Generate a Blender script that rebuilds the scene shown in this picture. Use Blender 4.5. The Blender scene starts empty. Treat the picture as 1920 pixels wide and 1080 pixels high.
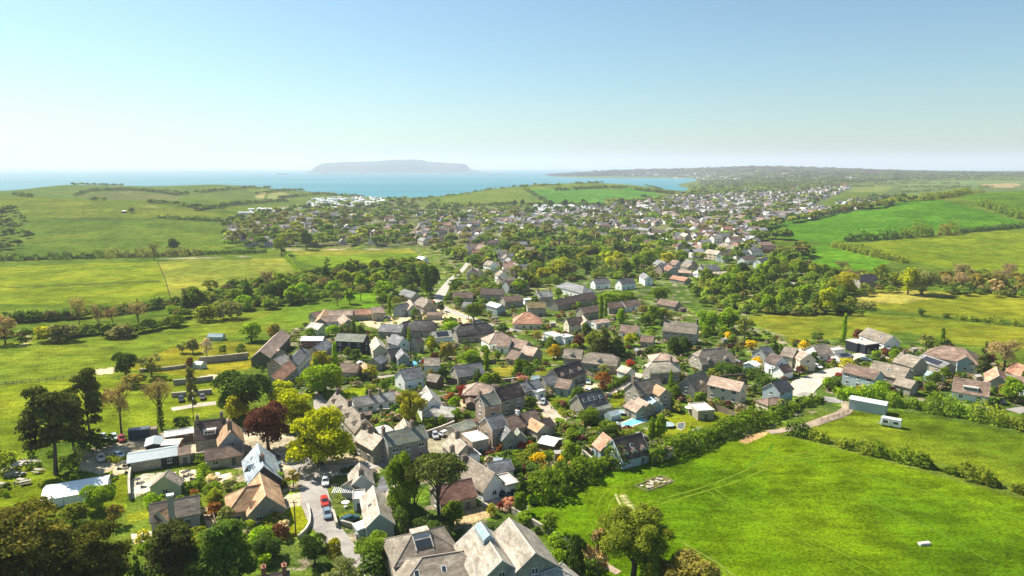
import bpy, bmesh, math, random
import numpy as np
from mathutils import Matrix, Vector
R = math.radians
sc = bpy.context.scene
col = sc.collection
# ------------------------------------------------------------------ camera, sky, sun, exposure
CAM_Z = 95.0
PITCH = math.atan((540 - 312) / 1280.0)
cam_d = bpy.data.cameras.new('camera'); cam = bpy.data.objects.new('camera', cam_d); col.objects.link(cam)
cam_d.sensor_width = 36.0; cam_d.lens = 24.0; cam_d.clip_start = 1.0; cam_d.clip_end = 90000.0
cam.location = (0, 0, CAM_Z); cam.rotation_euler = (math.pi / 2 - PITCH, 0, 0)
sc.camera = cam
SUN_AZ = R(-56)      # measured from +Y (the view) towards +X
SUN_EL = R(47)
world = bpy.data.worlds.new("World"); sc.world = world; world.use_nodes = True
wn = world.node_tree; bg = wn.nodes['Background']
sky = wn.nodes.new('ShaderNodeTexSky'); sky.sky_type = 'NISHITA'; sky.sun_disc = False
sky.sun_elevation = SUN_EL; sky.sun_rotation = SUN_AZ
sky.altitude = 0; sky.air_density = 1.0; sky.dust_density = 0.9; sky.ozone_density = 1.0
tint = wn.nodes.new('ShaderNodeMix'); tint.data_type = 'RGBA'; tint.blend_type = 'MULTIPLY'; tint.inputs[0].default_value = 1.0
tint.inputs[7].default_value = (.69, .915, .945, 1)
wn.links.new(sky.outputs[0], tint.inputs[6]); wn.links.new(tint.outputs[2], bg.inputs[0]); bg.inputs[1].default_value = 0.070
sun_d = bpy.data.lights.new('sun', 'SUN'); sun = bpy.data.objects.new('sun', sun_d); col.objects.link(sun)
sun_d.energy = 5.0; sun_d.angle = R(0.53); sun_d.color = (1.0, 0.925, 0.80)
sdir = Vector((math.sin(SUN_AZ) * math.cos(SUN_EL), math.cos(SUN_AZ) * math.cos(SUN_EL), math.sin(SUN_EL)))
sun.rotation_euler = sdir.to_track_quat('Z', 'Y').to_euler()
sc.view_settings.view_transform = 'Standard'; sc.view_settings.look = 'None'
sc.view_settings.exposure = 1.04; sc.view_settings.gamma = 1.0
sc.render.engine = 'CYCLES'
cy = sc.cycles
cy.use_denoising = True; cy.use_adaptive_sampling = True; cy.adaptive_threshold = 0.015
cy.max_bounces = 6; cy.diffuse_bounces = 3; cy.glossy_bounces = 2; cy.transmission_bounces = 3
cy.volume_bounces = 1; cy.transparent_max_bounces = 8
cy.caustics_reflective = False; cy.caustics_refractive = False

rng = np.random.default_rng(7)
random.seed(7)
# ------------------------------------------------------------------ picture <-> world
CP, SP = math.cos(PITCH), math.sin(PITCH)
def slope(v):
    yc = (540 - np.asarray(v, float)) / 1280.0
    return (SP - yc * CP) / (CP + yc * SP)
def xk(u, v):
    yc = (540 - np.asarray(v, float)) / 1280.0
    return ((np.asarray(u, float) - 960) / 1280.0) / (CP + yc * SP)
def proj(x, y, z):
    d = y * CP + (CAM_Z - z) * SP
    yc = (y * SP - (CAM_Z - z) * CP)
    return 960 + 1280 * x / d, 540 - 1280 * yc / d, d
# ------------------------------------------------------------------ terrain: heights fitted through surveyed points
CTRL = []
def cp(u, v, Y):
    CTRL.append((float(xk(u, v)), math.log(Y), CAM_Z - Y * float(slope(v))))
def cz(u, Y, z):
    CTRL.append(((u - 960) / 1280.0, math.log(Y), z))
for u in (-500, 0, 480, 960, 1440, 1920, 2400):
    cz(u, 22, 21); cz(u, 60, 20.5); cz(u, 110, 20); cz(u, 160, 19.6); cz(u, 210, 19)
for u in (-400, 100, 400, 700, 960, 1200, 1500, 1800, 2300):
    cz(u, 280, 17); cz(u, 360, 14.5 + max(0, (u - 1500)) * .004)
for u in (-300, 0, 250, 480): cz(u, 450, 13)
for u in (700, 960, 1200): cz(u, 450, 13); cz(u, 560, 11.5); cz(u, 700, 9.5); cz(u, 900, 8); cz(u, 1150, 7)
for u in (800, 960, 1150, 1300): cz(u, 1400, 7.5)
# left hill
for u in (-400, 0, 200): cp(u, 484, 640); cp(u, 470, 700); cp(u, 440, 800); cp(u, 412, 920)
cp(400, 480, 640); cp(400, 460, 730); cp(400, 425, 900); cp(400, 402, 1040)
cp(100, 374, 1150); cp(260, 380, 1120); cp(0, 376, 1120); cp(-300, 366, 1100)
cz(100, 1380, 34); cz(300, 1380, 24); cz(-300, 1400, 34)
cp(80, 350, 1850); cp(130, 346, 1950); cp(220, 348, 1980); cp(300, 349, 2000); cp(400, 345, 2000); cp(470, 348, 2020); cp(-300, 356, 1950)
cp(250, 362, 1620); cp(400, 368, 1500)
cz(30, 1900, 28); cz(-100, 1900, 26)
for u in (-300, 100, 300, 450): cz(u, 2350, -4)
cp(560, 356, 2050); cp(620, 363, 2050); cz(700, 2050, 3); cz(780, 2100, 2)
for u in (560, 700, 850): cz(u, 2330, -5)
cp(520, 440, 830); cp(520, 405, 1120); cp(560, 385, 1430); cz(600, 1700, 14); cp(480, 374, 1650)
cz(700, 1700, 9)
# centre hill
cp(780, 386, 1520); cp(880, 381, 1520); cp(1000, 383, 1480); cp(1120, 383, 1470); cp(1230, 374, 1580)
cp(860, 367, 1780); cp(930, 354, 1880); cp(1000, 347, 1950); cp(1090, 341, 2000); cp(1180, 345, 2020); cp(1240, 354, 1980); cp(1290, 362, 1950)
cp(1060, 358, 1750); cp(1150, 358, 1750)
for u in (900, 1000, 1100, 1200): cz(u, 2500, -3)
cz(1290, 2500, 6); cz(1340, 2500, 12)
# bay and far shore
for u in (-600, -300, -100, 200, 450, 700): cz(u, 2900, -10); cz(u, 3500, -13); cz(u, 4800, -16); cz(u, 6500, -20); cz(u, 8700, -24)
cz(1000, 3300, -8); cz(1180, 3300, -5); cz(1230, 3900, -3); cz(1240, 4700, -3); cz(1180, 5600, -5); cz(1000, 5600, -9)
cz(1320, 3400, 6); cz(1340, 4200, 8); cz(1345, 5000, 9); cz(1300, 5900, 8)
cp(1300, 321, 6600); cp(1180, 322, 6900); cp(1100, 325, 7000); cz(1010, 7000, -6); cz(940, 7500, -12)
cp(1250, 317, 7400); cp(1330, 314, 7400); cp(1400, 311, 7400); cp(1500, 313, 7400); cp(1600, 316, 7400)
cp(1140, 320, 7400); cz(1010, 7600, -8)
cp(1420, 330, 4200); cp(1560, 332, 3900); cp(1400, 322, 5600); cp(1560, 322, 5400)
cp(1660, 322, 5000); cp(1780, 324, 5000); cp(1920, 324, 5000); cp(1780, 321, 7400); cp(1920, 321, 7400); cp(2300, 321, 7400)
for u in (1100, 1350, 1600, 1900, 2300): cz(u, 8800, 30)
# right hill
cp(1440, 455, 690); cp(1500, 482, 600); cp(1600, 500, 540); cp(1800, 512, 505); cp(2300, 520, 490); cp(1650, 470, 625)
cp(1440, 425, 840); cp(1560, 430, 810); cp(1700, 440, 740); cp(1900, 432, 745); cp(2300, 410, 780)
cp(1560, 402, 980); cp(1640, 390, 960); cp(1720, 378, 950); cp(1800, 372, 980); cp(1870, 361, 1040); cp(1950, 359, 1060); cp(2300, 345, 1060)
cz(1450, 1100, 17); cz(1560, 1250, 20); cz(1720, 1250, 32); cz(1900, 1350, 40); cz(2300, 1350, 50)
cz(1400, 1500, 13); cz(1400, 2000, 17); cz(1560, 1800, 22); cz(1800, 1800, 28)
cp(1560, 352, 2300); cp(1720, 352, 2250); cp(1900, 354, 2200); cp(2300, 350, 2200)
cp(1600, 342, 2900); cp(1800, 341, 2900); cp(1900, 338, 3100); cp(2300, 336, 3100); cp(1440, 345, 2900)
C = np.array(CTRL)
def kern(d2): return 0.5 * d2 * np.log(d2 + 1e-12)
SA = 2.2
P = np.c_[C[:, 0] * SA, C[:, 1]]
n = len(P)
D2 = ((P[:, None] - P[None]) ** 2).sum(-1)
A = np.zeros((n + 3, n + 3)); A[:n, :n] = kern(D2) + np.eye(n) * 0.004
A[:n, n:] = np.c_[np.ones(n), P]; A[n:, :n] = A[:n, n:].T
# heights are fitted divided by distance so that far and near points weigh alike in the view
wts = np.linalg.solve(A, np.r_[C[:, 2] / np.exp(C[:, 1]) * 100, np.zeros(3)])
def tps(a, L):
    a = np.asarray(a, float); L = np.asarray(L, float); sh = a.shape
    q = np.c_[a.ravel() * SA, L.ravel()]; out = np.zeros(len(q))
    for i in range(0, len(q), 20000):
        b = q[i:i + 20000]
        d2 = ((b[:, None] - P[None]) ** 2).sum(-1)
        out[i:i + 20000] = kern(d2) @ wts[:n] + np.c_[np.ones(len(b)), b] @ wts[n:]
    return out.reshape(sh) * np.exp(L) / 100
GA = np.linspace(-1.15, 1.15, 1051)
ss = np.r_[np.geomspace(3.4, .72, 36), np.arange(.718, .03, -.0016), np.geomspace(.0295, .0083, 60)]
GY = 75.0 / ss
# coarse evaluation, then linear refinement onto the fine grid
ca = np.linspace(-1.15, 1.15, 231); cl = np.linspace(math.log(GY[0]) - .01, math.log(GY[-1]) + .01, 260)
CH = tps(*np.meshgrid(ca, cl))
def coarse(a, L):
    i = np.clip((a - ca[0]) / (ca[1] - ca[0]), 0, len(ca) - 1.001); j = np.clip((L - cl[0]) / (cl[1] - cl[0]), 0, len(cl) - 1.001)
    i0 = i.astype(int); j0 = j.astype(int); f = i - i0; g = j - j0
    f2 = f; g2 = g
    return (CH[j0, i0] * (1 - f2) + CH[j0, i0 + 1] * f2) * (1 - g2) + (CH[j0 + 1, i0] * (1 - f2) + CH[j0 + 1, i0 + 1] * f2) * g2
_aa, _yy = np.meshgrid(GA, GY)
GZ = coarse(_aa, np.log(_yy))
GZ = np.clip(GZ, -14, 170)
def gz(x, y):
    x = np.asarray(x, float); y = np.maximum(np.asarray(y, float), GY[0] + .01)
    i = np.clip((x / y - GA[0]) / (GA[1] - GA[0]), 0, len(GA) - 1.001)
    j = np.clip(np.searchsorted(GY, y) - 1, 0, len(GY) - 2)
    i0 = i.astype(int); f = i - i0; g = np.clip((y - GY[j]) / (GY[j + 1] - GY[j]), 0, 1)
    return (GZ[j, i0] * (1 - f) + GZ[j, i0 + 1] * f) * (1 - g) + (GZ[j + 1, i0] * (1 - f) + GZ[j + 1, i0 + 1] * f) * g
_march = np.geomspace(26, 9000, 1400)
def hit(u, v, H=0.0):
    """where the sight line through a picture point meets the surface H metres above the ground"""
    k, s = float(xk(u, v)), float(slope(v))
    f = CAM_Z - _march * s - gz(_march * k, _march) - H
    w = np.where(f <= 0)[0]
    if len(w) == 0: i = len(_march) - 1; Y = _march[-1]
    else:
        i = max(1, w[0]); a, b = f[i - 1], f[i]
        Y = _march[i - 1] + (_march[i] - _march[i - 1]) * (a / (a - b) if a != b else 0)
    return Y * k, Y, float(gz(Y * k, Y))
# ------------------------------------------------------------------ materials
def nodes(m):
    m.use_nodes = True; nt = m.node_tree; nt.nodes.clear(); return nt
def N(nt, t, **k):
    x = nt.nodes.new(t)
    for a, b in k.items(): setattr(x, a, b)
    return x
def noise(nt, scale, detail=4, rough=.55, vec=None):
    x = N(nt, 'ShaderNodeTexNoise'); x.inputs['Scale'].default_value = scale; x.inputs['Detail'].default_value = detail
    x.inputs['Roughness'].default_value = rough
    if vec is not None: nt.links.new(vec, x.inputs['Vector'])
    return x.outputs[0]
def ramp(nt, fac, p0, p1, a, b):
    x = N(nt, 'ShaderNodeMapRange'); x.inputs[1].default_value = p0; x.inputs[2].default_value = p1
    x.inputs[3].default_value = a; x.inputs[4].default_value = b; nt.links.new(fac, x.inputs[0]); return x.outputs[0]
def mul(nt, a, b, op='MULTIPLY'):
    x = N(nt, 'ShaderNodeMath', operation=op)
    for i, q in enumerate((a, b)):
        if isinstance(q, (int, float)): x.inputs[i].default_value = q
        else: nt.links.new(q, x.inputs[i])
    return x.outputs[0]
def mixc(nt, fac, a, b, bt='MIX'):
    x = N(nt, 'ShaderNodeMix', data_type='RGBA', blend_type=bt)
    if isinstance(fac, (int, float)): x.inputs[0].default_value = fac
    else: nt.links.new(fac, x.inputs[0])
    for i, q in ((6, a), (7, b)):
        if isinstance(q, tuple): x.inputs[i].default_value = (*q[:3], 1)
        else: nt.links.new(q, x.inputs[i])
    return x.outputs[2]
def scale_c(nt, c, f):
    g = N(nt, 'ShaderNodeCombineColor'); 
    for i in range(3): nt.links.new(f, g.inputs[i])
    return mixc(nt, 1.0, c, g.outputs[0], 'MULTIPLY')
MATS = {}
def surf(name, c, rough=.85, s1=.6, s2=4.0, amp=.22, spec=.25, tint=None, bump=0.0, metal=0.0, stretch=None, obj=True):
    """a plain weathered surface: two sizes of blotch in the base colour, some variation from object to object"""
    if name in MATS: return MATS[name]
    m = bpy.data.materials.new(name); nt = nodes(m); MATS[name] = m
    out = N(nt, 'ShaderNodeOutputMaterial'); p = N(nt, 'ShaderNodeBsdfPrincipled'); nt.links.new(p.outputs[0], out.inputs[0])
    p.inputs['Roughness'].default_value = rough; p.inputs['Specular IOR Level'].default_value = spec; p.inputs['Metallic'].default_value = metal
    tc = N(nt, 'ShaderNodeTexCoord').outputs['Object']
    info = N(nt, 'ShaderNodeObjectInfo')
    add = N(nt, 'ShaderNodeVectorMath', operation='ADD'); nt.links.new(tc, add.inputs[0])
    mm = N(nt, 'ShaderNodeVectorMath', operation='SCALE'); mm.inputs[0].default_value = (37, 91, 13); nt.links.new(info.outputs['Random'], mm.inputs['Scale'])
    nt.links.new(mm.outputs[0], add.inputs[1]); vec = add.outputs[0]
    if stretch:
        mp = N(nt, 'ShaderNodeMapping'); mp.inputs['Scale'].default_value = stretch; nt.links.new(vec, mp.inputs[0]); vec = mp.outputs[0]
    f = mul(nt, ramp(nt, noise(nt, s1, 3, .6, vec), .3, .7, 1 - amp, 1 + amp), ramp(nt, noise(nt, s2, 3, .7, vec), .3, .7, 1 - amp, 1 + amp))
    f = mul(nt, f, ramp(nt, info.outputs['Random'], 0, 1, .86, 1.14))
    base = (*c, 1)[:3]
    if tint:
        cc = mixc(nt, ramp(nt, noise(nt, s1 * 1.7, 4, .7, vec), .48, .68, 0, 1), base, tint)
    else:
        rgb = N(nt, 'ShaderNodeRGB'); rgb.outputs[0].default_value = (*base, 1); cc = rgb.outputs[0]
    nt.links.new(scale_c(nt, cc, f), p.inputs['Base Color'])
    if bump:
        b = N(nt, 'ShaderNodeBump'); b.inputs['Strength'].default_value = bump; b.inputs['Distance'].default_value = .1
        nt.links.new(noise(nt, s2 * 1.5, 3, .6, vec), b.inputs['Height']); nt.links.new(b.outputs[0], p.inputs['Normal'])
    return m
def grass_mat(name='meadow_grass'):
    m = bpy.data.materials.new(name); nt = nodes(m)
    out = N(nt, 'ShaderNodeOutputMaterial'); p = N(nt, 'ShaderNodeBsdfPrincipled'); nt.links.new(p.outputs[0], out.inputs[0])
    p.inputs['Roughness'].default_value = 1; p.inputs['Specular IOR Level'].default_value = 0
    at = N(nt, 'ShaderNodeAttribute', attribute_name='Col'); geo = N(nt, 'ShaderNodeNewGeometry'); pos = geo.outputs['Position']
    big = noise(nt, .018, 4, .62, pos); mid = noise(nt, .11, 5, .68, pos); fine = noise(nt, 1.6, 5, .8, pos)
    mp = N(nt, 'ShaderNodeMapping'); mp.inputs['Scale'].default_value = (.10, .42, 1); mp.inputs['Rotation'].default_value = (0, 0, .62); nt.links.new(pos, mp.inputs[0])
    streak = noise(nt, 1.0, 4, .7, mp.outputs[0])
    f = mul(nt, mul(nt, ramp(nt, mid, .38, .62, .70, 1.30), ramp(nt, fine, .38, .62, .50, 1.50)), mul(nt, ramp(nt, streak, .38, .62, .80, 1.20), ramp(nt, big, .4, .6, .84, 1.16)))
    amt = at.outputs['Alpha']
    yel = mixc(nt, mul(nt, ramp(nt, big, .46, .66, 0, .6), amt), at.outputs['Color'], mixc(nt, 1.0, at.outputs['Color'], (1.45, 1.03, 1.0), 'MULTIPLY'))
    drk = mixc(nt, mul(nt, ramp(nt, mid, .54, .72, 0, .5), amt), yel, mixc(nt, 1.0, yel, (.62, .82, .8), 'MULTIPLY'))
    nt.links.new(scale_c(nt, drk, f), p.inputs['Base Color'])
    pt = noise(nt, .16, 4, .6, pos); gard = ramp(nt, amt, 1.45, 1.55, 0, 1); earth = mul(nt, mul(nt, ramp(nt, pt, .54, .60, 0, 1), gard), .85)
    fin = mixc(nt, earth, drk, (.26, .215, .15)); lawn = mul(nt, mul(nt, ramp(nt, noise(nt, .13, 3, .5, geo.outputs['Position']), .56, .60, 0, 1), gard), .8); fin = mixc(nt, lawn, fin, (.13, .21, .016))
    for l in list(nt.links):
        if l.to_socket == p.inputs['Base Color']: nt.links.remove(l)
    nt.links.new(scale_c(nt, fin, f), p.inputs['Base Color'])
    b = N(nt, 'ShaderNodeBump'); b.inputs['Strength'].default_value = .35; b.inputs['Distance'].default_value = .25
    nt.links.new(fine, b.inputs['Height']); nt.links.new(b.outputs[0], p.inputs['Normal'])
    return m
def link(o, parent=None):
    col.objects.link(o)
    if parent is not None: o.parent = parent
    return o
def mesh_np(name, V, F, mats=(), smooth=False, parent=None, midx=None):
    me = bpy.data.meshes.new(name); V = np.asarray(V, np.float32); F = np.asarray(F, np.int32); k = F.shape[1]
    me.vertices.add(len(V)); me.vertices.foreach_set('co', V.ravel())
    me.loops.add(F.size); me.loops.foreach_set('vertex_index', F.ravel())
    me.polygons.add(len(F)); me.polygons.foreach_set('loop_start', np.arange(len(F), dtype=np.int32) * k)
    try: me.polygons.foreach_set('loop_total', np.full(len(F), k, np.int32))
    except Exception: pass
    for m in mats: me.materials.append(m)
    if midx is not None: me.polygons.foreach_set('material_index', np.asarray(midx, np.int32))
    if smooth: me.polygons.foreach_set('use_smooth', np.ones(len(F), bool))
    me.update(calc_edges=True); me.validate()
    return link(bpy.data.objects.new(name, me), parent)
def structure(o): o['kind'] = 'structure'; return o
# ------------------------------------------------------------------ land cover, given as plots of ground
def inpoly(px, py, poly):
    c = np.zeros(px.shape, bool); n = len(poly)
    for i in range(n):
        x1, y1 = poly[i]; x2, y2 = poly[(i + 1) % n]
        if y1 == y2: continue
        c ^= ((y1 > py) != (y2 > py)) & (px < (x2 - x1) * (py - y1) / (y2 - y1) + x1)
    return c
PLOTS = [  # polygon, colour, how patchy, nearest, farthest
 ([(-900,1400),(3000,1400),(3000,330),(-900,330)], (.075,.145,.020), 1, 0, 9999),
 # town and gardens floor
 ([(430,1060),(400,900),(520,860),(560,740),(480,680),(560,600),(720,540),(700,470),(420,470),(410,410),(560,380),(760,375),(1010,390),(1290,362),(1600,345),(1500,400),(1420,440),(1430,470),(1560,490),(1420,560),(1420,600),(1640,620),(1920,690),(1920,770),(1540,770),(1380,820),(1000,940),(960,1000),(1060,1080),(800,1080),(640,1080)], (.062,.105,.022), 2, 0, 2300),
 ([(420,462),(410,410),(560,384),(760,377),(1010,390),(1290,362),(1600,350),(1500,400),(1420,440),(1400,470),(1250,470),(1100,440),(960,425),(880,470),(760,462)], (.075,.095,.045), 2, 700, 2600),
 # near fields
 ([(985,962),(1010,940),(1090,905),(1180,870),(1290,850),(1380,825),(1440,812),(1470,817),(1600,850),(1750,890),(1920,937),(2600,1120),(2600,1500),(1100,1500),(1090,1080),(1000,985)], (.074,.165,.004), 1.0, 0, 300),
 ([(1540,790),(1600,765),(1650,768),(1760,785),(1920,817),(2600,920),(2600,1080),(1920,914),(1760,866),(1640,840),(1540,817),(1505,805)], (.092,.165,.010), .9, 0, 340),
 # left meadow and pasture
 ([(-600,640),(0,640),(150,635),(300,612),(480,585),(560,575),(540,600),(440,640),(380,650),(330,668),(260,690),(200,712),(140,735),(60,830),(0,860),(-600,960)], (.110,.190,.020), 1, 0, 460),
 ([(-600,735),(0,722),(150,706),(230,712),(380,700),(420,770),(330,800),(150,815),(60,850),(0,900),(-600,1000)], (.125,.205,.016), .9, 0, 300),
 ([(220,690),(330,650),(440,640),(500,650),(470,690),(380,710)], (.165,.200,.020), 1, 0, 330),
 ([(150,905),(220,870),(240,900),(236,960),(80,975),(0,965),(-300,990),(-300,890),(0,880),(50,860),(110,890)], (.120,.190,.012), .8, 0, 220),
 # yellow fields, left
 ([(-600,530),(0,500),(150,494),(295,490),(308,520),(318,556),(200,575),(0,600),(-600,640)], (.160,.215,.020), 1, 400, 720),
 ([(295,490),(420,487),(530,484),(552,500),(562,518),(440,530),(330,562),(318,556),(308,520)], (.205,.240,.040), 1, 400, 720),
 # hill fields, left
 ([(-600,430),(-100,424),(30,415),(100,410),(290,411),(420,416),(430,445),(520,468),(440,477),(0,482),(-600,500)], (.092,.150,.022), .9, 560, 1200),
 ([(-300,360),(40,372),(200,375),(400,393),(425,410),(290,409),(100,408),(20,410),(-300,420)], (.120,.165,.026), .9, 800, 1300),
 ([(-600,330),(620,330),(620,372),(480,376),(330,374),(200,372),(-600,372)], (.090,.150,.032), .8, 1300, 2500),
 ([(140,368),(230,358),(330,366),(340,376),(200,375)], (.115,.140,.050), .6, 1300, 1800),
 ([(350,370),(420,358),(480,352),(540,356),(520,366),(440,374)], (.105,.160,.035), .6, 1400, 2200),
 ([(476,370),(490,357),(504,356),(494,373)], (.28,.25,.12), .3, 1500, 2300), ([(500,373),(510,358),(535,359),(545,373)], (.22,.24,.09), .3, 1400, 2300),
 # fields by the stream and glades
 ([(545,470),(765,467),(790,480),(740,497),(620,500),(560,492)], (.135,.215,.018), .8, 500, 800),
 ([(545,469),(770,466),(780,474),(560,480)], (.215,.230,.035), .8, 500, 800),
 ([(640,552),(700,540),(712,575),(650,582)], (.10,.24,.012), .5, 0, 700),
 ([(480,600),(560,570),(700,560),(640,600),(560,615)], (.09,.185,.018), .9, 0, 700),
 ([(1003,473),(1080,472),(1085,486),(1060,498),(1005,494)], (.085,.215,.014), .5, 0, 1200), ([(1050,464),(1095,466),(1090,474),(1060,472)], (.10,.21,.02), .5, 0, 1200),
 # right hill
 ([(1415,430),(1440,418),(1560,402),(1640,390),(1700,376),(1760,374),(1850,398),(1920,416),(2600,420),(2600,432),(1920,424),(1780,436),(1740,441),(1600,454),(1540,456),(1480,449),(1425,440)], (.066,.175,.012), .6, 560, 1150),
 ([(1605,456),(1750,443),(1920,430),(2600,400),(2600,560),(1920,514),(1780,505),(1690,484)], (.130,.185,.013), .6, 400, 900),
 ([(1470,492),(1490,470),(1545,458),(1600,470),(1670,492),(1640,508),(1560,510),(1490,502)], (.090,.215,.014), .7, 400, 900),
 ([(1800,372),(1830,362),(1920,355),(2600,335),(2600,412),(1920,404),(1850,388)], (.078,.155,.016), .6, 700, 1300),
 ([(1590,562),(1620,540),(1700,545),(1920,552),(2600,570),(2600,640),(1920,602),(1750,592),(1640,578)], (.150,.205,.018), .6, 300, 560),
 ([(1595,562),(1615,552),(1700,544),(1790,552),(1690,570)], (.270,.250,.060), .7, 300, 560),
 ([(1400,592),(1600,586),(1750,597),(1920,614),(2600,660),(2600,740),(1900,655),(1800,645),(1700,622),(1500,640),(1420,612)], (.125,.185,.018), 1.3, 230, 480),
 # centre hill
 ([(760,386),(860,368),(930,352),(990,345),(1120,338),(1250,350),(1245,368),(1235,376),(1130,384),(1000,388),(880,388)], (.115,.175,.032), .8, 1350, 2300),
 ([(988,357),(1100,353),(1200,353),(1243,366),(1235,372),(1130,381),(1022,380)], (.075,.205,.030), .35, 1350, 2100),
 ([(800,386),(880,372),(975,358),(1008,379),(960,384)], (.115,.170,.028), .6, 1350, 2100),
 # far fields, right
 ([(1500,356),(1560,347),(1640,344),(1920,338),(2600,332),(2600,352),(1920,360),(1780,366),(1700,372),(1640,360)], (.085,.135,.035), .6, 1500, 4000),
 ([(1572,352),(1640,346),(1675,350),(1660,360),(1590,360)], (.15,.19,.05), .5, 1500, 4000), ([(1690,352),(1800,346),(1850,350),(1760,364),(1700,366)], (.12,.18,.06), .5, 1500, 4000),
 ([(1650,341),(1800,338),(1920,340),(1920,344),(1700,347)], (.12,.19,.06), .5, 1800, 4000), ([(1840,346),(1905,343),(1920,350),(1860,352)], (.26,.20,.11), .5, 1500, 4000),
 ([(1530,346),(1590,343),(1590,348),(1540,352)], (.17,.13,.09), .5, 1500, 4000),
 # car park, yards and other bare ground
 ([(148,880),(152,845),(285,815),(345,805),(470,800),(560,820),(560,880),(545,900),(400,870),(300,850),(245,868),(190,890)], (.36,.31,.265), .25, 0, 240),
 ([(600,860),(720,838),(860,800),(900,820),(880,870),(760,860),(640,890)], (.27,.245,.20), .5, 0, 240),
 ([(210,893),(248,884),(246,862),(215,868)], (.42,.37,.30), .2, 0, 240), ([(246,900),(270,888),(330,885),(318,905),(270,925),(247,935)], (.50,.47,.42), .1, 0, 240),
 ([(336,882),(366,880),(370,903),(340,906)], (.50,.43,.34), .2, 0, 240), ([(397,895),(432,886),(440,902),(402,908)], (.46,.36,.27), .2, 0, 240),
 ([(430,940),(452,932),(472,962),(470,972),(438,980)], (.45,.36,.27), .2, 0, 240),
 ([(528,930),(572,922),(572,946),(545,950),(530,960)], (.45,.39,.31), .2, 0, 240),
 ([(375,955),(392,948),(408,1000),(396,1004)], (.38,.31,.24), .3, 0, 240), ([(246,1002),(285,995),(285,1015),(250,1020)], (.5,.45,.4), .2, 0, 240),
 ([(836,963),(905,950),(925,968),(870,985),(838,985)], (.40,.30,.20), .3, 0, 240), ([(905,938),(945,930),(960,950),(950,962),(920,945)], (.40,.32,.25), .3, 0, 240),
 ([(838,760),(905,735),(900,750),(862,770)], (.44,.35,.26), .25, 0, 300), ([(1080,722),(1100,715),(1128,724),(1105,735),(1085,738)], (.48,.40,.30), .2, 0, 330),
 ([(1003,745),(1018,742),(1035,762),(1075,775),(1060,790),(1030,800),(1020,785)], (.46,.39,.32), .2, 0, 300),
 ([(735,590),(800,575),(830,572),(905,602),(870,606),(800,612),(720,620),(670,605)], (.42,.37,.27), .6, 0, 520),
 ([(175,693),(215,688),(214,700),(182,703)], (.42,.35,.28), .4, 0, 330), ([(375,705),(412,702),(410,712),(380,714)], (.5,.45,.37), .2, 0, 330),
 ([(1385,828),(1400,816),(1440,808),(1437,816),(1400,832)], (.32,.22,.12), .4, 0, 260),
 ([(1160,792),(1200,780),(1216,788),(1180,803)], (.50,.46,.40), .2, 0, 300), ([(1285,795),(1318,793),(1340,800),(1330,812),(1300,814),(1290,806)], (.52,.46,.36), .2, 0, 300),
 ([(1487,740),(1500,726),(1515,730),(1530,738)], (.36,.30,.24), .3, 0, 330),
 # lawns
 ([(1262,775),(1380,772),(1375,795),(1290,830),(1232,832),(1205,812)], (.140,.205,.012), .6, 0, 300), ([(538,955),(560,948),(576,958),(580,985),(560,1005),(545,1010)], (.155,.220,.010), .3, 0, 240),
 ([(785,852),(815,848),(818,862),(788,868)], (.17,.23,.01), .3, 0, 260), ([(615,742),(650,728),(692,722),(688,740),(665,752),(640,748),(618,752)], (.16,.24,.012), .3, 0, 330),
 ([(635,965),(665,955),(668,972),(640,978)], (.14,.19,.015), .5, 0, 260), ([(1142,750),(1172,740),(1172,756),(1150,766)], (.15,.21,.014), .4, 0, 300),
 ([(996,750),(1005,748),(1018,772),(1008,778)], (.15,.22,.014), .3, 0, 300), ([(1020,750),(1065,745),(1070,758),(1035,768)], (.14,.20,.016), .4, 0, 300),
 ([(920,690),(960,685),(975,700),(930,712)], (.19,.21,.03), .6, 0, 330), ([(1000,700),(1030,690),(1020,712)], (.16,.21,.02), .4, 0, 330),
 ([(320,740),(405,722),(420,760),(330,775)], (.135,.205,.014), .5, 0, 280), ([(980,810),(1006,806),(1008,822),(985,824)], (.16,.22,.01), .2, 0, 260),
 ([(1578,722),(1640,728),(1635,738),(1590,734)], (.17,.22,.012), .3, 0, 320), ([(340,905),(370,898),(378,912),(345,922)], (.15,.21,.012), .4, 0, 240),
 ([(1310,610),(1325,590),(1345,612),(1340,626)], (.13,.24,.012), .4, 0, 420), ([(235,965),(282,955),(280,970),(240,980)], (.14,.2,.015), .4, 0, 220),
 ([(1205,905),(1212,898),(1245,891),(1265,900),(1232,917),(1218,919)], (.125,.150,.045), 1, 0, 240),
 # beach
 ([(1262,333),(1283,334),(1290,340),(1262,347),(1190,349),(1190,345),(1250,343),(1273,338)], (.55,.47,.36), .1, 2600, 6000),
]
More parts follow.
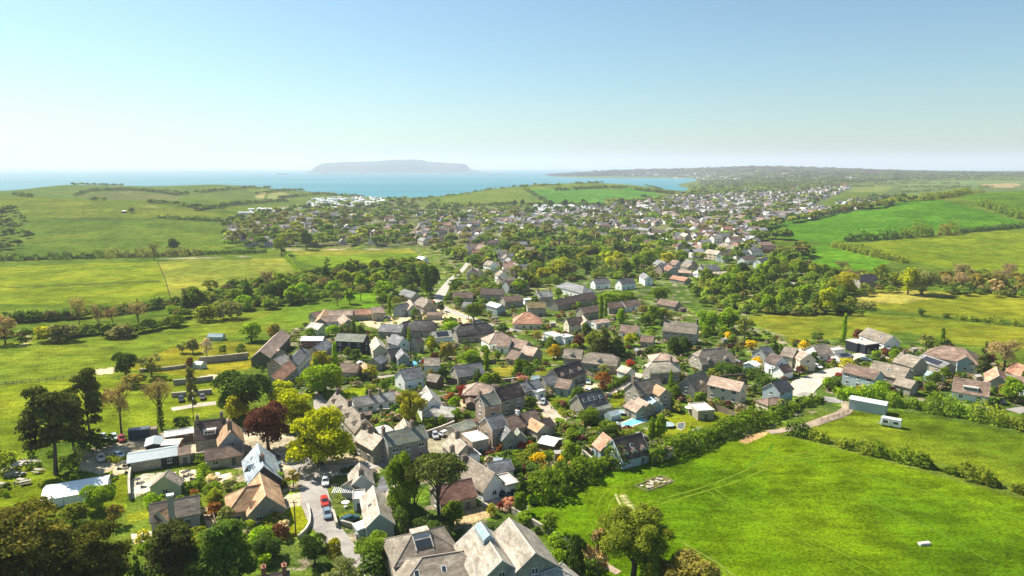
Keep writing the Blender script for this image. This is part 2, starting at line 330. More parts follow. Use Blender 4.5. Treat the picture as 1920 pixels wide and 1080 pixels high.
LINES = [  # tracks worn in the grass: points, width in metres, colour
 ([(1118,955),(1128,928),(1170,905),(1230,893)], .5, (.16,.24,.015)), ([(1140,955),(1146,935),(1185,915)], .5, (.16,.24,.015)),
 ([(1190,952),(1240,935),(1300,920),(1370,895),(1440,862),(1560,838)], .8, (.17,.235,.018)), ([(1200,957),(1250,942),(1320,922),(1385,903),(1460,868),(1590,845)], .8, (.165,.235,.015)),
 ([(1325,920),(1380,955),(1440,985),(1520,1022),(1620,1080)], .6, (.16,.245,.012)), ([(1335,915),(1395,950),(1460,980),(1540,1018),(1650,1075)], .6, (.15,.24,.012)),
 ([(1600,930),(1660,955),(1700,972),(1760,1000),(1850,1050)], .4, (.14,.24,.02)), ([(1612,930),(1672,957),(1712,975),(1775,1005)], .4, (.14,.24,.02)),
 ([(1275,1015),(1310,1035),(1345,1055),(1390,1090)], .5, (.26,.28,.05)), ([(1300,1035),(1335,1058),(1375,1085)], .35, (.22,.26,.04)),
 ([(1400,845),(1500,862),(1600,885),(1750,925),(1920,975)], 1.6, (.125,.225,.010)), ([(1450,830),(1440,850),(1400,875)], 1.6, (.12,.23,.010)),
 ([(1154,926),(1160,945),(1167,951)], .9, (.42,.40,.18)), ([(1168,930),(1175,943),(1186,953)], .9, (.42,.40,.18)),
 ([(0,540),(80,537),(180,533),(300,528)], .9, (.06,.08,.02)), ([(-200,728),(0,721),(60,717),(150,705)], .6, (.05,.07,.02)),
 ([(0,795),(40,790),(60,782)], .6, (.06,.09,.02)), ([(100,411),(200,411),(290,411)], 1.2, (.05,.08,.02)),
 ([(40,620),(50,630),(52,640),(40,650)], 1.6, (.33,.30,.12)), ([(30,385),(200,387),(330,391)], 3, (.15,.18,.06)),
 ([(480,470),(570,468),(765,466)], 2.2, (.34,.30,.21)), ([(300,486),(420,483),(480,480)], 1.2, (.30,.27,.20)),
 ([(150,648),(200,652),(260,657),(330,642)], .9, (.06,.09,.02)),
]
pu, pv, pd = proj(_aa * _yy, _yy, GZ)
COLR = np.zeros(GZ.shape + (4,), np.float32)
for poly, c, patch, y0, y1 in PLOTS:
    w = inpoly(pu, pv, poly) & (_yy > y0) & (_yy < y1)
    g_ = 1 if (c[0] > .24 or patch == 2 or c[2] > .2) else .80
    COLR[w] = (c[0] * g_ * ((1.2 if y0 < 400 else 1.0) if g_ < 1 else 1), c[1] * g_, c[2] * g_ * .8, patch)
def walk(pts, step=1.0, H=0.0):
    """a picture polyline laid on the ground, resampled evenly in metres"""
    W = np.array([hit(u, v, H)[:2] for u, v in pts]); out = []
    if len(W) > 2:
        d = np.r_[0, np.cumsum(np.hypot(*np.diff(W, axis=0).T))]
        # smooth through the points
        t = np.linspace(0, d[-1], max(3, int(d[-1] / step) + 1)); x = np.interp(t, d, W[:, 0]); y = np.interp(t, d, W[:, 1])
        k = max(1, int(len(t) / (len(W) - 1) * .35)); ker = np.ones(2 * k + 1) / (2 * k + 1)
        x = np.convolve(np.pad(x, k, mode='reflect', reflect_type='odd'), ker, 'valid'); y = np.convolve(np.pad(y, k, mode='reflect', reflect_type='odd'), ker, 'valid')
        return np.c_[x, y]
    n = max(2, int(np.hypot(*(W[1] - W[0])) / step) + 1)
    return W[0] + (W[1] - W[0]) * np.linspace(0, 1, n)[:, None]
for pts, wd, c in LINES[13:]:
    Wp = walk(pts, 1.5); X = _aa * _yy
    x0, y0 = Wp.min(0) - 5; x1, y1 = Wp.max(0) + 5
    jj = np.where((GY > y0) & (GY < y1))[0]
    if len(jj) == 0: continue
    sub = slice(jj[0], jj[-1] + 1); sx, sy = X[sub], _yy[sub]
    q = (sx > x0) & (sx < x1); idx = np.argwhere(q)
    if len(idx) == 0: continue
    pts2 = np.c_[sx[q], sy[q]]; best = np.full(len(pts2), 1e9)
    for k in range(0, len(Wp)): best = np.minimum(best, np.hypot(pts2[:, 0] - Wp[k, 0], pts2[:, 1] - Wp[k, 1]))
    soft = np.clip(1.4 - best / np.maximum(wd, pts2[:, 1] * .0036), 0, 1)[:, None] * .8
    blk = COLR[sub]; cur = blk[q]; cur[:, :3] = cur[:, :3] * (1 - soft) + np.array(c) * soft; blk[q] = cur
nA, nY = len(GA), len(GY)
V = np.c_[(_aa * _yy).ravel(), _yy.ravel(), GZ.ravel()]
ii = np.arange(nY * nA).reshape(nY, nA)
Fq = np.stack([ii[:-1, :-1], ii[:-1, 1:], ii[1:, 1:], ii[1:, :-1]], -1).reshape(-1, 4)
ground = structure(mesh_np('ground', V, Fq, [grass_mat()], smooth=True))
at = ground.data.attributes.new('Col', 'FLOAT_COLOR', 'POINT'); at.data.foreach_set('color', COLR.reshape(-1))
# ------------------------------------------------------------------ the sea
m = bpy.data.materials.new('sea_water'); nt = nodes(m); out = N(nt, 'ShaderNodeOutputMaterial'); p = N(nt, 'ShaderNodeBsdfPrincipled'); nt.links.new(p.outputs[0], out.inputs[0])
pos = N(nt, 'ShaderNodeNewGeometry').outputs['Position']
mp = N(nt, 'ShaderNodeMapping'); mp.inputs['Scale'].default_value = (.0004, .0016, 1); nt.links.new(pos, mp.inputs[0])
nt.links.new(mixc(nt, ramp(nt, noise(nt, 1.0, 5, .6, mp.outputs[0]), .35, .65, 0, 1), (.020, .150, .195), (.044, .205, .250)), p.inputs['Base Color'])  # paler streaks in the base colour imitate highlights and wind streaks on the water
p.inputs['Roughness'].default_value = .6; p.inputs['Specular IOR Level'].default_value = .06
sx = np.linspace(-1, 1, 41); sy = np.geomspace(1500, 30000, 60)
V = np.array([[a * 1.3 * y, y, 0.0] for y in sy for a in sx]); I = np.arange(60 * 41).reshape(60, 41)
sea = structure(mesh_np('sea', V, np.stack([I[:-1, :-1], I[:-1, 1:], I[1:, 1:], I[1:, :-1]], -1).reshape(-1, 4), [m], smooth=True))
# ------------------------------------------------------------------ the island on the horizon: a plateau with a cliffed west end
def island():
    Y0 = 10500.0
    prof = [(560,0),(574,3),(584,7),(588,15),(592,19.5),(605,20),(625,21),(655,21.5),(680,22),(700,24),(730,25.5),(755,26),(775,25),(795,21.5),(820,19.5),(845,18.5),(864,17),(868,11),(876,5),(900,1.5),(925,0)]
    us = np.linspace(556, 930, 150); hp = np.interp(us, [a for a, _ in prof], [b for _, b in prof])
    nd = 20; V = []
    for j in range(nd):
        t = j / (nd - 1); k = math.sin(math.pi * min(1, t * 1.0)) ** .35 if 0 < t < 1 else 0
        for i, u in enumerate(us):
            Y = Y0 + t * 2300; h = hp[i] / 1280 * Y0 * k
            h *= 1 + .012 * math.sin(i * .31 + j * .7)
            V.append(((u - 960) / 1280 * Y0 * (1 + .02 * t), Y, h - 4))
    I = np.arange(nd * 150).reshape(nd, 150)
    F = np.stack([I[:-1, :-1], I[:-1, 1:], I[1:, 1:], I[1:, :-1]], -1).reshape(-1, 4)
    return structure(mesh_np('island', V, F, [surf('island_scrub', (.03, .07, .07), s1=.004, s2=.03)], smooth=False))
island()
# ------------------------------------------------------------------ the air
m = bpy.data.materials.new('sea_air'); nt = nodes(m); out = N(nt, 'ShaderNodeOutputMaterial')
pv_ = N(nt, 'ShaderNodeVolumePrincipled'); nt.links.new(pv_.outputs[0], out.inputs['Volume'])
pv_.inputs['Color'].default_value = (.79, .81, .92, 1); pv_.inputs['Density'].default_value = 0.90e-4; pv_.inputs['Anisotropy'].default_value = .1
b = 41000.0; V = [(x, y, z) for z in (-17, 380) for y in (-300, 31000) for x in (-b, b)]
hz = mesh_np('haze', V, [(0, 2, 3, 1), (4, 5, 7, 6), (0, 1, 5, 4), (2, 6, 7, 3), (0, 4, 6, 2), (1, 3, 7, 5)], [m]); hz['kind'] = 'stuff'
# ------------------------------------------------------------------ naming and labels
USED = {}
MARKS = []      # (u, v, phrase) things other things are named by
def tag(o, label=None, cat=None, group=None, kind=None):
    if label: o['label'] = label
    if cat: o['category'] = cat
    if group: o['group'] = group
    if kind: o['kind'] = kind
    return o
REL = {}
def unique_label(desc, u, v):
    """desc plus where it stands among named neighbours, until no other thing has the same words"""
    ms = sorted(MARKS, key=lambda m: (m[0] - u) ** 2 + (1.6 * (m[1] - v)) ** 2)
    ms = [m for m in ms if abs(m[0] - u) + abs(m[1] - v) > 3][:16]
    def rel(m):
        dx, dy = m[0] - u, 1.6 * (m[1] - v)
        near = math.hypot(dx, dy) < 34
        w = ('left of' if dx > 0 else 'right of') if abs(dx) > abs(dy) else ('behind' if dy > 0 else 'in front of')
        if near and w in ('left of', 'right of'): w = 'just ' + w
        return w + ' ' + m[2]
    for m in ms[:2]:
        t = f'{desc} {rel(m)}'
        if t not in USED: USED[t] = 1; return t
    for i in range(len(ms)):
        for j in range(len(ms)):
            if i == j: continue
            t = f'{desc} {rel(ms[i])} and {rel(ms[j])}'
            if len(t.split()) <= 16 and t not in USED: USED[t] = 1; return t
    raise RuntimeError('no label for ' + desc)
def own_label(t):
    assert t not in USED and 4 <= len(t.split()) <= 16, t
    USED[t] = 1; return t
# ------------------------------------------------------------------ small mesh kit
class MB:
    def __init__(s): s.v = []; s.f = []; s.m = []
    def add(s, V, F, mi=0):
        b = len(s.v); s.v += [tuple(map(float, q)) for q in V]; s.f += [tuple(b + i for i in q) for q in F]; s.m += [mi] * len(F); return s
    def box(s, x0, x1, y0, y1, z0, z1, mi=0):
        return s.add([(x, y, z) for z in (z0, z1) for y in (y0, y1) for x in (x0, x1)],
                     [(0, 2, 3, 1), (4, 5, 7, 6), (0, 1, 5, 4), (2, 6, 7, 3), (0, 4, 6, 2), (1, 3, 7, 5)], mi)
    def tube(s, pts, rad, k=6, mi=0, cap=True):
        pts = [Vector(p) for p in pts]; rings = []
        for i, p in enumerate(pts):
            d = (pts[min(i + 1, len(pts) - 1)] - pts[max(i - 1, 0)]).normalized()
            a = d.orthogonal().normalized(); c = d.cross(a); r = rad[i] if hasattr(rad, '__len__') else rad
            rings.append([p + (a * math.cos(2 * math.pi * j / k) + c * math.sin(2 * math.pi * j / k)) * r for j in range(k)])
        V = [q for r_ in rings for q in r_]; F = []
        for i in range(len(pts) - 1):
            for j in range(k): F.append((i * k + j, i * k + (j + 1) % k, (i + 1) * k + (j + 1) % k, (i + 1) * k + j))
        if cap: F.append(tuple(range((len(pts) - 1) * k, len(pts) * k)))
        return s.add(V, F, mi)
    def prism(s, prof, x0, x1, mi=0):
        """profile of (y, z) run along x"""
        n = len(prof); V = [(x0, *q) for q in prof] + [(x1, *q) for q in prof]
        F = [(i, (i + 1) % n, n + (i + 1) % n, n + i) for i in range(n)] + [tuple(range(n))[::-1], tuple(range(n, 2 * n))]
        return s.add(V, F, mi)
    def mesh(s, name, mats):
        me = bpy.data.meshes.new(name); me.from_pydata(s.v, [], s.f)
        for m in mats: me.materials.append(m)
        me.polygons.foreach_set('material_index', s.m); me.update()
        bm = bmesh.new(); bm.from_mesh(me); bmesh.ops.recalc_face_normals(bm, faces=bm.faces); bm.to_mesh(me); bm.free()
        return me
    def build(s, name, mats, parent=None):
        return link(bpy.data.objects.new(name, s.mesh(name, mats)), parent)
def shell(mb, V, F, t, mi=0):
    """a sheet of faces thickened downward"""
    n = len(V); V2 = list(V) + [(x, y, z - t) for x, y, z in V]; E = {}
    for f in F:
        for i in range(len(f)): a, b = f[i], f[(i + 1) % len(f)]; E[(a, b)] = E.get((a, b), 0) + 1
    G = [tuple(f) for f in F] + [tuple(n + i for i in reversed(f)) for f in F]
    for a, b in E:
        if (b, a) not in E: G.append((a, n + a, n + b, b))
    mb.add(V2, G, mi)
# ------------------------------------------------------------------ building surfaces
ROOF = dict(slate_grey=(.155, .155, .155), slate_dark=(.050, .052, .058), slate_green=(.165, .175, .145), blue_slate=(.30, .35, .38), pale=(.40, .38, .34), cream=(.42, .36, .28),
  stone_brown=(.20, .165, .125), brown=(.165, .110, .080), dark_brown=(.075, .052, .042), terracotta=(.35, .175, .105), pink=(.33, .235, .175), orange=(.40, .255, .145),
  thatch=(.52, .45, .33), thatch_dark=(.085, .075, .068), white=(.78, .78, .76), metal=(.30, .35, .37), moss=(.20, .15, .065), stone_light=(.37, .33, .27), felt=(.50, .47, .42), solar=(.02, .025, .04), redbrown=(.24, .12, .085))
def roof_mat(k):
    c = ROOF[k]; lich = {'stone_light': (.24, .20, .14), 'pale': (.25, .22, .17), 'cream': (.27, .22, .15), 'slate_green': (.22, .22, .12), 'orange': (.36, .19, .09), 'thatch': (.20, .17, .12)}.get(k, tuple(min(1, q * 1.45 + .03) for q in c))
    smooth = k in ('white', 'metal', 'felt', 'solar')
    return surf(k + '_roofing', c, rough=.75 if not smooth else .5, s1=.3, s2=1.5, amp=.12 if smooth else .34, tint=None if smooth else lich, bump=0 if smooth else .5, stretch=(.7, .7, 2.4))
WALL = dict(stone=(.33, .30, .235), stone_grey=(.30, .295, .26), stone_pink=(.38, .30, .23), white=(.80, .80, .77), cream=(.62, .54, .40), grey=(.38, .40, .40), green=(.50, .54, .36), brick=(.27, .115, .075), navy=(.018, .024, .036), dark=(.045, .043, .042), teal=(.30, .38, .39), wood=(.16, .10, .06), olive=(.10, .12, .08))
def wall_mat(k):
    st = k.startswith('stone') or k == 'brick'
    return surf(k + '_walling', WALL[k], rough=.85, s1=.5, s2=2.2 if st else 5, amp=.20 if st else .07, bump=.5 if st else .1)
M_GLASS = surf('window_glass', (.030, .036, .042), rough=.08, amp=.3, s1=.3, spec=.6)
M_FRAME = surf('white_joinery', (.78, .78, .76), rough=.5, amp=.04)
M_DOOR = surf('painted_door', (.10, .13, .12), rough=.5, amp=.1)
M_POT = surf('clay_pot', (.36, .17, .10), rough=.8)
M_CHIM = surf('chimney_stone', (.20, .16, .13), rough=.9, s1=1.2, s2=5, amp=.25, bump=.4)
M_LEAD = surf('pale_ridge_tile', (.42, .38, .33), rough=.8, amp=.15)
M_CONS = surf('conservatory_glass', (.30, .40, .42), rough=.12, spec=.7, amp=.2)
_wc = {}
def window_mesh(w, h, style=0):
    k = (round(w, 1), round(h, 1), style)
    if k not in _wc:
        b = MB(); w2 = w / 2; t = .09
        b.box(-w2, w2, -.02, .05, 0, t, 0); b.box(-w2, w2, -.02, .05, h - t, h, 0)
        n = max(2, round(w / .65)) if style == 0 else 1
        for i in range(n + 1):
            x = -w2 + i * w / n; b.box(max(-w2, x - t / 2), min(w2, x + t / 2), -.02, .045, t, h - t, 0)
        b.box(-w2 + .01, w2 - .01, -.05, .015, t * .5, h - t * .5, 1)
        b.box(-w2 - .08, w2 + .08, .0, .12, -.08, -.002, 0)
        _wc[k] = b.mesh('window', [M_FRAME, M_GLASS])
    return _wc[k]
_uc = {}
def unit(name, w, fn):
    if (name, w) not in _uc: _uc[(name, w)] = fn()
    return _uc[(name, w)]
def put(name, me, parent, loc, rz=0.0):
    o = link(bpy.data.objects.new(name, me), parent); o.location = loc; o.rotation_euler = (0, 0, rz); return o
FOOT = []   # footprints of buildings: centre, axis, half length, half width
def frame_of(r, H):
    u1, v1, u2, v2 = r
    a = np.array(hit(u1, v1, H)[:2]); b = np.array(hit(u2, v2, H)[:2])
    c = (a + b) / 2; d = b - a; L = float(np.hypot(*d)); return c, math.atan2(d[1], d[0]), L
def chimney_mesh(w, d, h, pots, mat):
    b = MB(); b.box(-w / 2, w / 2, -d / 2, d / 2, -1.2, h); b.box(-w / 2 - .08, w / 2 + .08, -d / 2 - .08, d / 2 + .08, h, h + .14)
    for i in range(pots):
        x = (i - (pots - 1) / 2) * .4; b.tube([(x, 0, h + .14), (x, 0, h + .55)], [.14, .11], 8, 1)
    return b.mesh('chimney', [mat, M_POT])
HOUSES = {}
def block(root, pre, L, W, hw, roof, wall, style='gable', pitch=42, ch=(), dorm=(), lights=0, win=True, loc=(0, 0, 0), rz=0.0, detail=2, cam_local=None, vg=None, front=None, chm=None, wsty=0, verge=True, solar=0, storey=None, gwin=True, ov=.35, dw='white'):
    """walls, roof, windows and the rest of one rectangular volume, ridge along x"""
    P = put(pre + 'wall', None, root, loc, rz) if False else None
    T = Matrix.Translation(loc) @ Matrix.Rotation(rz, 4, 'Z')
    def sub(name, me, parent, l=(0, 0, 0), r=0.0):
        o = link(bpy.data.objects.new(name, me), parent)
        if parent is root:
            q = T @ Vector(l); o.location = q; o.rotation_euler = (0, 0, rz + r)
        else: o.location = l; o.rotation_euler = (0, 0, r)
        return o
    rise = W / 2 * math.tan(R(pitch)); W2, L2 = W / 2, L / 2
    t = .5 if 'thatch' in roof else .2
    wm, rm = wall_mat(wall), roof_mat(roof)
    b = MB()
    if style == 'gable': b.prism([(-W2, -2.5), (W2, -2.5), (W2, hw), (0, hw + rise), (-W2, hw)], -L2, L2)
    elif style == 'half': b.prism([(-W2, -2.5), (W2, -2.5), (W2, hw), (W2 * .5, hw + rise * .5 - .02), (-W2 * .5, hw + rise * .5 - .02), (-W2, hw)], -L2, L2)
    elif style == 'mono': b.prism([(-W2, -2.5), (W2, -2.5), (W2, hw + rise), (-W2, hw)], -L2, L2)
    else: b.box(-L2, L2, -W2, W2, -2.5, hw)
    wo = sub(pre + 'wall', b.mesh(pre + 'wall', [wm]), root)
    b = MB(); e = W2 + ov; ze = hw - ov * rise / W2; x = L2 + (.25 if 'thatch' not in roof else .4)
    if style == 'gable':
        shell(b, [(-x, -e, ze + t), (x, -e, ze + t), (-x, 0, hw + rise + t), (x, 0, hw + rise + t), (-x, e, ze + t), (x, e, ze + t)], [(0, 1, 3, 2), (2, 3, 5, 4)], t - .004)
        if detail > 1: b.prism([(-.16, hw + rise + t - .08), (.16, hw + rise + t - .08), (0, hw + rise + t + .09)], -x - .01, x + .01, 1)
        if detail > 1 and verge:
            for s in (-1, 1):
                for q in (-1, 1):
                    xx = s * (x + .012); V = []
                    for dx in (-.02, .02):
                        V += [(xx + dx, q * (e + .02), ze + t + .03), (xx + dx, 0, hw + rise + t + .03), (xx + dx, 0, hw + rise + t - .2), (xx + dx, q * (e + .02), ze + t - .2)]
                    b.add(V, [(0, 1, 2, 3), (7, 6, 5, 4), (0, 4, 5, 1), (1, 5, 6, 2), (2, 6, 7, 3), (3, 7, 4, 0)], 2)
    elif style == 'half':
        k = W2 * .5; zk = hw + rise * .5; xr = L2 - W2 * .55
        V = [(-x, -e, ze), (x, -e, ze), (x, -k, zk), (xr, 0, hw + rise), (-xr, 0, hw + rise), (-x, -k, zk), (-x, e, ze), (x, e, ze), (x, k, zk), (-x, k, zk)]
        shell(b, [(p, q, z + t) for p, q, z in V], [(0, 1, 2, 3, 4, 5), (7, 6, 9, 4, 3, 8), (2, 8, 3), (9, 5, 4)], t - .004)
        b.prism([(-.2, hw + rise + t - .08), (.2, hw + rise + t - .08), (.08, hw + rise + t + .12), (-.08, hw + rise + t + .12)], -xr, xr, 1)
    elif style == 'hip':
        xr = max(.05, L2 - W2); xe = L2 + ov
        V = [(-xe, -e, hw + t), (xe, -e, hw + t), (xe, e, hw + t), (-xe, e, hw + t), (-xr, 0, hw + rise + t), (xr, 0, hw + rise + t)]
        b.add(V + [(p, q, hw + .004) for p, q, _ in V[:4]], [(0, 1, 5, 4), (2, 3, 4, 5), (1, 2, 5), (3, 0, 4), (9, 8, 7, 6), (0, 6, 7, 1), (1, 7, 8, 2), (2, 8, 9, 3), (3, 9, 6, 0)])
        if detail > 1:
            for s in (-1, 1):
                for q in (-1, 1): b.tube([(s * xe, q * e, hw + t + .02), (s * xr, 0, hw + rise + t + .02)], .11, 5, 1)
            b.tube([(-xr - .1, 0, hw + rise + t + .03), (xr + .1, 0, hw + rise + t + .03)], .13, 5, 1)
    elif style == 'mono':
        sl = rise / W
        shell(b, [(-x, -e, hw - ov * sl + t), (x, -e, hw - ov * sl + t), (-x, e, hw + rise + ov * sl + t), (x, e, hw + rise + ov * sl + t)], [(0, 1, 3, 2)], t - .004)
    else:
        b.box(-L2 - .15, L2 + .15, -W2 - .15, W2 + .15, hw + .003, hw + .25)
        if wall in ('white', 'cream', 'stone'):
            for (x0, x1, y0, y1) in ((-L2 - .15, L2 + .15, -W2 - .15, -W2 + .1), (-L2 - .15, L2 + .15, W2 - .1, W2 + .15), (-L2 - .15, -L2 + .1, -W2 + .1, W2 - .1), (L2 - .1, L2 + .15, -W2 + .1, W2 - .1)):
                b.box(x0, x1, y0, y1, hw + .253, hw + .5, 2)
    ro = sub(pre + 'roof', b.mesh(pre + 'roof', [rm, surf(roof + '_ridge', tuple(min(1, q * 1.25 + .05) for q in ROOF[roof]), amp=.12) if roof not in ('thatch',) else surf('thatch_cap', (.20, .165, .11)), M_FRAME if verge == 'white' else M_LEAD]), root)
    if 'thatch' in roof:
        bv = ro.modifiers.new('soft', 'BEVEL'); bv.width = .35; bv.segments = 3; bv.limit_method = 'ANGLE'
        for q in ro.data.polygons: q.use_smooth = True
    top = hw + rise + t
    cm = M_CHIM if chm is None else wall_mat(chm)
    for c in ch:
        tt, hh = (c if isinstance(c, tuple) else (c, 1.3)); me = unit('chimney' + (chm or ''), hh, lambda: chimney_mesh(1.15, .7, hh, 2, cm))
        sub('chimney', me, ro, (-L2 + tt * L, 0.0, top - .1), math.pi / 2)
    for (side, n, kind) in dorm:
        for i in range(n):
            xx = -L2 + (i + .5) * L / n; big = kind == 'box'; dwid = (L * .42 if big else 1.7); dh = 1.35
            zz = hw + (.55 if big else .45); y_face = W2 - (zz - hw) / (rise / W2) - .1; depth = (dh + (.2 if big else .9)) / (rise / W2)
            b = MB(); h2 = dwid / 2
            if big:
                b.box(-h2, h2, -depth, 0, -.5, dh, 0); b.box(-h2 - .15, h2 + .15, -depth, .2, dh + .003, dh + .17, 1)
            else:
                g = h2 * math.tan(R(42)); b.add([(-h2, 0, -.6), (h2, 0, -.6), (h2, 0, dh * .55), (0, 0, dh * .55 + g), (-h2, 0, dh * .55), (-h2, -depth, -.6), (h2, -depth, -.6), (h2, -depth, dh * .55), (0, -depth, dh * .55 + g), (-h2, -depth, dh * .55)],
                    [(0, 1, 2, 3, 4), (1, 6, 7, 2), (0, 4, 9, 5)], 0)
                o_ = h2 + .2; zb = dh * .55 - .2 * math.tan(R(42))
                shell(b, [(-o_, .2, zb + .12), (0, .2, dh * .55 + g + .12), (o_, .2, zb + .12), (-o_, -depth, zb + .12), (0, -depth, dh * .55 + g + .12), (o_, -depth, zb + .12)], [(0, 1, 4, 3), (1, 2, 5, 4)], .11, 1)
            sg = 1 if side > 0 else -1
            d = sub('dormer', b.mesh('dormer', [wall_mat(dw if not big else 'white'), rm if not big else roof_mat('felt')]), ro, (xx, sg * y_face, zz), 0 if sg > 0 else math.pi)
            sub('dormer_window', window_mesh(dwid - .5 if big else 1.1, .9), d, (0, .0, .28 if big else .0), 0)
    for i in range(abs(lights)):
        sg = 1 if lights > 0 else -1; xx = -L2 + (i + .7) * L / (abs(lights) + .4); yy = W2 * .5; zz = hw + rise * .5 + t
        b = MB(); a = math.atan2(rise, W2)
        me = unit('rooflight', round(pitch), lambda: rl(a))
        sub('rooflight', me, ro, (xx, sg * yy, zz + .0), 0 if sg > 0 else math.pi)
    for s_ in ((solar,) if solar else ()):
        a = math.atan2(rise, W2); b = MB(); l2 = L * .32; d2 = W2 / math.cos(a) * .36
        V = []
        for dz in (.05, .13):
            for dx in (-l2, l2):
                for dy in (-d2, d2): V.append((dx, dy * math.cos(a) * 1 - dz * math.sin(-a), -dy * math.sin(a) + dz * math.cos(a)))
        b.add(V, [(0, 1, 3, 2), (4, 6, 7, 5), (0, 4, 5, 1), (2, 3, 7, 6), (0, 2, 6, 4), (1, 5, 7, 3)])
        sub('solar_panel', b.mesh('solar_panel', [roof_mat('solar')]), ro, (0, solar * W2 * .5, hw + rise * .5 + t), 0 if solar > 0 else math.pi)
    if win and detail > 0:
        n = storey or (1 if hw < 4.2 else (2 if hw < 6.8 else 3)); sp = 3.3 if detail > 1 else 4.2
        k = max(1, int(L / sp)); fs = front if front is not None else 1
        for side in (1, -1):
            for s in range(n):
                z0 = .9 + s * 2.55 if hw > 2.7 else .8
                for i in range(k):
                    xx = -L2 + (i + .5) * L / k
                    if side == fs and s == 0 and i == k // 2:
                        me = unit('door', 0, lambda: MB().box(-.5, .5, -.05, .05, 0, 2.0, 0).box(-.6, .6, -.03, .1, 2.003, 2.12, 1).mesh('door', [M_DOOR, M_FRAME]))
                        sub('door', me, wo, (xx, side * W2, 0.02), 0 if side > 0 else math.pi); continue
                    wide = 1.5 if (i + s) % 2 else 1.1
                    sub('window', window_mesh(wide, min(1.15, hw - z0 - .1) if hw > 2.2 else .8, wsty), wo, (xx, side * W2, z0), 0 if side > 0 else math.pi)
        if style in ('gable', 'half') and gwin:
            for sx in (1, -1):
                for s in range(n + (1 if rise > 3.2 else 0)):
                    z0 = .9 + s * 2.55
                    if z0 + 1.2 > hw + rise * .5: continue
                    off = (0,) if z0 + 1 > hw or W < 7 else (-W * .22, W * .22)
                    for yy in off: sub('window', window_mesh(1.1, 1.1, wsty), wo, (sx * L2, yy, z0), -math.pi / 2 if sx > 0 else math.pi / 2)
    return wo, ro
def rl(a):
    b = MB(); V = []
    for m_, g, dz in ((0, .0, .10), (1, .09, .115)):
        V = [(x_ * (.45 - g), y_ * (.62 - g) * math.cos(a) + q * math.sin(a), -y_ * (.62 - g) * math.sin(a) + q * math.cos(a)) for q in ((-.1, dz) if m_ == 0 else (.05, dz)) for y_ in (-1, 1) for x_ in (-1, 1)]
        b.add(V, [(0, 2, 3, 1), (4, 5, 7, 6), (0, 1, 5, 4), (2, 6, 7, 3), (0, 4, 6, 2), (1, 3, 7, 5)], m_)
    return b.mesh('rooflight', [M_FRAME, M_GLASS])
def house(key, r, W, hw, roof, wall, style='gable', pitch=42, label=None, ref=None, name='house', cat='house', group=None, of=None, ext=0.0, **k):
    t = .5 if 'thatch' in roof else .2
    if not k.pop('raw', False):
        W *= dict(gable=.74, half=.80, mono=.85, flat=.85, hip=1.0)[style]; hw *= .9 if hw > 2.9 else 1
    if style == 'flat': H = hw + .25
    elif style == 'mono': H = hw + W * math.tan(R(pitch)) / 2 + t
    else: H = hw + W / 2 * math.tan(R(pitch)) + t
    c, ang, L = frame_of(r, H)
    L = max(L, .3)
    if style == 'hip': L = L + W
    elif style == 'half': L = L + W * .55
    L = max(L, 2.5) + ext
    d = math.hypot(*c); zb = float(gz(c[0], c[1]))
    det = k.pop('detail', 2 if d < 420 else 1)
    # local +y side that faces the camera
    fs = 1 if (-math.sin(ang) * -c[0] + math.cos(ang) * -c[1]) > 0 else -1
    for q in ('dorm',):
        if q in k: k[q] = [(fs * s_, n_, kd) for s_, n_, kd in k[q]]
    for q in ('lights', 'solar'):
        if q in k: k[q] = k[q] * fs
    if style == 'mono' and fs > 0: ang += math.pi; fs = -1     # low side to the camera
    FOOT.append((c[0], c[1], ang, L / 2 + 1.0, W / 2 + 1.0))
    if of is None:
        root = link(bpy.data.objects.new(name, None)); root.location = (c[0], c[1], zb); root.rotation_euler = (0, 0, ang); root.empty_display_size = 2
        u, v, _ = proj(c[0], c[1], zb + hw * .6)
        HOUSES[key] = (root, c, ang, zb); root['uv'] = (u, v)
        if ref: MARKS.append((u, v, ref))
        tag(root, own_label(label) if label else None, cat, group)
        if not label: PENDING.append((root, f'{ROOFWORD[roof]} {WALLWORD[wall]}', u, v))
        block(root, '', L, W, hw, roof, wall, style, pitch, front=fs, detail=det, **k)
    else:
        root, pc, pa, pz = HOUSES[of]
        dx, dy = c[0] - pc[0], c[1] - pc[1]
        loc = (dx * math.cos(-pa) - dy * math.sin(-pa), dx * math.sin(-pa) + dy * math.cos(-pa), zb - pz)
        block(root, 'wing_', L, W, hw, roof, wall, style, pitch, loc=loc, rz=ang - pa, front=fs, detail=det, **k)
    return root
PENDING = []
ROOFWORD = dict(slate_grey='grey slate roofed', slate_dark='dark slate roofed', slate_green='grey green roofed', blue_slate='blue grey roofed', pale='pale grey roofed', cream='cream roofed', stone_brown='brown stone roofed', brown='brown roofed', dark_brown='dark brown roofed', terracotta='orange tiled', pink='pinkish tiled', orange='bright orange tiled', thatch='thatched', thatch_dark='dark thatched', white='white roofed', metal='metal roofed', moss='mossy brown roofed', stone_light='pale stone roofed', felt='pale flat roofed', solar='solar roofed', redbrown='red brown roofed')
WALLWORD = dict(stone='stone house', stone_grey='grey stone house', stone_pink='pink stone house', white='white house', cream='cream house', grey='grey house', green='greenish house', brick='brick house', navy='navy house', dark='dark house', teal='bluish house', wood='wooden house', olive='olive house')
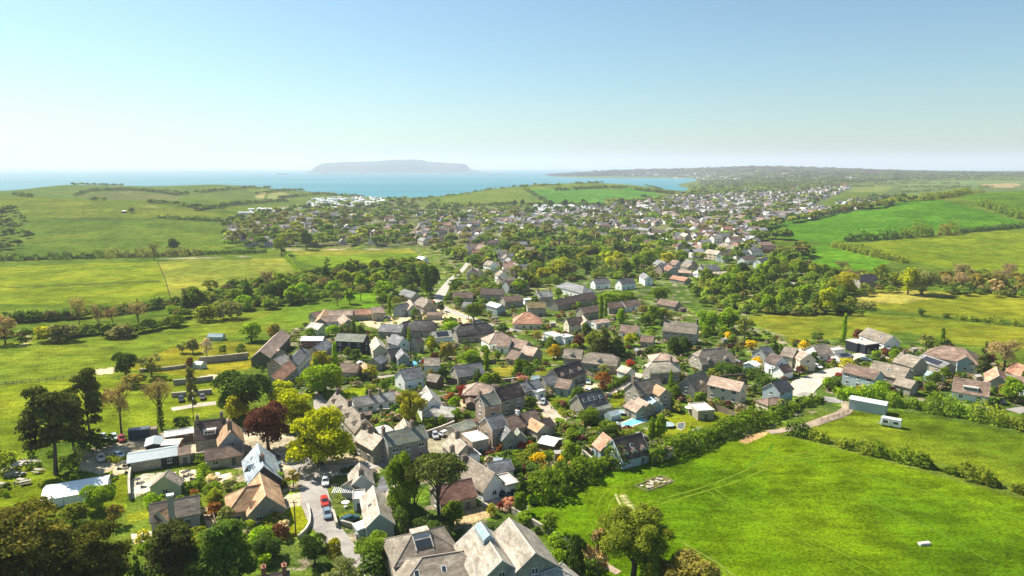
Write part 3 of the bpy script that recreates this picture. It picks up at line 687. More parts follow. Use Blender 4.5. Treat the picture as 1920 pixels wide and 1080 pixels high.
# ------------------------------------------------------------------ foliage
def leaf_mat(name, c, trans=.52, var=.22, c2=None, attr=False):
    m = bpy.data.materials.new(name); nt = nodes(m); out = N(nt, 'ShaderNodeOutputMaterial')
    at = N(nt, 'ShaderNodeAttribute', attribute_name='tint'); info = N(nt, 'ShaderNodeObjectInfo')
    f = mul(nt, at.outputs['Fac'], ramp(nt, info.outputs['Random'], 0, 1, 1 - var, 1 + var))
    if attr:
        cc = N(nt, 'ShaderNodeAttribute', attribute_name='Col').outputs['Color']; f = at.outputs['Fac']
    else:
        w2 = c2 or (c[0] * 1.22, c[1] * 1.1, c[2] * .9)
        h = N(nt, 'ShaderNodeMath', operation='FRACT'); nt.links.new(mul(nt, info.outputs['Random'], 7.31), h.inputs[0])
        cc = mixc(nt, mul(nt, h.outputs[0], .6), (*c, 1)[:3], w2)
        cc = mixc(nt, ramp(nt, at.outputs['Fac'], .9, 1.5, 0, .65), cc, w2)
    base = scale_c(nt, mixc(nt, 1.0, cc, (1.1, 1.0, .85), 'MULTIPLY'), f)
    d = N(nt, 'ShaderNodeBsdfDiffuse'); t = N(nt, 'ShaderNodeBsdfTranslucent'); mx = N(nt, 'ShaderNodeMixShader'); mx.inputs[0].default_value = trans
    nt.links.new(base, d.inputs[0]); nt.links.new(mixc(nt, 1.0, base, (1.2, 1.3, .45), 'MULTIPLY'), t.inputs[0])
    nt.links.new(d.outputs[0], mx.inputs[1]); nt.links.new(t.outputs[0], mx.inputs[2]); nt.links.new(mx.outputs[0], out.inputs[0])
    return m
LEAF = {k: leaf_mat(k + '_leaves', *a) for k, a in dict(
    mid=((.160, .255, .032), .52), bright=((.205, .340, .024), .52), lime=((.330, .390, .018), .52), dark=((.084, .155, .034), .42), copper=((.150, .062, .050), .35, .12), yellow=((.60, .48, .02), .38),
    gold=((.36, .38, .034), .48), olive=((.220, .285, .042), .5), bronze=((.26, .245, .065), .45), pine=((.084, .116, .036), .32), cypress=((.085, .110, .024), .32, .15, (.19, .160, .036)), pale=((.235, .285, .110), .42),
    twig=((.33, .27, .165), .3), grey=((.205, .225, .095), .35), blossom=((.55, .50, .42), .3), pink=((.42, .22, .20), .3), red=((.30, .040, .025), .25), rust=((.26, .12, .035), .3), hedge=((.110, .200, .026),)).items()}
M_BARK = surf('tree_bark', (.085, .065, .048), rough=.95, s1=1.5, s2=6, amp=.3)
M_IVY = LEAF['dark']
def leaves(g, cen, rad, n, size, up=.15, shellp=.45, flat=1.0, asp=1.0):
    """n leaf clumps through the outer part of each lobe; returns vertices, faces, tints"""
    cen = np.asarray(cen, float); rad = np.asarray(rad, float); k = len(cen)
    a = (rad.prod(1)) ** (2 / 3); cnt = np.maximum(1, (n * a / a.sum())).astype(int)
    li = np.repeat(np.arange(k), cnt); m = len(li)
    d = g.normal(size=(m, 3)); d /= np.linalg.norm(d, axis=1)[:, None]
    d[:, 2] = np.where(d[:, 2] < -.25, np.abs(d[:, 2]), d[:, 2])
    rr = 1 - shellp * g.random(m) ** 1.6 + g.normal(size=m) * .05
    p = cen[li] + d * rad[li] * rr[:, None]
    keep = np.ones(m, bool)
    for j in range(k):
        q = np.linalg.norm((p - cen[j]) / rad[j], axis=1); keep &= ~((q < .62) & (li != j))
    p, d, li = p[keep], d[keep], li[keep]; m = len(p)
    nrm = d * .7 + g.normal(size=(m, 3)) * .5 + np.array([0, 0, up + .25]); nrm[:, 2] *= 1 / flat if flat else 1
    nrm /= np.linalg.norm(nrm, axis=1)[:, None]
    t = np.cross(nrm, g.normal(size=(m, 3))); t /= np.linalg.norm(t, axis=1)[:, None]; b = np.cross(nrm, t)
    s = size * (.55 + .9 * g.random(m))[:, None] * .5
    V = np.stack([p - t * s * asp - b * s * .6, p + t * s * asp * .7 - b * s, p + t * s * asp + b * s * .7, p - t * s * asp * .6 + b * s], 1).reshape(-1, 3)
    F = np.arange(4 * m).reshape(-1, 4)
    lt = g.normal(1, .17, k)[li] * g.normal(1, .2, m)
    return V, F, np.repeat(np.clip(lt, .4, 1.7), 4)
def leaf_mesh(name, parts, mats):
    V = []; F = []; T = []; MI = []; b = 0
    for (v, f, t), mi in parts:
        V.append(v); F.append(f + b); T.append(t); MI.append(np.full(len(f), mi)); b += len(v)
    V = np.concatenate(V); F = np.concatenate(F); T = np.concatenate(T); MI = np.concatenate(MI)
    me = bpy.data.meshes.new(name)
    me.vertices.add(len(V)); me.vertices.foreach_set('co', V.astype(np.float32).ravel()); me.loops.add(F.size); me.loops.foreach_set('vertex_index', F.astype(np.int32).ravel())
    me.polygons.add(len(F)); me.polygons.foreach_set('loop_start', np.arange(len(F), dtype=np.int32) * 4)
    try: me.polygons.foreach_set('loop_total', np.full(len(F), 4, np.int32))
    except Exception: pass
    for m in mats: me.materials.append(m)
    me.polygons.foreach_set('material_index', MI.astype(np.int32)); me.update(calc_edges=True)
    a = me.attributes.new('tint', 'FLOAT', 'POINT'); a.data.foreach_set('value', T.astype(np.float32))
    return me
def trunk_mesh(g, h, r, limbs, spread=.3, lean=.0, zm=.86):
    b = MB(); pts = [(lean * z * z + .02 * math.sin(5 * z), .02 * math.cos(4 * z) - .02, z) for z in np.linspace(-.04, h, 6)]
    b.tube(pts, [r * 1.35, r, r * .85, r * .7, r * .55, r * .35], 7)
    for i in range(limbs):
        z0 = h * (.45 + .5 * i / max(1, limbs)); a = i * 2.4 + g.random() * .8; l = spread * (.7 + .6 * g.random())
        p0 = (lean * z0 * z0, 0, z0); p2 = (p0[0] + l * math.cos(a), l * math.sin(a), min(zm, z0 + l * (.55 + .5 * g.random()) + .06)); p1 = tuple((p0[j] * .5 + p2[j] * .5) + (.03 if j == 2 else 0) for j in range(3))
        b.tube([p0, p1, p2], [r * .5, r * .32, r * .12], 5)
        for q in range(2):
            a2 = a + (q - .5) * 1.3; p3 = (p2[0] + .5 * l * math.cos(a2), p2[1] + .5 * l * math.sin(a2), min(zm + .05, p2[2] + .25 * l)); b.tube([p1, p3], [r * .2, r * .06], 4)
    return b.mesh('trunk', [M_BARK])
def lobes_round(g, n, z0, z1, rxy=.5, rl=.2, topw=.75):
    C, Rr = [], []
    zc = (z0 + z1) / 2; hz = (z1 - z0) / 2
    for i in range(n):
        d = g.normal(size=3); d /= np.linalg.norm(d); q = .45 + .55 * g.random() ** .5
        r = rl * (.7 + .6 * g.random()); x, y = d[0] * (rxy - r * .8) * q, d[1] * (rxy - r * .8) * q; z = zc + d[2] * (hz - r * .75) * q
        C.append((x, y, z)); Rr.append((r, r, r * .82))
    C.append((0, 0, zc)); Rr.append((rxy * .62, rxy * .62, hz * .7)); return C, Rr
PROTO = {}
def proto(shape, leaf, hi=0, var=0):
    key = (shape, leaf, hi, var)
    if key in PROTO: return PROTO[key]
    g = np.random.default_rng(abs(hash((shape, hi, var))) % 1000 if False else (sum(map(ord, shape)) * 7 + var * 31 + hi * 3))
    L = LEAF[leaf]; n = (2600, 10000, 30000)[hi]; sz = (.060, .033, .020)[hi]; tr = None
    if shape == 'round':
        C, Rr = lobes_round(g, (16, 26, 40)[hi], .02, 1.0, .5, (.20, .17, .14)[hi]); me = leaf_mesh('crown', [(leaves(g, C, Rr, n, sz), 0)], [L]); tr = trunk_mesh(g, .6, .035, 5)
    elif shape == 'spread':   # wide, drooping skirts
        C, Rr = lobes_round(g, (17, 28, 44)[hi], .06, .98, .5, (.19, .16, .13)[hi])
        for i in range(10): a = i * .63; C.append((.38 * math.cos(a), .38 * math.sin(a), .22 + .1 * g.random())); Rr.append((.12, .12, .17))
        me = leaf_mesh('crown', [(leaves(g, C, Rr, int(n * 1.15), sz, up=-.1), 0)], [L]); tr = trunk_mesh(g, .55, .04, 6)
    elif shape == 'loose':
        C, Rr = lobes_round(g, 17, .05, 1.0, .5, .15); C.pop(); Rr.pop(); me = leaf_mesh('crown', [(leaves(g, C, Rr, int(n * .6), sz * .85, shellp=.8), 0)], [L]); tr = trunk_mesh(g, .72, .028, 7, .32)
    elif shape == 'column':
        C = [(g.normal() * .06, g.normal() * .06, z) for z in np.linspace(.1, .86, 12)]; Rr = [(.40 * (1 - abs(c[2] - .42) * .75),) * 2 + (.13,) for c in C]; me = leaf_mesh('crown', [(leaves(g, C, Rr, n, sz * 1.1), 0)], [L]); tr = trunk_mesh(g, .5, .05, 2, .1)
    elif shape == 'dome':
        C, Rr = lobes_round(g, (18, 30, 52)[hi], .34, 1.0, .5, (.18, .15, .115)[hi]); me = leaf_mesh('crown', [(leaves(g, C, Rr, n, sz * .9, up=.3), 0)], [L]); tr = trunk_mesh(g, .62, .04, 8, .24, .03, .66)
    elif shape == 'cone':
        C = []; Rr = []
        for z in np.linspace(.08, .95, 13):
            w = .46 * (1 - z) ** .8 + .03
            for q in range(max(1, int(5 * (1 - z)) + 1)): a = g.random() * 6.28; C.append((w * .5 * math.cos(a), w * .5 * math.sin(a), z)); Rr.append((w * .62, w * .62, .055))
        me = leaf_mesh('crown', [(leaves(g, C, Rr, n, sz), 0)], [L]); tr = trunk_mesh(g, .6, .03, 0)
    elif shape == 'umbrella':
        C = []; Rr = []
        for i in range((16, 26, 40)[hi]):
            a = i * 2.4; q = .36 * math.sqrt((i + .5) / (16, 26, 40)[hi]); C.append((q * math.cos(a), q * math.sin(a), .86 - .45 * q * q + g.normal() * .025)); Rr.append((.15, .15, .085))
        me = leaf_mesh('crown', [(leaves(g, C, Rr, n, sz * .9, shellp=.7), 0)], [L]); tr = trunk_mesh(g, .70, .034, 9, .24, .05, .76)
    elif shape == 'tiers':     # tall old pine, foliage in separate plates on bare trunks
        C = []; Rr = []
        for i in range(21):
            z = .36 + .6 * (i / 20) + g.normal() * .03; a = i * 2.1; q = (.33 if i < 15 else .20) * (.5 + .6 * g.random()); C.append((q * math.cos(a), q * math.sin(a), z)); Rr.append((.185, .165, .06 + .03 * g.random()))
        me = leaf_mesh('crown', [(leaves(g, C, Rr, n, sz * .9, shellp=.8), 0)], [L]); tr = trunk_mesh(g, .84, .030, 10, .22, .06, .84)
    elif shape == 'layered':   # spreading cypress with shelving sprays
        C = []; Rr = []
        for i in range((26, 50, 95)[hi]):
            z = .25 + .72 * g.random(); w = .5 * math.sqrt(max(.02, 1 - ((z - .2) / .82) ** 2)); a = g.random() * 6.283; q = w * g.random() ** .5 * .85; C.append((q * math.cos(a), q * math.sin(a), z)); Rr.append((.16, .13, .045))
        C.append((0, 0, .45)); Rr.append((.4, .4, .4))
        me = leaf_mesh('crown', [(leaves(g, C, Rr, n, sz, up=.5, shellp=.6), 0)], [L]); tr = trunk_mesh(g, .55, .045, 5, .2, 0, .6)
    elif shape == 'bare':      # leafless or just budding: twigs
        C, Rr = lobes_round(g, 9, .24, 1.0, .5, .27); C.pop(); Rr.pop(); me = leaf_mesh('crown', [(leaves(g, C, Rr, int(n * .36), sz * .42, shellp=1.0, asp=3.6), 0)], [L]); tr = trunk_mesh(g, .78, .026, 13, .34)
    elif shape == 'ivied':
        C, Rr = lobes_round(g, 8, .40, 1.0, .5, .26); C.pop(); Rr.pop()
        C2 = [(0, 0, z) for z in np.linspace(.06, .62, 9)]; R2 = [(.13 - .06 * z, .13 - .06 * z, .06) for z in np.linspace(0, 1, 9)]
        me = leaf_mesh('crown', [(leaves(g, C, Rr, int(n * .34), sz * .42, shellp=1.0, asp=3.6), 0), (leaves(g, C2, R2, 900, sz * .8), 1)], [L, M_IVY]); tr = trunk_mesh(g, .78, .026, 12, .34)
    elif shape == 'shrub':
        C, Rr = lobes_round(g, 9, .02, 1.0, .5, .22); C.append((0, 0, .25)); Rr.append((.45, .45, .25)); me = leaf_mesh('crown', [(leaves(g, C, Rr, (620, 2600, 5000)[hi], (.10, .055, .04)[hi]), 0)], [L])
    PROTO[key] = (me, tr); return PROTO[key]
TREES = []    # x, y, radius of everything planted
NAMES = dict(round='broadleaf_tree', spread='broadleaf_tree', loose='broadleaf_tree', column='columnar_tree', cone='conifer_tree', umbrella='pine_tree', tiers='pine_tree', layered='cypress_tree', dome='pine_tree', bare='bare_tree', ivied='bare_tree')
_tv = [0]
def plant(shape, leaf, x, y, w, h, label, group=None, hi=0, cat=None, kind2=None):
    _tv[0] += 1; z = float(gz(x, y)); me, tr = proto(shape, leaf, hi, _tv[0] % (3 if hi == 0 else 1)); rz = random.random() * 6.28
    TREES.append((x, y, w / 2))
    if tr is None:
        o = link(bpy.data.objects.new('shrub', me)); o.location = (x, y, z); o.scale = (w, w, h); o.rotation_euler = (0, 0, rz); tag(o, label, cat or 'shrub', group); return o
    r = link(bpy.data.objects.new(NAMES[shape], None)); r.location = (x, y, z); r.scale = (w, w, h); r.rotation_euler = (0, 0, rz)
    tag(r, label, cat or 'tree', group)
    link(bpy.data.objects.new('trunk', tr), r); link(bpy.data.objects.new('crown', me), r)
    return r
LEAFWORD = dict(mid='mid green', bright='bright green', lime='yellow green', dark='dark green', copper='copper leaved', yellow='yellow flowering', gold='golden green', olive='olive green', bronze='bronze leaved', pine='dark', cypress='brownish green', pale='pale green', twig='brown twiggy', grey='grey green', blossom='white blossoming', pink='pink flowering', red='red leaved', rust='rust coloured', hedge='green')
SHAPEWORD = dict(round='round tree', spread='spreading tree', loose='loose open tree', column='slim upright tree', cone='conical conifer', umbrella='flat topped pine', dome='domed pine', tiers='tall pine', layered='spreading cypress', bare='leafless tree', ivied='ivy clad leafless tree', shrub='shrub')
def tree_px(shape, leaf, u, vt, vb, wpx, label=None, ref=None, hi=0, group=None):
    """a tree seen standing at (u, vb) with its top at vt and a crown wpx wide"""
    x, y, z = hit(u, vb); d = y * CP + (CAM_Z - z) * SP; w = wpx * d / 1280; h = CAM_Z - y * float(slope(vt)) - z
    h = max(h, w * .45)
    if ref: MARKS.append((u, (vt + vb) / 2, ref))
    t = own_label(label) if label else None
    o = plant(shape, leaf, x, y, w, h, t, group, hi)
    if not label: PENDING.append((o, f'{LEAFWORD[leaf]} {SHAPEWORD[shape]}', u, (vt + vb) / 2))
    return o
def clear_of(x, y, r, k=.75):
    for cx, cy_, a, l, w in FOOT:
        dx, dy = x - cx, y - cy_
        if abs(dx) > 40 or abs(dy) > 40: continue
        p, q = dx * math.cos(a) + dy * math.sin(a), -dx * math.sin(a) + dy * math.cos(a)
        if abs(p) < l + r * .55 and abs(q) < w + r * .55: return False
    for x0, y0, r0 in ROADPTS:
        if (x - x0) ** 2 + (y - y0) ** 2 < (r0 + r * .7) ** 2: return False
    for x0, y0, r0 in TREES:
        if (x - x0) ** 2 + (y - y0) ** 2 < (k * (r + r0)) ** 2: return False
    return True
ROADPTS = []
KEEP = []     # lawns and yards left open (picture polygons)
def scatter(poly, n, kinds, wr, group, hr=(.9, 1.3), k=.75, tries=30, keep=True, fall=None, name=None):
    """n single trees or shrubs through a plot; kinds is a list of (shape, leaf, weight)"""
    us = [p[0] for p in poly]; vs = [p[1] for p in poly]; wts_ = np.array([q[2] for q in kinds], float); wts_ /= wts_.sum(); done = 0
    for _ in range(n * tries):
        if done >= n: break
        u, v = rng.uniform(min(us), max(us)), rng.uniform(min(vs), max(vs))
        if not inpoly(np.array([u]), np.array([v]), poly)[0]: continue
        if keep and any(inpoly(np.array([u]), np.array([v]), q)[0] for q in KEEP): continue
        x, y, z = hit(u, v); w = rng.uniform(*wr)
        if not clear_of(x, y, w / 2, k): continue
        sh, lf, _w = kinds[rng.choice(len(kinds), p=wts_)]; h = w * rng.uniform(*hr) * {'column': 2.2, 'cone': 1.6, 'bare': 1.15, 'tiers': 1.4}.get(sh, 1)
        if sh == 'column': w *= .5
        o = plant(sh, lf, x, y, w, h, None, group, 0)
        PENDING.append((o, f'{LEAFWORD[lf]} {SHAPEWORD[sh]}', u, v - h * 1280 / max(1, y) * .4)); done += 1
    return done
def hedge(pts, h, w, leaf, label, dens=1.0, size=.55, gaps=0.0, name='hedge', cat='hedge', rough=.35):
    Wp = walk(pts, .8); g = np.random.default_rng(len(Wp) * 13 + int(h * 10)); d = np.r_[0, np.cumsum(np.hypot(*np.diff(Wp, axis=0).T))]; L = d[-1]
    n = int(L * (2 * h + w) * 2.4 * dens / size ** 2 * .8); n = min(n, 60000)
    s = g.random(n) * L
    ph = g.random(4) * 6.28
    bump = 1 + rough * (.5 * np.sin(s / 2.1 + ph[0]) + .35 * np.sin(s / .9 + ph[1]) + .5 * np.sin(s / 5.3 + ph[2])) * .6
    if gaps: 
        gap = (np.sin(s / 3.7 + ph[3]) + np.sin(s / 1.9 + ph[0])) ; keep = gap > (-2 + 2 * gaps * 1.6); s = s[keep]; bump = bump[keep]; n = len(s)
    x = np.interp(s, d, Wp[:, 0]); y = np.interp(s, d, Wp[:, 1]); i = np.clip(np.searchsorted(d, s), 1, len(d) - 1); tx = Wp[i] - Wp[i - 1]; tx /= np.maximum(1e-6, np.hypot(*tx.T))[:, None]
    th = g.uniform(-.15, math.pi + .15, n); c, q = np.cos(th), np.maximum(0, np.sin(th)); sq = .55   # squarish section
    rr = (1 - .25 * g.random(n)); off = np.sign(c) * np.abs(c) ** sq * w / 2 * bump * rr; zz = q ** sq * h * bump * rr * (1 + .1 * g.normal(size=n)) + .1
    low = g.random(n) < .3; zz = np.where(low, zz * g.random(n), zz)
    px, py = x - tx[:, 1] * off, y + tx[:, 0] * off; pz = gz(px, py) + zz; p = np.c_[px, py, pz]
    nr = np.c_[-tx[:, 1] * c, tx[:, 0] * c, q + .2] * .7 + g.normal(size=(n, 3)) * .55; nr /= np.linalg.norm(nr, axis=1)[:, None]
    t = np.cross(nr, g.normal(size=(n, 3))); t /= np.linalg.norm(t, axis=1)[:, None]; b = np.cross(nr, t); sz = size * (.55 + .9 * g.random(n))[:, None] * .5
    V = np.stack([p - t * sz - b * sz * .6, p + t * sz * .7 - b * sz, p + t * sz + b * sz * .7, p - t * sz * .6 + b * sz], 1).reshape(-1, 3); F = np.arange(4 * n).reshape(-1, 4)
    tint = np.repeat(np.clip(g.normal(1, .22, n) * (1 + .15 * np.sin(s / 2.7)), .45, 1.6), 4)
    # leaf clumps only, with no core inside
    me = leaf_mesh(name, [((V, F, tint), 0)], [LEAF[leaf]]); o = link(bpy.data.objects.new(name, me)); tag(o, own_label(label), cat)
    for k in range(0, len(Wp), 3): TREES.append((Wp[k][0], Wp[k][1], w / 2))
    return o
# ------------------------------------------------------------------ roads and paths (before anything planted)
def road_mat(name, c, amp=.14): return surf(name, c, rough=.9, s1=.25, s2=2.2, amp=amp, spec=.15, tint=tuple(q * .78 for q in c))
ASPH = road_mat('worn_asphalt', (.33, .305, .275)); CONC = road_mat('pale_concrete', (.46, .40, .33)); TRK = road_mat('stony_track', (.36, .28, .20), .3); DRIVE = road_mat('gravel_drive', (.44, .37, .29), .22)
def road(name, pts, w, mat, lift=.06, kerb=False):
    Wp = walk(pts, 2.0); n = len(Wp); t = np.gradient(Wp, axis=0); t /= np.hypot(*t.T)[:, None]; nn = np.c_[-t[:, 1], t[:, 0]]
    ws = np.interp(np.linspace(0, 1, n), np.linspace(0, 1, len(w)), w) if hasattr(w, '__len__') else np.full(n, w)
    g = np.random.default_rng(n); wob = 1 + .08 * np.convolve(g.normal(size=n + 6), np.ones(7) / 7, 'valid')[:n]
    off = np.linspace(-.5, .5, 7); P_ = Wp[:, None] + nn[:, None] * (off[None, :, None] * (ws * wob)[:, None, None])
    P_ = P_.reshape(-1, 2); lift = lift + .00012 * P_[:, 1].mean(); V = np.c_[P_, gz(P_[:, 0], P_[:, 1]) + lift]; I = np.arange(n * 7).reshape(n, 7)
    o = structure(mesh_np(name, V, np.stack([I[:-1, :-1], I[:-1, 1:], I[1:, 1:], I[1:, :-1]], -1).reshape(-1, 4), [mat], smooth=True))
    for k in range(n): ROADPTS.append((Wp[k, 0], Wp[k, 1], ws[k] / 2))
    if kerb:
        for s in (-1, 1):
            b = MB(); q = Wp + nn * (s * (ws / 2 + .08))[:, None]; q2 = Wp + nn * (s * (ws / 2 + .22))[:, None]
            V = []; F = []
            for k in range(n):
                for (p_, zz) in ((q[k], .02), (q[k], .17), (q2[k], .17), (q2[k], .02)): V.append((p_[0], p_[1], float(gz(*p_)) + zz))
            for k in range(n - 1):
                for j in range(3): F.append((k * 4 + j, k * 4 + j + 1, k * 4 + 5 + j, k * 4 + 4 + j))
            structure(b.add(V, F).build('kerb', [road_mat('kerb_stone', (.36, .34, .31))]))
    return o
road('lane', [(705,1110),(672,1060),(640,1022),(604,978),(592,940),(584,900),(568,872),(556,850),(560,830)], [4.6, 4.2, 5, 6.6, 6, 5.6, 6], ASPH)
road('lane', [(592,880),(640,884),(690,872),(735,862),(765,852)], [6.5, 5.5, 4.6], ASPH, .075)
road('lane', [(560,832),(585,806),(606,780),(600,758),(600,742),(606,727),(640,718),(700,709),(752,704)], [5, 4, 3.6], road_mat('pale_lane', (.36, .32, .27)), .065)  # base colour a little paler than the worn asphalt
road('street', [(905,606),(876,594),(845,584),(818,572),(824,556),(834,540),(846,524),(866,508),(877,494),(879,482)], [5, 5.5, 7, 5, 4.4, 4, 4.4], road_mat('pale_street', (.42, .39, .34)))  # palest road surface in the village, by its own base colour
road('street', [(905,606),(935,614),(975,622)], 5, ASPH, .08)
road('estate_road', [(1487,742),(1500,727),(1522,713),(1550,700),(1590,690)], [11, 9, 6.5, 5.5], CONC, .06, True)
road('estate_road', [(1590,690),(1580,678),(1600,668),(1625,664),(1680,672)], 5, CONC, .085)
road('estate_road', [(1500,738),(1540,748),(1575,752)], 6, ASPH, .1)
road('farm_track', [(1583,756),(1592,764),(1580,776),(1550,786),(1510,800),(1440,811)], [3.2, 4, 3.4, 3], TRK)
road('drive', [(1008,744),(1022,762),(1040,776),(1066,786)], [4.5, 4.5, 8], DRIVE); road('drive', [(1138,742),(1160,730),(1184,716),(1200,700)], 3.6, DRIVE)
road('drive', [(322,768),(360,761),(405,756)], 4, DRIVE); road('drive', [(1900,765),(1920,772),(1960,780)], 8, ASPH)
road('footpath', [(1005,985),(1040,1000),(1075,1022),(1110,1045),(1160,1075)], 1.6, TRK)
road('footpath', [(943,914),(952,926),(930,938),(905,948)], 2.4, DRIVE)
for pts_, w_, c_ in LINES[:13]: road('tyre_track', pts_, max(.26, w_ * .6), surf('worn_grass_%d' % int(c_[0] * 1000), tuple(q * .74 for q in c_), s1=.4, s2=3, amp=.3, spec=0, rough=1), .03)
KEEP += [[(1148,806),(1150,776),(1218,768),(1226,806)], [(1485,745),(1498,722),(1560,690),(1600,690),(1570,715),(1530,745)]]
KEEP += [p for p, c, k, a, b_ in PLOTS[-60:] if c[0] > .13 and b_ < 350]
# ------------------------------------------------------------------ the village: every roof by the line of its ridge
h = house
h('bungalow', (307,892,315,881), 8.6, 2.6, 'stone_brown', 'green', pitch=38, label='small bungalow with a pale green end wall under a tile hung gable', ref='the pale green bungalow', storey=1, ov=.25)
h('stonecot', (282,944,371,928), 8, 3.3, 'stone_brown', 'grey', pitch=40, label='long grey cottage with a tall white topped chimney on its front', ref='the tall chimney cottage', ch=())
h(None, (300,956,313,948), 5.4, 3.4, 'orange', 'grey', of='stonecot', pitch=42)
h('shed', (240,852,332,838), 9, 2.5, 'metal', 'dark', pitch=14, label='long low shed with a blue grey metal roof beside the car park', ref='the long metal shed', name='shed', cat='shed')
h(None, (335,839,356,836), 6.2, 2.6, 'brown', 'stone', of='shed', pitch=24, gwin=False)
h('carport', (290,817,287,831), 5, 2.3, 'metal', 'dark', pitch=14, label='small open carport with a ribbed pale roof by the car park', name='carport', cat='carport', win=False)  # dark walls stand in for the shade inside the open front
h('outb', (309,811,361,803), 6, 2.5, 'felt', 'wood', pitch=9, label='low outbuilding with a wide pale roof behind the carport', name='outbuilding', cat='outbuilding', ref='the pale roofed outbuilding')
h(None, (307,827,338,825), 5, 2.3, 'felt', 'wood', of='outb', pitch=9, win=False)
h('pub', (366,790,420,784), 10, 4.6, 'dark_brown', 'stone', pitch=44, label='large dark brown tiled inn with a big grey front gable and chimneys', ref='the brown tiled inn', ch=((.08, 1.6), (.92, 1.8)), dorm=((1,1,'box'),), name='inn', cat='inn')
h(None, (427,784,432,808), 8.2, 4.6, 'orange', 'grey', of='pub', pitch=48, ch=((.8, 2.0),))
h(None, (385,842,452,832), 7, 2.4, 'brown', 'stone', of='pub', pitch=35)
h('slatehouse', (483,832,494,872), 10, 2.7, 'blue_slate', 'dark', pitch=46, label='steep blue grey roofed house with a pale ridge and dark gable', ref='the blue grey roofed house', lights=2, ch=((.75,1.2),), verge='white')
h(None, (468,872,482,868), 5.5, 2.7, 'blue_slate', 'dark', of='slatehouse', pitch=46)
h('orange', (487,887,498,928), 10, 2.7, 'orange', 'stone_grey', pitch=44, label='stone house with a bright orange tiled roof by the lane', ref='the bright orange roof', dorm=((1,3,'g'),))
h(None, (461,913,489,908), 8, 2.6, 'orange', 'stone', 'hip', of='orange', pitch=40)
h('lanecot', (674,868,678,890), 7, 3.4, 'stone_light', 'grey', pitch=42, label='small pale roofed cottage at the lane junction with a side lean to', ref='the junction cottage', ch=((.9,1.1),), verge='white')
h(None, (652,905,668,895), 5, 2.6, 'stone_brown', 'grey', of='lanecot', pitch=30, gwin=False)
h('longcot', (700,911,712,962), 7.4, 3.8, 'stone_light', 'teal', pitch=42, label='long pale stone roofed cottage with a bluish gable end over the driveway', ref='the long pale cottage', lights=1, verge='white')
h(None, (681,975,687,983), 4.2, 2.4, 'white', 'teal', 'mono', of='longcot', pitch=14, win=False)
h(None, (663,929,683,927), 5, 2.6, 'white', 'white', 'flat', of='longcot')
h('smallcot', (742,905,748,915), 6.6, 3.8, 'cream', 'stone', pitch=42, label='little stone cottage with a cream roof under the tall pines', ref='the little pine cottage')
h(None, (716,894,738,896), 7, 2.6, 'slate_grey', 'stone', of='smallcot', pitch=34)
h('pinebarn', (816,911,882,896), 8.4, 3.2, 'redbrown', 'stone', pitch=40, label='stone outbuilding with a red brown roof partly behind the flat topped pine', name='outbuilding', cat='outbuilding', ref='the red brown outbuilding')
h('whitecot', (878,856,927,886), 8.4, 3.0, 'stone_brown', 'white', pitch=48, label='white gabled cottage with a steep grey brown roof by the field', ref='the white gabled cottage')
h(None, (914,868,955,860), 6, 3.6, 'slate_grey', 'white', of='whitecot', pitch=36)
h(None, (938,902,962,896), 6.5, 2.9, 'felt', 'white', 'flat', of='whitecot')
h('terrace', (631,735,684,786), 7.6, 4.4, 'stone_brown', 'stone', pitch=46, label='row of brown stone cottages with four gabled dormers beside the lane', ref='the dormered cottage row', ch=((.06,1.3),(.5,1.3),(.93,1.3)), dorm=((1,4,'g'),))
h('lower', (682,802,717,820), 8, 4.6, 'stone_light', 'stone', pitch=38, label='stone house with a pale tiled roof across from the lime tree', ref='the pale tiled house', ch=((.0,1.4),(.35,1.3)))
h(None, (710,835,716,832), 3.6, 3.2, 'white', 'stone', 'mono', of='lower', pitch=16, win=False)
h('greenstone', (719,812,792,797), 8.6, 6.0, 'slate_green', 'stone_grey', pitch=36, label='large two storey stone house with a grey green slate roof', ref='the grey green stone house', ch=((.0,1.6),(.72,1.8)), verge='white')
h(None, (757,785,762,797), 6.4, 5.4, 'cream', 'stone', of='greenstone', pitch=42)
h('annex', (705,805,728,799), 6, 3, 'felt', 'white', pitch=10, label='white walled low annex with a pale roof behind the pale tiled house', name='outbuilding', cat='outbuilding')
h('whitelow', (661,745,738,734), 6.4, 2.8, 'pale', 'white', pitch=38, label='long low white cottage with a mottled grey roof and two chimneys', ref='the long white cottage', ch=((.42,1.5),(.66,1.5)))
h('willowhouse', (799,724,811,744), 9, 4.4, 'pale', 'white', pitch=44, label='white house with a pale roof half hidden by the yellow tree', ref='the half hidden white house')
h('lowhip', (820,760,828,760), 7.5, 2.5, 'pale', 'stone', 'hip', pitch=30, label='low building with a pale hipped roof beside the gravel yard')
h('garage', (848,798,882,787), 6.8, 2.9, 'slate_green', 'cream', pitch=22, label='cream double garage with a greenish roof behind the two white cars', ref='the cream double garage', name='garage', cat='garage', win=False)
h('tallpink', (900,741,929,736), 8.4, 7.6, 'slate_green', 'stone_pink', pitch=36, label='tall three storey pinkish stone house with a grey green roof', ref='the tall pink house', ch=((.0,1.2),), verge='white')
h('tallcream', (911,782,939,775), 8.4, 6.8, 'slate_grey', 'stone_pink', pitch=38, label='tall grey roofed stone house with a blank cream end wall', ref='the tall cream ended house', verge='white')
h('longbrown', (927,728,972,717), 8.6, 6.0, 'dark_brown', 'stone', pitch=42, label='long two storey stone house with a dark brown roof and white verges', ref='the long dark brown house', ch=((.02,1.0),), verge='white')
h(None, (976,718,1008,711), 7.2, 3.6, 'slate_grey', 'stone', of='longbrown', pitch=36, ch=((.4,1.2),))
h(None, (1000,733,1014,729), 5, 2.7, 'white', 'white', 'flat', of='longbrown')
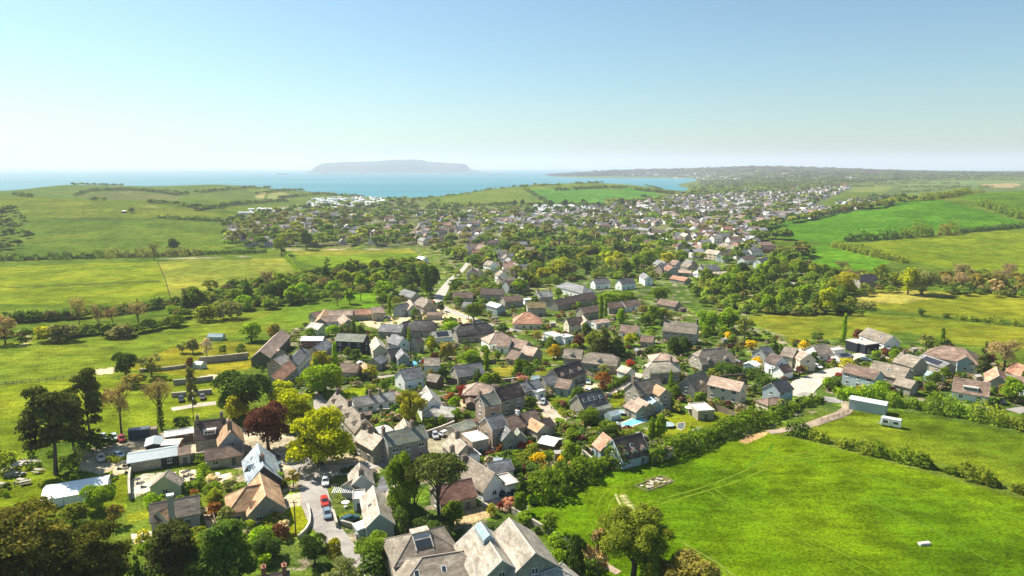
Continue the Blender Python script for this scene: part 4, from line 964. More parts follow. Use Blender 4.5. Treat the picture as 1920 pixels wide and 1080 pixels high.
h('brownbung', (944,782,1001,768), 9.4, 2.9, 'brown', 'stone', pitch=36, label='wide brown roofed bungalow with a white chimney and a front wing', ref='the wide brown bungalow', ch=((.45,1.0),), chm='white')
h(None, (997,784,1020,796), 6, 2.7, 'orange', 'stone', of='brownbung', pitch=34); h(None, (1010,790,1030,783), 6, 2.6, 'dark_brown', 'stone', of='brownbung', pitch=34, win=False)
h('twingab', (946,797,957,807), 6, 4.4, 'slate_grey', 'stone_grey', pitch=44, label='grey stone house with twin slate gables and a white skylight', ref='the twin gabled house', lights=1)
h(None, (970,803,975,810), 4.6, 3.6, 'slate_green', 'stone_grey', of='twingab', pitch=46)
h('creamrow', (849,812,874,833), 8, 4.2, 'cream', 'stone', pitch=40, label='cream roofed stone cottage with brick chimneys left of the roof terrace', ref='the cream roofed cottage', ch=((.35,1.5),))
h(None, (866,836,884,851), 6.5, 3.4, 'white', 'white', of='creamrow', pitch=14, ch=((.3,1.4),(.9,1.5)), win=False)
h('terraceflat', (876,820,906,814), 7.6, 4.6, 'felt', 'stone_pink', 'flat', label='flat roofed building with a white parapet and a brown front', ref='the roof terrace')
h('creamlow', (848,846,872,866), 8, 3.2, 'cream', 'stone', pitch=36, label='low cottage with a rough cream roof behind the white gabled cottage', ch=((.0,1.4),(.95,1.6)))
# the big stone buildings at the bottom edge
h('hallhip', (774,1000,800,994), 9.0, 5.6, 'stone_brown', 'stone', 'hip', pitch=32, ov=.5, label='square stone hall with a hipped roof and a sunken rooflight', ref='the hipped stone hall', name='hall', cat='hall')
h('halllow', (792,1046,862,1034), 9.5, 4.6, 'stone_brown', 'stone', 'hip', pitch=30, label='lower stone hall with a hipped roof at the bottom edge', ref='the lower stone hall', name='hall', cat='hall', lights=3)
h('millgable', (896,981,941,1049), 12, 6.4, 'stone_light', 'stone_grey', pitch=38, label='gabled stone hall with a glazed ridge lantern', ref='the lantern roofed hall', name='hall', cat='hall', verge='white')
h('millgable2', (955,971,1003,1036), 13, 6.8, 'stone_light', 'stone_grey', pitch=38, label='large gabled stone hall joined to the right side of the lantern hall', ref='the right gabled hall', name='hall', cat='hall')
h('porchhip', (1022,1072,1044,1064), 8, 4.0, 'pale', 'stone', 'hip', pitch=34, label='small hipped grey roof at the bottom edge beside the gabled halls', name='outbuilding', cat='outbuilding')
h('cornerhouse', (470,1083,540,1070), 8, 4, 'brown', 'stone', pitch=38, label='brown roof with a brick stack cut by the bottom edge', ch=((.35,1.6),(.9,1.2)), chm='brick')
# towards the field
h('bargeboard', (1150,823,1201,811), 10.4, 3.0, 'dark_brown', 'teal', pitch=46, label='dark brown roofed house with three white gabled dormers facing the field', ref='the three dormer house', dorm=((1,3,'g'),), lights=1, verge='white')
h(None, (1131,811,1146,822), 8, 3.0, 'terracotta', 'teal', of='bargeboard', pitch=42); h(None, (1214,828,1239,822), 7, 2.6, 'brown', 'stone', of='bargeboard', pitch=34, win=False)
h('polyroof', (1018,818,1046,824), 7, 1.9, 'white', 'wood', pitch=16, label='low shelter with a curved white roof in the garden shrubs', name='shelter', cat='shelter', win=False, ref='the white shelter')
h('slatebarn', (1082,740,1126,731), 9.4, 4.0, 'slate_dark', 'stone', pitch=42, label='stone barn house with a dark slate roof and rooflights', ref='the dark slate barn', lights=4)
h(None, (1108,757,1137,751), 6.5, 2.7, 'slate_green', 'stone', of='slatebarn', pitch=26)
h('drivehouse', (1037,691,1085,677), 9, 3.8, 'dark_brown', 'stone', pitch=44, label='stone house with a dark brown roof and three dormers above the drive', ref='the three dormer drive house', dorm=((1,3,'g'),))
h(None, (1016,706,1036,702), 7, 3.0, 'slate_grey', 'stone', of='drivehouse', pitch=36, gwin=False)
h('pinkgar', (1048,709,1072,713), 7, 2.9, 'brown', 'teal', pitch=40, label='small house with a pinkish brown roof and a pale blue gable', ref='the pale blue gable')
h('tallchim', (1186,716,1232,707), 9.6, 5.4, 'stone_brown', 'stone', pitch=42, label='stone house with a tall end chimney and two orange roofed bays', ref='the orange bayed house', ch=((.03,1.8),))
h(None, (1231,721,1248,729), 6, 5.4, 'orange', 'stone', of='tallchim', pitch=38); h(None, (1183,749,1205,759), 6.6, 2.7, 'pink', 'stone', of='tallchim', pitch=34); h(None, (1197,746,1217,755), 5.6, 2.7, 'pink', 'stone', of='tallchim', pitch=34)
h('thatch', (1222,678,1260,676), 8.2, 4.0, 'thatch', 'stone', 'half', pitch=42, label='stone cottage with a thick pale thatched roof', ref='the thatched cottage', ch=((.8,1.5),))
h('darkcot', (1287,707,1318,694), 9.2, 3.2, 'stone_brown', 'stone_grey', pitch=48, label='grey stone cottage with a steep brown roof and white windows', ref='the steep brown cottage', dorm=((1,1,'g'),))
h('creampair', (1335,705,1394,716), 8.4, 5.4, 'pink', 'cream', pitch=34, label='wide cream two storey house with a pinkish brown roof and porch', ref='the wide cream house')
h('gardenroom', (1300,764,1330,762), 8, 2.7, 'felt', 'stone', 'flat', label='flat roofed garden building beside the curving lawn', ref='the flat garden building', name='outbuilding', cat='outbuilding')
h('greyhouse', (1447,717,1472,710), 8.4, 5.4, 'slate_dark', 'teal', pitch=38, label='grey two storey house with a dark slate roof by the farm track', ref='the grey track house')
h(None, (1440,747,1456,744), 5, 2.6, 'brown', 'cream', 'hip', of='greyhouse', pitch=24)
h('manor', (1247,601,1308,606), 10.5, 5.8, 'stone_brown', 'stone', pitch=44, label='big stone house with pale gable parapets and a long brown roof', ref='the big parapet house', ch=((.0,1.6),(1.0,1.8)), verge='white')
h('valley', (1316,655,1356,652), 12, 3.0, 'stone_brown', 'stone', 'half', pitch=42, label='wide hipped stone roofed house with a dark valley and one dormer', ref='the wide hipped house', dorm=((1,2,'g'),))
h('bungl', (1059,654,1092,656), 9, 3.0, 'stone_brown', 'stone', pitch=38, dorm=((1,1,'g'),), ref='the left stone bungalow', label='long stone bungalow with one small dormer left of the dark conifers')
h('bungr', (1107,661,1150,665), 9.5, 3.3, 'stone_brown', 'stone', 'half', pitch=38, dorm=((1,1,'g'),), ref='the right stone bungalow', label='long stone bungalow with a half hipped end below the dark conifers')
h('palegar', (1166,685,1183,690), 6.4, 2.6, 'cream', 'white', pitch=30, name='garage', cat='garage', label='small white garage with a cream roof left of the thatched cottage', win=False)
h('hipback', (1240,662,1247,662), 8.5, 2.6, 'pink', 'stone', 'hip', pitch=28, label='small hipped pinkish roof behind the thatched cottage')
h('whitemod', (1026,623,1050,630), 6.5, 3.6, 'white', 'white', 'flat', label='white flat roofed modern house above the golden shrub', ref='the white modern house')
h(None, (1052,631,1068,628), 6.5, 3.4, 'white', 'white', 'flat', of='whitemod')
h('whitegabled', (1062,596,1090,594), 8.4, 5, 'dark_brown', 'cream', pitch=40, ref='the cream gabled pair'); h(None, (1093,592,1100,600), 6.4, 5, 'pink', 'white', of='whitegabled', pitch=42)
h('pinkflat', (1112,600,1137,597), 7.5, 3.2, 'pink', 'white', pitch=22)
h('orangehip', (985,585,993,585), 12, 3, 'terracotta', 'cream', 'hip', pitch=38, label='square bungalow with a bright orange hipped roof', ref='the orange hipped bungalow')
h('k1', (1087,576,1119,572), 8.5, 4.4, 'brown', 'stone', pitch=38); h('k2', (1135,568,1163,565), 9, 3.4, 'brown', 'stone', pitch=36); h('k3', (1166,565,1194,561), 9, 3.4, 'brown', 'white', pitch=36, verge='white')
h('k4', (1238,560,1272,565), 9, 3, 'brown', 'stone', pitch=36); h('k5', (1166,609,1198,612), 8.4, 3.2, 'brown', 'white', pitch=40); h('k6', (1204,628,1226,630), 7, 2.6, 'brown', 'stone', pitch=38)
h('k7', (1036,562,1110,548), 11, 3.6, 'dark_brown', 'stone', pitch=34, label='very long dark brown roofed hall left of the clipped trees', ref='the long dark hall', name='hall', cat='hall')
h('k8', (1062,529,1095,536), 10, 4, 'slate_grey', 'white', 'hip', pitch=34); h('k9', (1007,547,1032,545), 8.6, 5.2, 'pale', 'stone', pitch=40, ch=((.05,1.5),(.95,1.5)), verge='white', ref='the pale chimneyed house')
h(None, (982,561,1002,560), 6, 3, 'white', 'white', 'flat', of='k9'); h('k10', (988,567,1021,566), 8.6, 5.2, 'moss', 'stone', pitch=36, ref='the mossy roofed house', label='pale walled house with a mossy yellow brown roof')
h('k11', (1112,524,1140,522), 8.6, 4.2, 'slate_grey', 'white', pitch=38); h('k12', (1160,524,1186,521), 8.6, 4.6, 'slate_grey', 'white', pitch=40, verge='white'); h('k13', (1206,511,1217,517), 7.4, 5, 'slate_grey', 'white', pitch=40)
h('k14', (1262,516,1290,520), 9.5, 3, 'terracotta', 'stone', pitch=30, ref='the far orange bungalow'); h('k15', (1272,506,1297,507), 9, 3, 'pink', 'stone', pitch=24); h('k16', (1306,508,1328,512), 9, 3, 'white', 'white', pitch=20); h('k17', (1335,510,1362,508), 9, 3, 'cream', 'white', pitch=20)
h('k18', (962,634,990,640), 9, 3.2, 'brown', 'stone', pitch=36); h('k19', (984,648,1008,652), 9, 3.2, 'pink', 'stone', pitch=36, ref='the pinkish bungalow'); h('k20', (960,656,978,660), 9, 3, 'brown', 'stone', pitch=36)
# right hand estate
h('r1', (1627,615,1674,629), 10.5, 3.4, 'stone_brown', 'white', pitch=38, lights=2, verge='white', label='large brown roofed chalet with a white gable at the field edge', ref='the white gabled chalet')
h('r2', (1597,640,1616,638), 7, 4.6, 'felt', 'navy', 'flat', label='flat roofed modern house with a dark glazed front', ref='the dark fronted house'); h(None, (1612,643,1638,640), 7, 4.6, 'felt', 'navy', 'flat', of='r2')
h('r3', (1523,647,1549,645), 11, 3.2, 'stone_brown', 'white', pitch=34, ref='the low stone roofed bungalow'); h('r4', (1560,652,1575,656), 7, 3, 'felt', 'white', 'flat', ref='the solar roofed bungalow', label='pale flat roofed bungalow beside the solar panels'); h(None, (1567,663,1592,661), 6.5, 3, 'slate_grey', 'white', of='r4', pitch=22, solar=1)
h('r5', (1447,662,1467,668), 8.4, 5, 'dark_brown', 'white', pitch=38); h('r6', (1472,650,1494,654), 8.4, 5, 'stone_brown', 'cream', pitch=40); h('r7', (1499,654,1516,663), 8, 5, 'pink', 'cream', pitch=38, verge='white', ref='the cream gabled semi'); h('r8', (1459,686,1477,682), 6.6, 3.0, 'dark_brown', 'white', pitch=38, label='small dark brown roofed garage by the estate road', name='garage', cat='garage', win=False)
h('r9', (1590,682,1650,695), 8.8, 5.4, 'brown', 'teal', pitch=34, label='pale grey blue two storey house with a long brown roof by the road bend', ref='the grey blue terrace')
h('r10', (1640,677,1705,690), 11.5, 4, 'stone_brown', 'stone', pitch=36, ref='the long chalet', lights=1); h('r11', (1690,661,1727,670), 10.5, 4, 'stone_brown', 'stone', pitch=38, ch=((.15,1.2),), ref='the chimneyed chalet')
h('r12', (1731,665,1780,680), 8.6, 3, 'slate_grey', 'stone', pitch=26, solar=1, label='long grey roofed house with a dark solar array', ref='the solar array house'); h('r13', (1770,648,1808,653), 12, 4, 'brown', 'cream', 'hip', pitch=34, ref='the brown hipped house', label='large brown hipped house with pale walls at the field edge'); h(None, (1800,655,1812,668), 7, 4.6, 'brown', 'teal', of='r13', pitch=36)
h('r14', (1790,708,1856,717), 10.5, 3, 'brown', 'white', pitch=42, dorm=((1,1,'box'),), label='brown roofed house with a wide white box dormer above the hedge', ref='the box dormer house')
h('r15', (1868,688,1874,703), 8.5, 3.6, 'terracotta', 'stone', pitch=42, verge='white', label='orange roofed house with a white edged front gable', ref='the white edged gable'); h('r16', (1904,680,1935,690), 9, 4, 'terracotta', 'stone', pitch=40); h('r17', (1685,707,1716,714), 7.4, 2.8, 'stone_brown', 'stone', pitch=34); h('r18', (1900,702,1940,712), 9, 3.4, 'brown', 'white', pitch=38)
h('r19', (1423,652,1440,648), 8, 4.8, 'slate_grey', 'grey', pitch=38); h('r20', (1405,680,1415,676), 6, 2.6, 'white', 'white', pitch=20, name='garage', cat='garage', win=False)
h('darkstone', (1611,516,1637,514), 10, 4.6, 'slate_dark', 'stone', 'half', pitch=44, label='lone stone house with a dark roof beyond the field among trees', ref='the lone stone house'); h('l97', (1462,527,1500,530), 9, 3, 'pale', 'white', pitch=26)
# left and centre of the village
h('obarn', (487,655,528,620), 9.6, 4.4, 'pink', 'olive', pitch=38, label='long barn with a pinkish orange roof and a dark green end', ref='the pinkish long barn', name='barn', cat='barn', win=False); h(None, (508,650,524,655), 6, 3, 'pink', 'stone', of='obarn', pitch=30, win=False)
h('greyl', (513,672,534,664), 8.2, 5, 'pale', 'stone_pink', pitch=36, ref='the pale hall', label='stone house with a pale grey roof between two orange barns'); h('obarn2', (507,703,542,677), 7.4, 4, 'terracotta', 'stone', pitch=40, label='barn with a vivid orange tiled roof beside the dark chestnut', ref='the vivid orange barn', name='barn', cat='barn')
h('slat3', (544,672,567,652), 7.6, 5, 'slate_grey', 'white', pitch=38, ch=((.05,1.5),(.9,1.5)), label='grey slate house with two chimneys right of the orange barns', ref='the twin chimney slate house'); h('slat4', (588,649,611,637), 8, 5, 'slate_grey', 'stone', pitch=38, ref='the stone slate house')
h('brickw', (567,631,607,631), 7.4, 3.6, 'white', 'brick', pitch=20, label='red brick building with a white roof', ref='the white roofed brick building'); h('greyg', (584,604,606,607), 9.5, 4.4, 'pale', 'green', pitch=30, ref='the pale roofed green house')
h('navybarn', (634,625,686,627), 9.4, 6, 'slate_green', 'navy', pitch=32, label='tall barn house with dark blue boarding under a grey roof', ref='the navy boarded barn')
h('f1', (617,582,661,581), 8, 3.6, 'pink', 'stone', pitch=34, label='left range of the long pink tiled farm buildings', ref='the pink farm range', name='barn', cat='barn'); h(None, (663,580,695,579), 8.4, 3.6, 'terracotta', 'stone', of='f1', pitch=34); h(None, (697,576,719,575), 9, 5, 'pink', 'stone', of='f1', pitch=34, ch=((.95,1.2),)); h(None, (610,580,600,596), 7.5, 3.4, 'orange', 'stone', of='f1', pitch=34); h(None, (604,594,644,592), 7.5, 3.4, 'pink', 'white', of='f1', pitch=34)
h('f2', (644,590,653,598), 8, 4, 'pink', 'stone', pitch=38, name='barn', cat='barn', verge='white'); h('f3', (584,586,603,583), 8, 3, 'brown', 'stone', pitch=34, name='barn', cat='barn')
h('j1', (745,572,764,568), 8.4, 4, 'slate_grey', 'teal', pitch=40, ref='the grey farm cottage'); h(None, (768,562,774,571), 7.5, 4, 'pink', 'teal', of='j1', pitch=44); h('j2', (757,542,780,548), 8.4, 4, 'slate_grey', 'stone', pitch=42); h('j3', (791,557,803,561), 10, 4, 'stone_brown', 'stone', 'half', pitch=42)
h('th1', (776,600,808,600), 10, 3, 'thatch_dark', 'stone', 'half', pitch=46, label='dark thatched cottage with a long rounded roof in the village centre', ref='the dark thatch'); h('th0', (755,603,768,601), 8, 2.8, 'thatch_dark', 'stone', 'half', pitch=46); h('th2', (862,608,912,604), 10, 3.6, 'thatch_dark', 'stone', 'half', pitch=46, label='long cottage with a dark mossy thatched roof by the street', ref='the long dark thatch', ch=((.5,1.3),))
h('j4', (802,585,828,585), 7.5, 2.6, 'brown', 'stone', pitch=20, name='shed', cat='shed', win=False); h('j5', (715,607,756,609), 9.6, 3.6, 'slate_grey', 'stone', pitch=36, ref='the wide grey barn', label='wide grey roofed barn in front of the dark thatch'); h('j6', (736,627,757,632), 8.4, 5, 'slate_grey', 'white', pitch=40, ref='the white walled house', label='slate house with a bright white side wall')
h('j7', (704,632,712,645), 7.4, 4.4, 'cream', 'cream', pitch=40); h('j8', (726,655,750,651), 7, 3, 'slate_dark', 'stone', pitch=40); h(None, (752,654,757,662), 6, 3, 'slate_grey', 'teal', of='j8', pitch=44); h('j9', (640,681,672,682), 7.6, 3.6, 'brown', 'stone', pitch=38, label='small brown roofed stone barn above the lane hedge', ref='the brown hedge barn', name='barn', cat='barn'); h('j10', (683,680,690,688), 5.4, 3, 'orange', 'stone', pitch=40); h('j11', (700,671,714,664), 7, 3, 'slate_grey', 'stone', pitch=36)
h('j12', (775,632,786,629), 7, 4.4, 'brown', 'cream', pitch=44, ref='the cream gables'); h('j13', (810,622,844,619), 8.6, 4.4, 'pale', 'white', pitch=32, solar=1, label='white house with a pale roof and dark roof panels', ref='the panelled white house'); h('j14', (929,623,940,622), 9.6, 3.2, 'pink', 'white', 'hip', pitch=36); h('j15', (937,635,958,637), 9, 3.2, 'brown', 'white', pitch=36)
h('j16', (749,694,786,687), 9.4, 4.2, 'slate_grey', 'white', pitch=38, label='white house with a grey slate roof and a row of square windows', ref='the square windowed house'); h('j17', (805,700,825,703), 6.4, 2.6, 'stone_brown', 'wood', pitch=36, name='shed', cat='shed', label='small brown timber shed beside the grey slate chalet', win=False); h('j18', (852,686,901,680), 10, 3.4, 'slate_grey', 'stone', pitch=38, label='grey slate chalet with a glazed front behind a conifer', ref='the glazed slate chalet'); h('j19', (797,671,824,671), 7.8, 4, 'stone_brown', 'white', pitch=34, ref='the brown topped white house')
h('hipgar', (895,717,901,717), 9, 2.7, 'pink', 'wood', 'hip', pitch=32, label='square garage with a pale hipped roof above the gravel yard', ref='the hipped garage', name='garage', cat='garage', win=False)
h('u1', (850,547,886,547), 8.6, 4.6, 'brown', 'stone', pitch=40, ref='the far brown terrace'); h('u2', (903,541,944,542), 9.5, 4.4, 'dark_brown', 'stone', pitch=38); h('u3', (870,566,884,567), 9, 3, 'slate_grey', 'stone', pitch=34); h('u4', (920,566,940,571), 7.6, 5, 'white', 'teal', pitch=24, ref='the white topped house', label='square pale house with a white roof beside the street'); h('u5', (942,556,976,553), 9, 4, 'brown', 'stone', pitch=36); h('w1', (1350,476,1368,471), 9, 5, 'brown', 'white', pitch=36, verge='white'); h('w2', (1376,470,1400,467), 9, 5, 'slate_grey', 'white', pitch=36, ref='the far white terrace'); h('w3', (1404,467,1425,464), 9, 5, 'slate_grey', 'white', pitch=36); h('w4', (1390,482,1410,478), 9, 4, 'brown', 'white', pitch=36); h('w5', (1420,485,1438,481), 9, 5, 'slate_grey', 'white', pitch=40, verge='white')
h('u6', (786,480,798,482), 8, 4, 'white', 'white', pitch=30, label='small white house between trees at the end of the long field')
# ------------------------------------------------------------------ cars
CARC = dict(silver=(.42, .43, .44), white=(.78, .78, .77), red=(.50, .035, .02), blue=(.03, .07, .14), black=(.015, .016, .018), bluegrey=(.16, .22, .28), teal=(.03, .10, .12), palegreen=(.42, .50, .44), darkred=(.18, .02, .02), cream=(.60, .50, .42), brown=(.09, .06, .05))
def paint(k):
    m = surf(k + '_car_paint', CARC[k], rough=.28, amp=.03, spec=.6); return m
M_TYRE = surf('tyre_rubber', (.018, .018, .018), rough=.9); M_RIM = surf('wheel_rim', (.35, .35, .36), rough=.4); M_HL = surf('lamp_lens', (.7, .7, .68), rough=.15); M_TL = surf('tail_lens', (.35, .01, .01), rough=.2)
_car = {}
def car_meshes(k):
    if k in _car: return _car[k]
    def loft(secs, mats, name, mi):
        b = MB(); V = []; n = 8
        for x, hw, z0, z1 in secs:
            c = .12; V += [(x, -hw + c, z0), (x, -hw, z0 + c), (x, -hw, z1 - c), (x, -hw + c, z1), (x, hw - c, z1), (x, hw, z1 - c), (x, hw, z0 + c), (x, hw - c, z0)]
        F = [(i * n + j, i * n + (j + 1) % n, (i + 1) * n + (j + 1) % n, (i + 1) * n + j) for i in range(len(secs) - 1) for j in range(n)] + [tuple(range(n)), tuple(range((len(secs) - 1) * n, len(secs) * n))]
        return b.add(V, F, mi)
    body = loft([(-2.12, .70, .42, .80), (-2.0, .82, .30, .93), (-1.2, .87, .24, .97), (.6, .87, .24, .96), (1.5, .84, .26, .88), (2.0, .78, .32, .74), (2.12, .66, .42, .66)], None, 'body', 0)
    V = [(-1.95, -.76, .95), (-1.95, .76, .95), (1.05, .78, .95), (1.05, -.78, .95), (-1.45, -.60, 1.45), (-1.45, .60, 1.45), (.25, .62, 1.45), (.25, -.62, 1.45)]
    body.add(V, [(3, 2, 1, 0), (4, 5, 6, 7), (0, 1, 5, 4), (1, 2, 6, 5), (2, 3, 7, 6), (3, 0, 4, 7)], 0)
    gl = MB()
    def inset(a, b_, c, d, out=.012):
        q = [Vector(V[i]) for i in (a, b_, c, d)]; m = sum(q, Vector()) / 4; nrm = (q[1] - q[0]).cross(q[2] - q[0]).normalized()
        if nrm.dot(m - Vector((-.4, 0, 1.1))) < 0: nrm = -nrm
        W_ = [m + (p - m) * .84 + nrm * out for p in q]; gl.add(W_ + [p - nrm * .03 for p in W_], [(0, 1, 2, 3), (7, 6, 5, 4), (0, 4, 5, 1), (1, 5, 6, 2), (2, 6, 7, 3), (3, 7, 4, 0)])
    for f in ((0, 1, 5, 4), (1, 2, 6, 5), (2, 3, 7, 6), (3, 0, 4, 7)): inset(*f)
    w = MB(); w.tube([(0, -.11, 0), (0, .11, 0)], .32, 14, 0); w.add([(.32 * math.cos(a * .4488), -.11, .32 * math.sin(a * .4488)) for a in range(14)], [tuple(range(14))], 0); w.tube([(0, -.125, 0), (0, .125, 0)], .19, 10, 1)
    hl = MB().box(-.05, .03, -.16, .16, -.07, .07); 
    _car[k] = (body.mesh('body', [paint(k)]), gl.mesh('window', [M_GLASS]), _car['w'][2] if 'w' in _car else w.mesh('wheel', [M_TYRE, M_RIM]), hl.mesh('headlight', [M_HL]), hl.mesh('tail_light', [M_TL]))
    return _car[k]
def heading(u, v, du, dv):
    a = hit(u, v); b = hit(u + du, v + dv); return math.atan2(b[1] - a[1], b[0] - a[0])
def car(u, v, du, dv, k, label, s=1.0, tall=1.0):
    x, y, z = hit(u, v); r = link(bpy.data.objects.new('parked_car', None)); r.location = (x, y, z + .1); r.rotation_euler = (0, 0, heading(u, v, du, dv)); r.scale = (s, s, s * tall)
    tag(r, own_label(label), 'car', 'cars parked around the village')
    bo, gl, wh, hl, tl = car_meshes(k); link(bpy.data.objects.new('body', bo), r); link(bpy.data.objects.new('window', gl), r)
    for sx in (-1.32, 1.32):
        for sy in (-.78, .78): w = link(bpy.data.objects.new('wheel', wh), r); w.location = (sx, sy, .32)
    for sy in (-.55, .55):
        q = link(bpy.data.objects.new('headlight', hl), r); q.location = (2.06, sy, .60); q = link(bpy.data.objects.new('tail_light', tl), r); q.location = (-2.06, sy, .72)
    TREES.append((x, y, 2.2)); return r
for a in [(194,824,3,9,'silver','dark silver car at the left end of the shaded car park row'), (214,824,2,9,'palegreen','pale green car second in the shaded car park row'), (229,826,2,9,'red','red car in the shaded car park row'),
  (224,858,8,3,'white','white car parked on the sunny side of the car park'), (190,863,2,8,'cream','pinkish cream car beside the picnic lawn'), (511,860,9,1,'black','black car behind the dark estate by the slate house'), (513,873,9,1,'bluegrey','dark blue grey car parked beside the blue grey roofed house'),
  (605,876,1,9,'bluegrey','blue grey car in the tree shade at the junction'), (610,907,1,9,'white','white car parked along the lane near the junction'), (609,945,2,9,'red','red car parked along the lane'), (614,968,2,9,'bluegrey','dark blue grey car in front of the red car on the lane'),
  (656,978,9,-3,'teal','dark teal car on the driveway of the long pale cottage'), (816,820,4,9,'silver','silver car by the cream double garage'), (835,816,9,-4,'white','white car nearest the cream double garage'), (1014,748,-3,9,'white','white car at the far end of the drive'), (1018,757,-3,9,'silver','silver car on the drive nearer the camera'),
  (1103,719,2,9,'palegreen','pale green car on the round gravel turning'), (1498,699,9,4,'white','white car parked left on the estate forecourt'), (1533,690,9,3,'white','white car right on the estate forecourt'), (1560,679,9,-3,'darkred','dark red car by the clipped hedge'), (1577,707,9,1,'red','red car beside the grey blue terrace'), (1624,677,9,1,'bluegrey','grey car on the estate road near the chalets'),
  (340,752,2,9,'black','black car left on the orchard drive'), (357,750,2,9,'white','white car between two dark cars on the orchard drive'), (380,748,2,9,'brown','brown car right on the orchard drive'), (725,598,9,-1,'bluegrey','grey car in the farmyard'), (813,569,2,9,'red','small red car on the street junction'), (952,932,9,2,'blue','blue car beside the white gabled cottage'),
  (1880,757,4,9,'black','black car on the drive at the right edge'), (300,847,9,1,'white','white car under the carport edge'), (1668,660,9,2,'silver','silver car by the dark fronted house'), (1000,596,9,1,'white','white car near the orange hipped bungalow')]:
    car(*a)
# ------------------------------------------------------------------ caravan, marquee, sheds, tanks
def at_px(name, u, v, du, dv, label, cat, group=None):
    x, y, z = hit(u, v); r = link(bpy.data.objects.new(name, None)); r.location = (x, y, z); r.rotation_euler = (0, 0, heading(u, v, du, dv)); tag(r, own_label(label), cat, group); TREES.append((x, y, 3)); return r
M_WHITE = surf('white_panel', (.80, .80, .78), rough=.45, amp=.05); M_METAL = surf('zinc_sheet', (.40, .45, .46), rough=.5, amp=.08, metal=.2); M_WOOD = surf('grey_timber', (.20, .16, .12), rough=.9, s1=2, s2=8); M_TIMB = surf('fence_timber', (.17, .13, .095), rough=.9, s1=2, s2=8, amp=.3); M_PVC = surf('white_canvas', (.84, .84, .82), rough=.7, amp=.03)
r = at_px('caravan', 1672, 800, 9, 1.6, 'white touring caravan standing alone in the paddock', 'caravan'); MARKS.append((1672, 795, 'the caravan'))
b = MB(); b.prism([(-1.15, .45), (1.15, .45), (1.2, 1.2), (1.05, 2.55), (-1.05, 2.55), (-1.2, 1.2)], -2.7, 2.4); b.add([(-2.7, -1.15, .45), (-2.7, 1.15, .45), (-2.7, 1.05, 2.55), (-2.7, -1.05, 2.55), (-3.15, -1.1, .5), (-3.15, 1.1, .5), (-2.95, 1.0, 2.1), (-2.95, -1.0, 2.1)], [(4, 5, 6, 7), (0, 4, 7, 3), (1, 2, 6, 5), (3, 7, 6, 2), (0, 1, 5, 4)]); b.build('body', [M_WHITE], r)
MB().prism([(-1.1, 2.553), (1.1, 2.553), (.95, 2.66), (-.95, 2.66)], -2.6, 2.3).build('roof', [surf('caravan_roof', (.6, .6, .58))], r)
for (x0, x1) in ((-2.3, -1.0), (.4, 1.7)):
    for s in (-1, 1): MB().box(x0, x1, s * 1.19 - .03, s * 1.19 + .03, 1.3, 2.0).build('window', [M_GLASS], r)
MB().box(-3.18, -3.02, -.8, .8, 1.1, 1.75).build('window', [M_GLASS], r); MB().box(-.6, .05, -1.22, -1.15, .55, 2.3).build('door', [surf('caravan_door', (.66, .66, .64))], r)
for s in (-1, 1): w = link(bpy.data.objects.new('wheel', _car['white'][2]), r); w.location = (0, s * 1.12, .34)
b = MB(); b.tube([(-3.1, -.6, .4), (-4.3, 0, .45), (-3.1, .6, .4)], .05, 5); b.build('drawbar', [M_METAL], r)
# barn in the paddock corner
r = at_px('field_shed', 1627, 770, 9, 1.6, 'zinc grey box shed with a pale shallow roof at the paddock corner', 'shed'); MARKS.append((1625, 758, 'the zinc shed')); FOOT.append((r.location[0], r.location[1], r.rotation_euler[2], 6.5, 3.5))
b = MB(); b.box(-5.2, 5.2, -2.1, 2.1, -1, 3.3)
for i in range(34): b.box(-5.1 + i * .306, -4.98 + i * .306, -2.14, -2.1, .05, 3.25)
b.build('wall', [surf('zinc_wall', (.36, .42, .42), rough=.55, amp=.06)], r)
MB().prism([(-2.3, 3.303), (2.3, 3.303), (2.3, 3.42), (0, 3.85), (-2.3, 3.42)], -5.35, 5.35).build('roof', [surf('zinc_roof', (.62, .62, .60), rough=.5, amp=.06)], r)
# marquee
c, ang, L = frame_of((80,917,203,896), 3.2); r = link(bpy.data.objects.new('marquee', None)); r.location = (c[0], c[1], float(gz(*c))); r.rotation_euler = (0, 0, ang); tag(r, own_label('long white marquee tent on the grass by the dark cypress'), 'marquee'); MARKS.append((140, 910, 'the white marquee')); FOOT.append((c[0], c[1], ang, L / 2 + 1, 4.5))
b = MB(); shell(b, [(-L/2, -4.2, 2.2), (L/2, -4.2, 2.2), (-L/2, 0, 3.1), (L/2, 0, 3.1), (-L/2, 4.2, 2.2), (L/2, 4.2, 2.2)], [(0, 1, 3, 2), (2, 3, 5, 4)], .08); b.build('canopy', [M_PVC], r)
b = MB(); b.box(-L/2 + .1, L/2 - .1, 4.0, 4.06, 0, 2.15); b.prism([(-4.0, 0), (4.0, 0), (4.0, 2.15), (0, 3.0), (-4.0, 2.15)], L/2 - .16, L/2 - .1); b.prism([(-4.0, 0), (4.0, 0), (4.0, 2.15), (0, 3.0), (-4.0, 2.15)], -L/2 + .1, -L/2 + .16); b.box(-L/2 + .2, L/2 - .2, -4.06, -4.0, 0, 2.15); b.build('side_wall', [M_PVC], r)
n = int(L / 4)
for i in range(n + 1):
    for s in (-1, 1): x = -L/2 + i * L / n; MB().box(x - .05, x + .05, s * 4.1 - .04, s * 4.1 + .04, 0, 2.2).build('pole', [M_METAL], r)
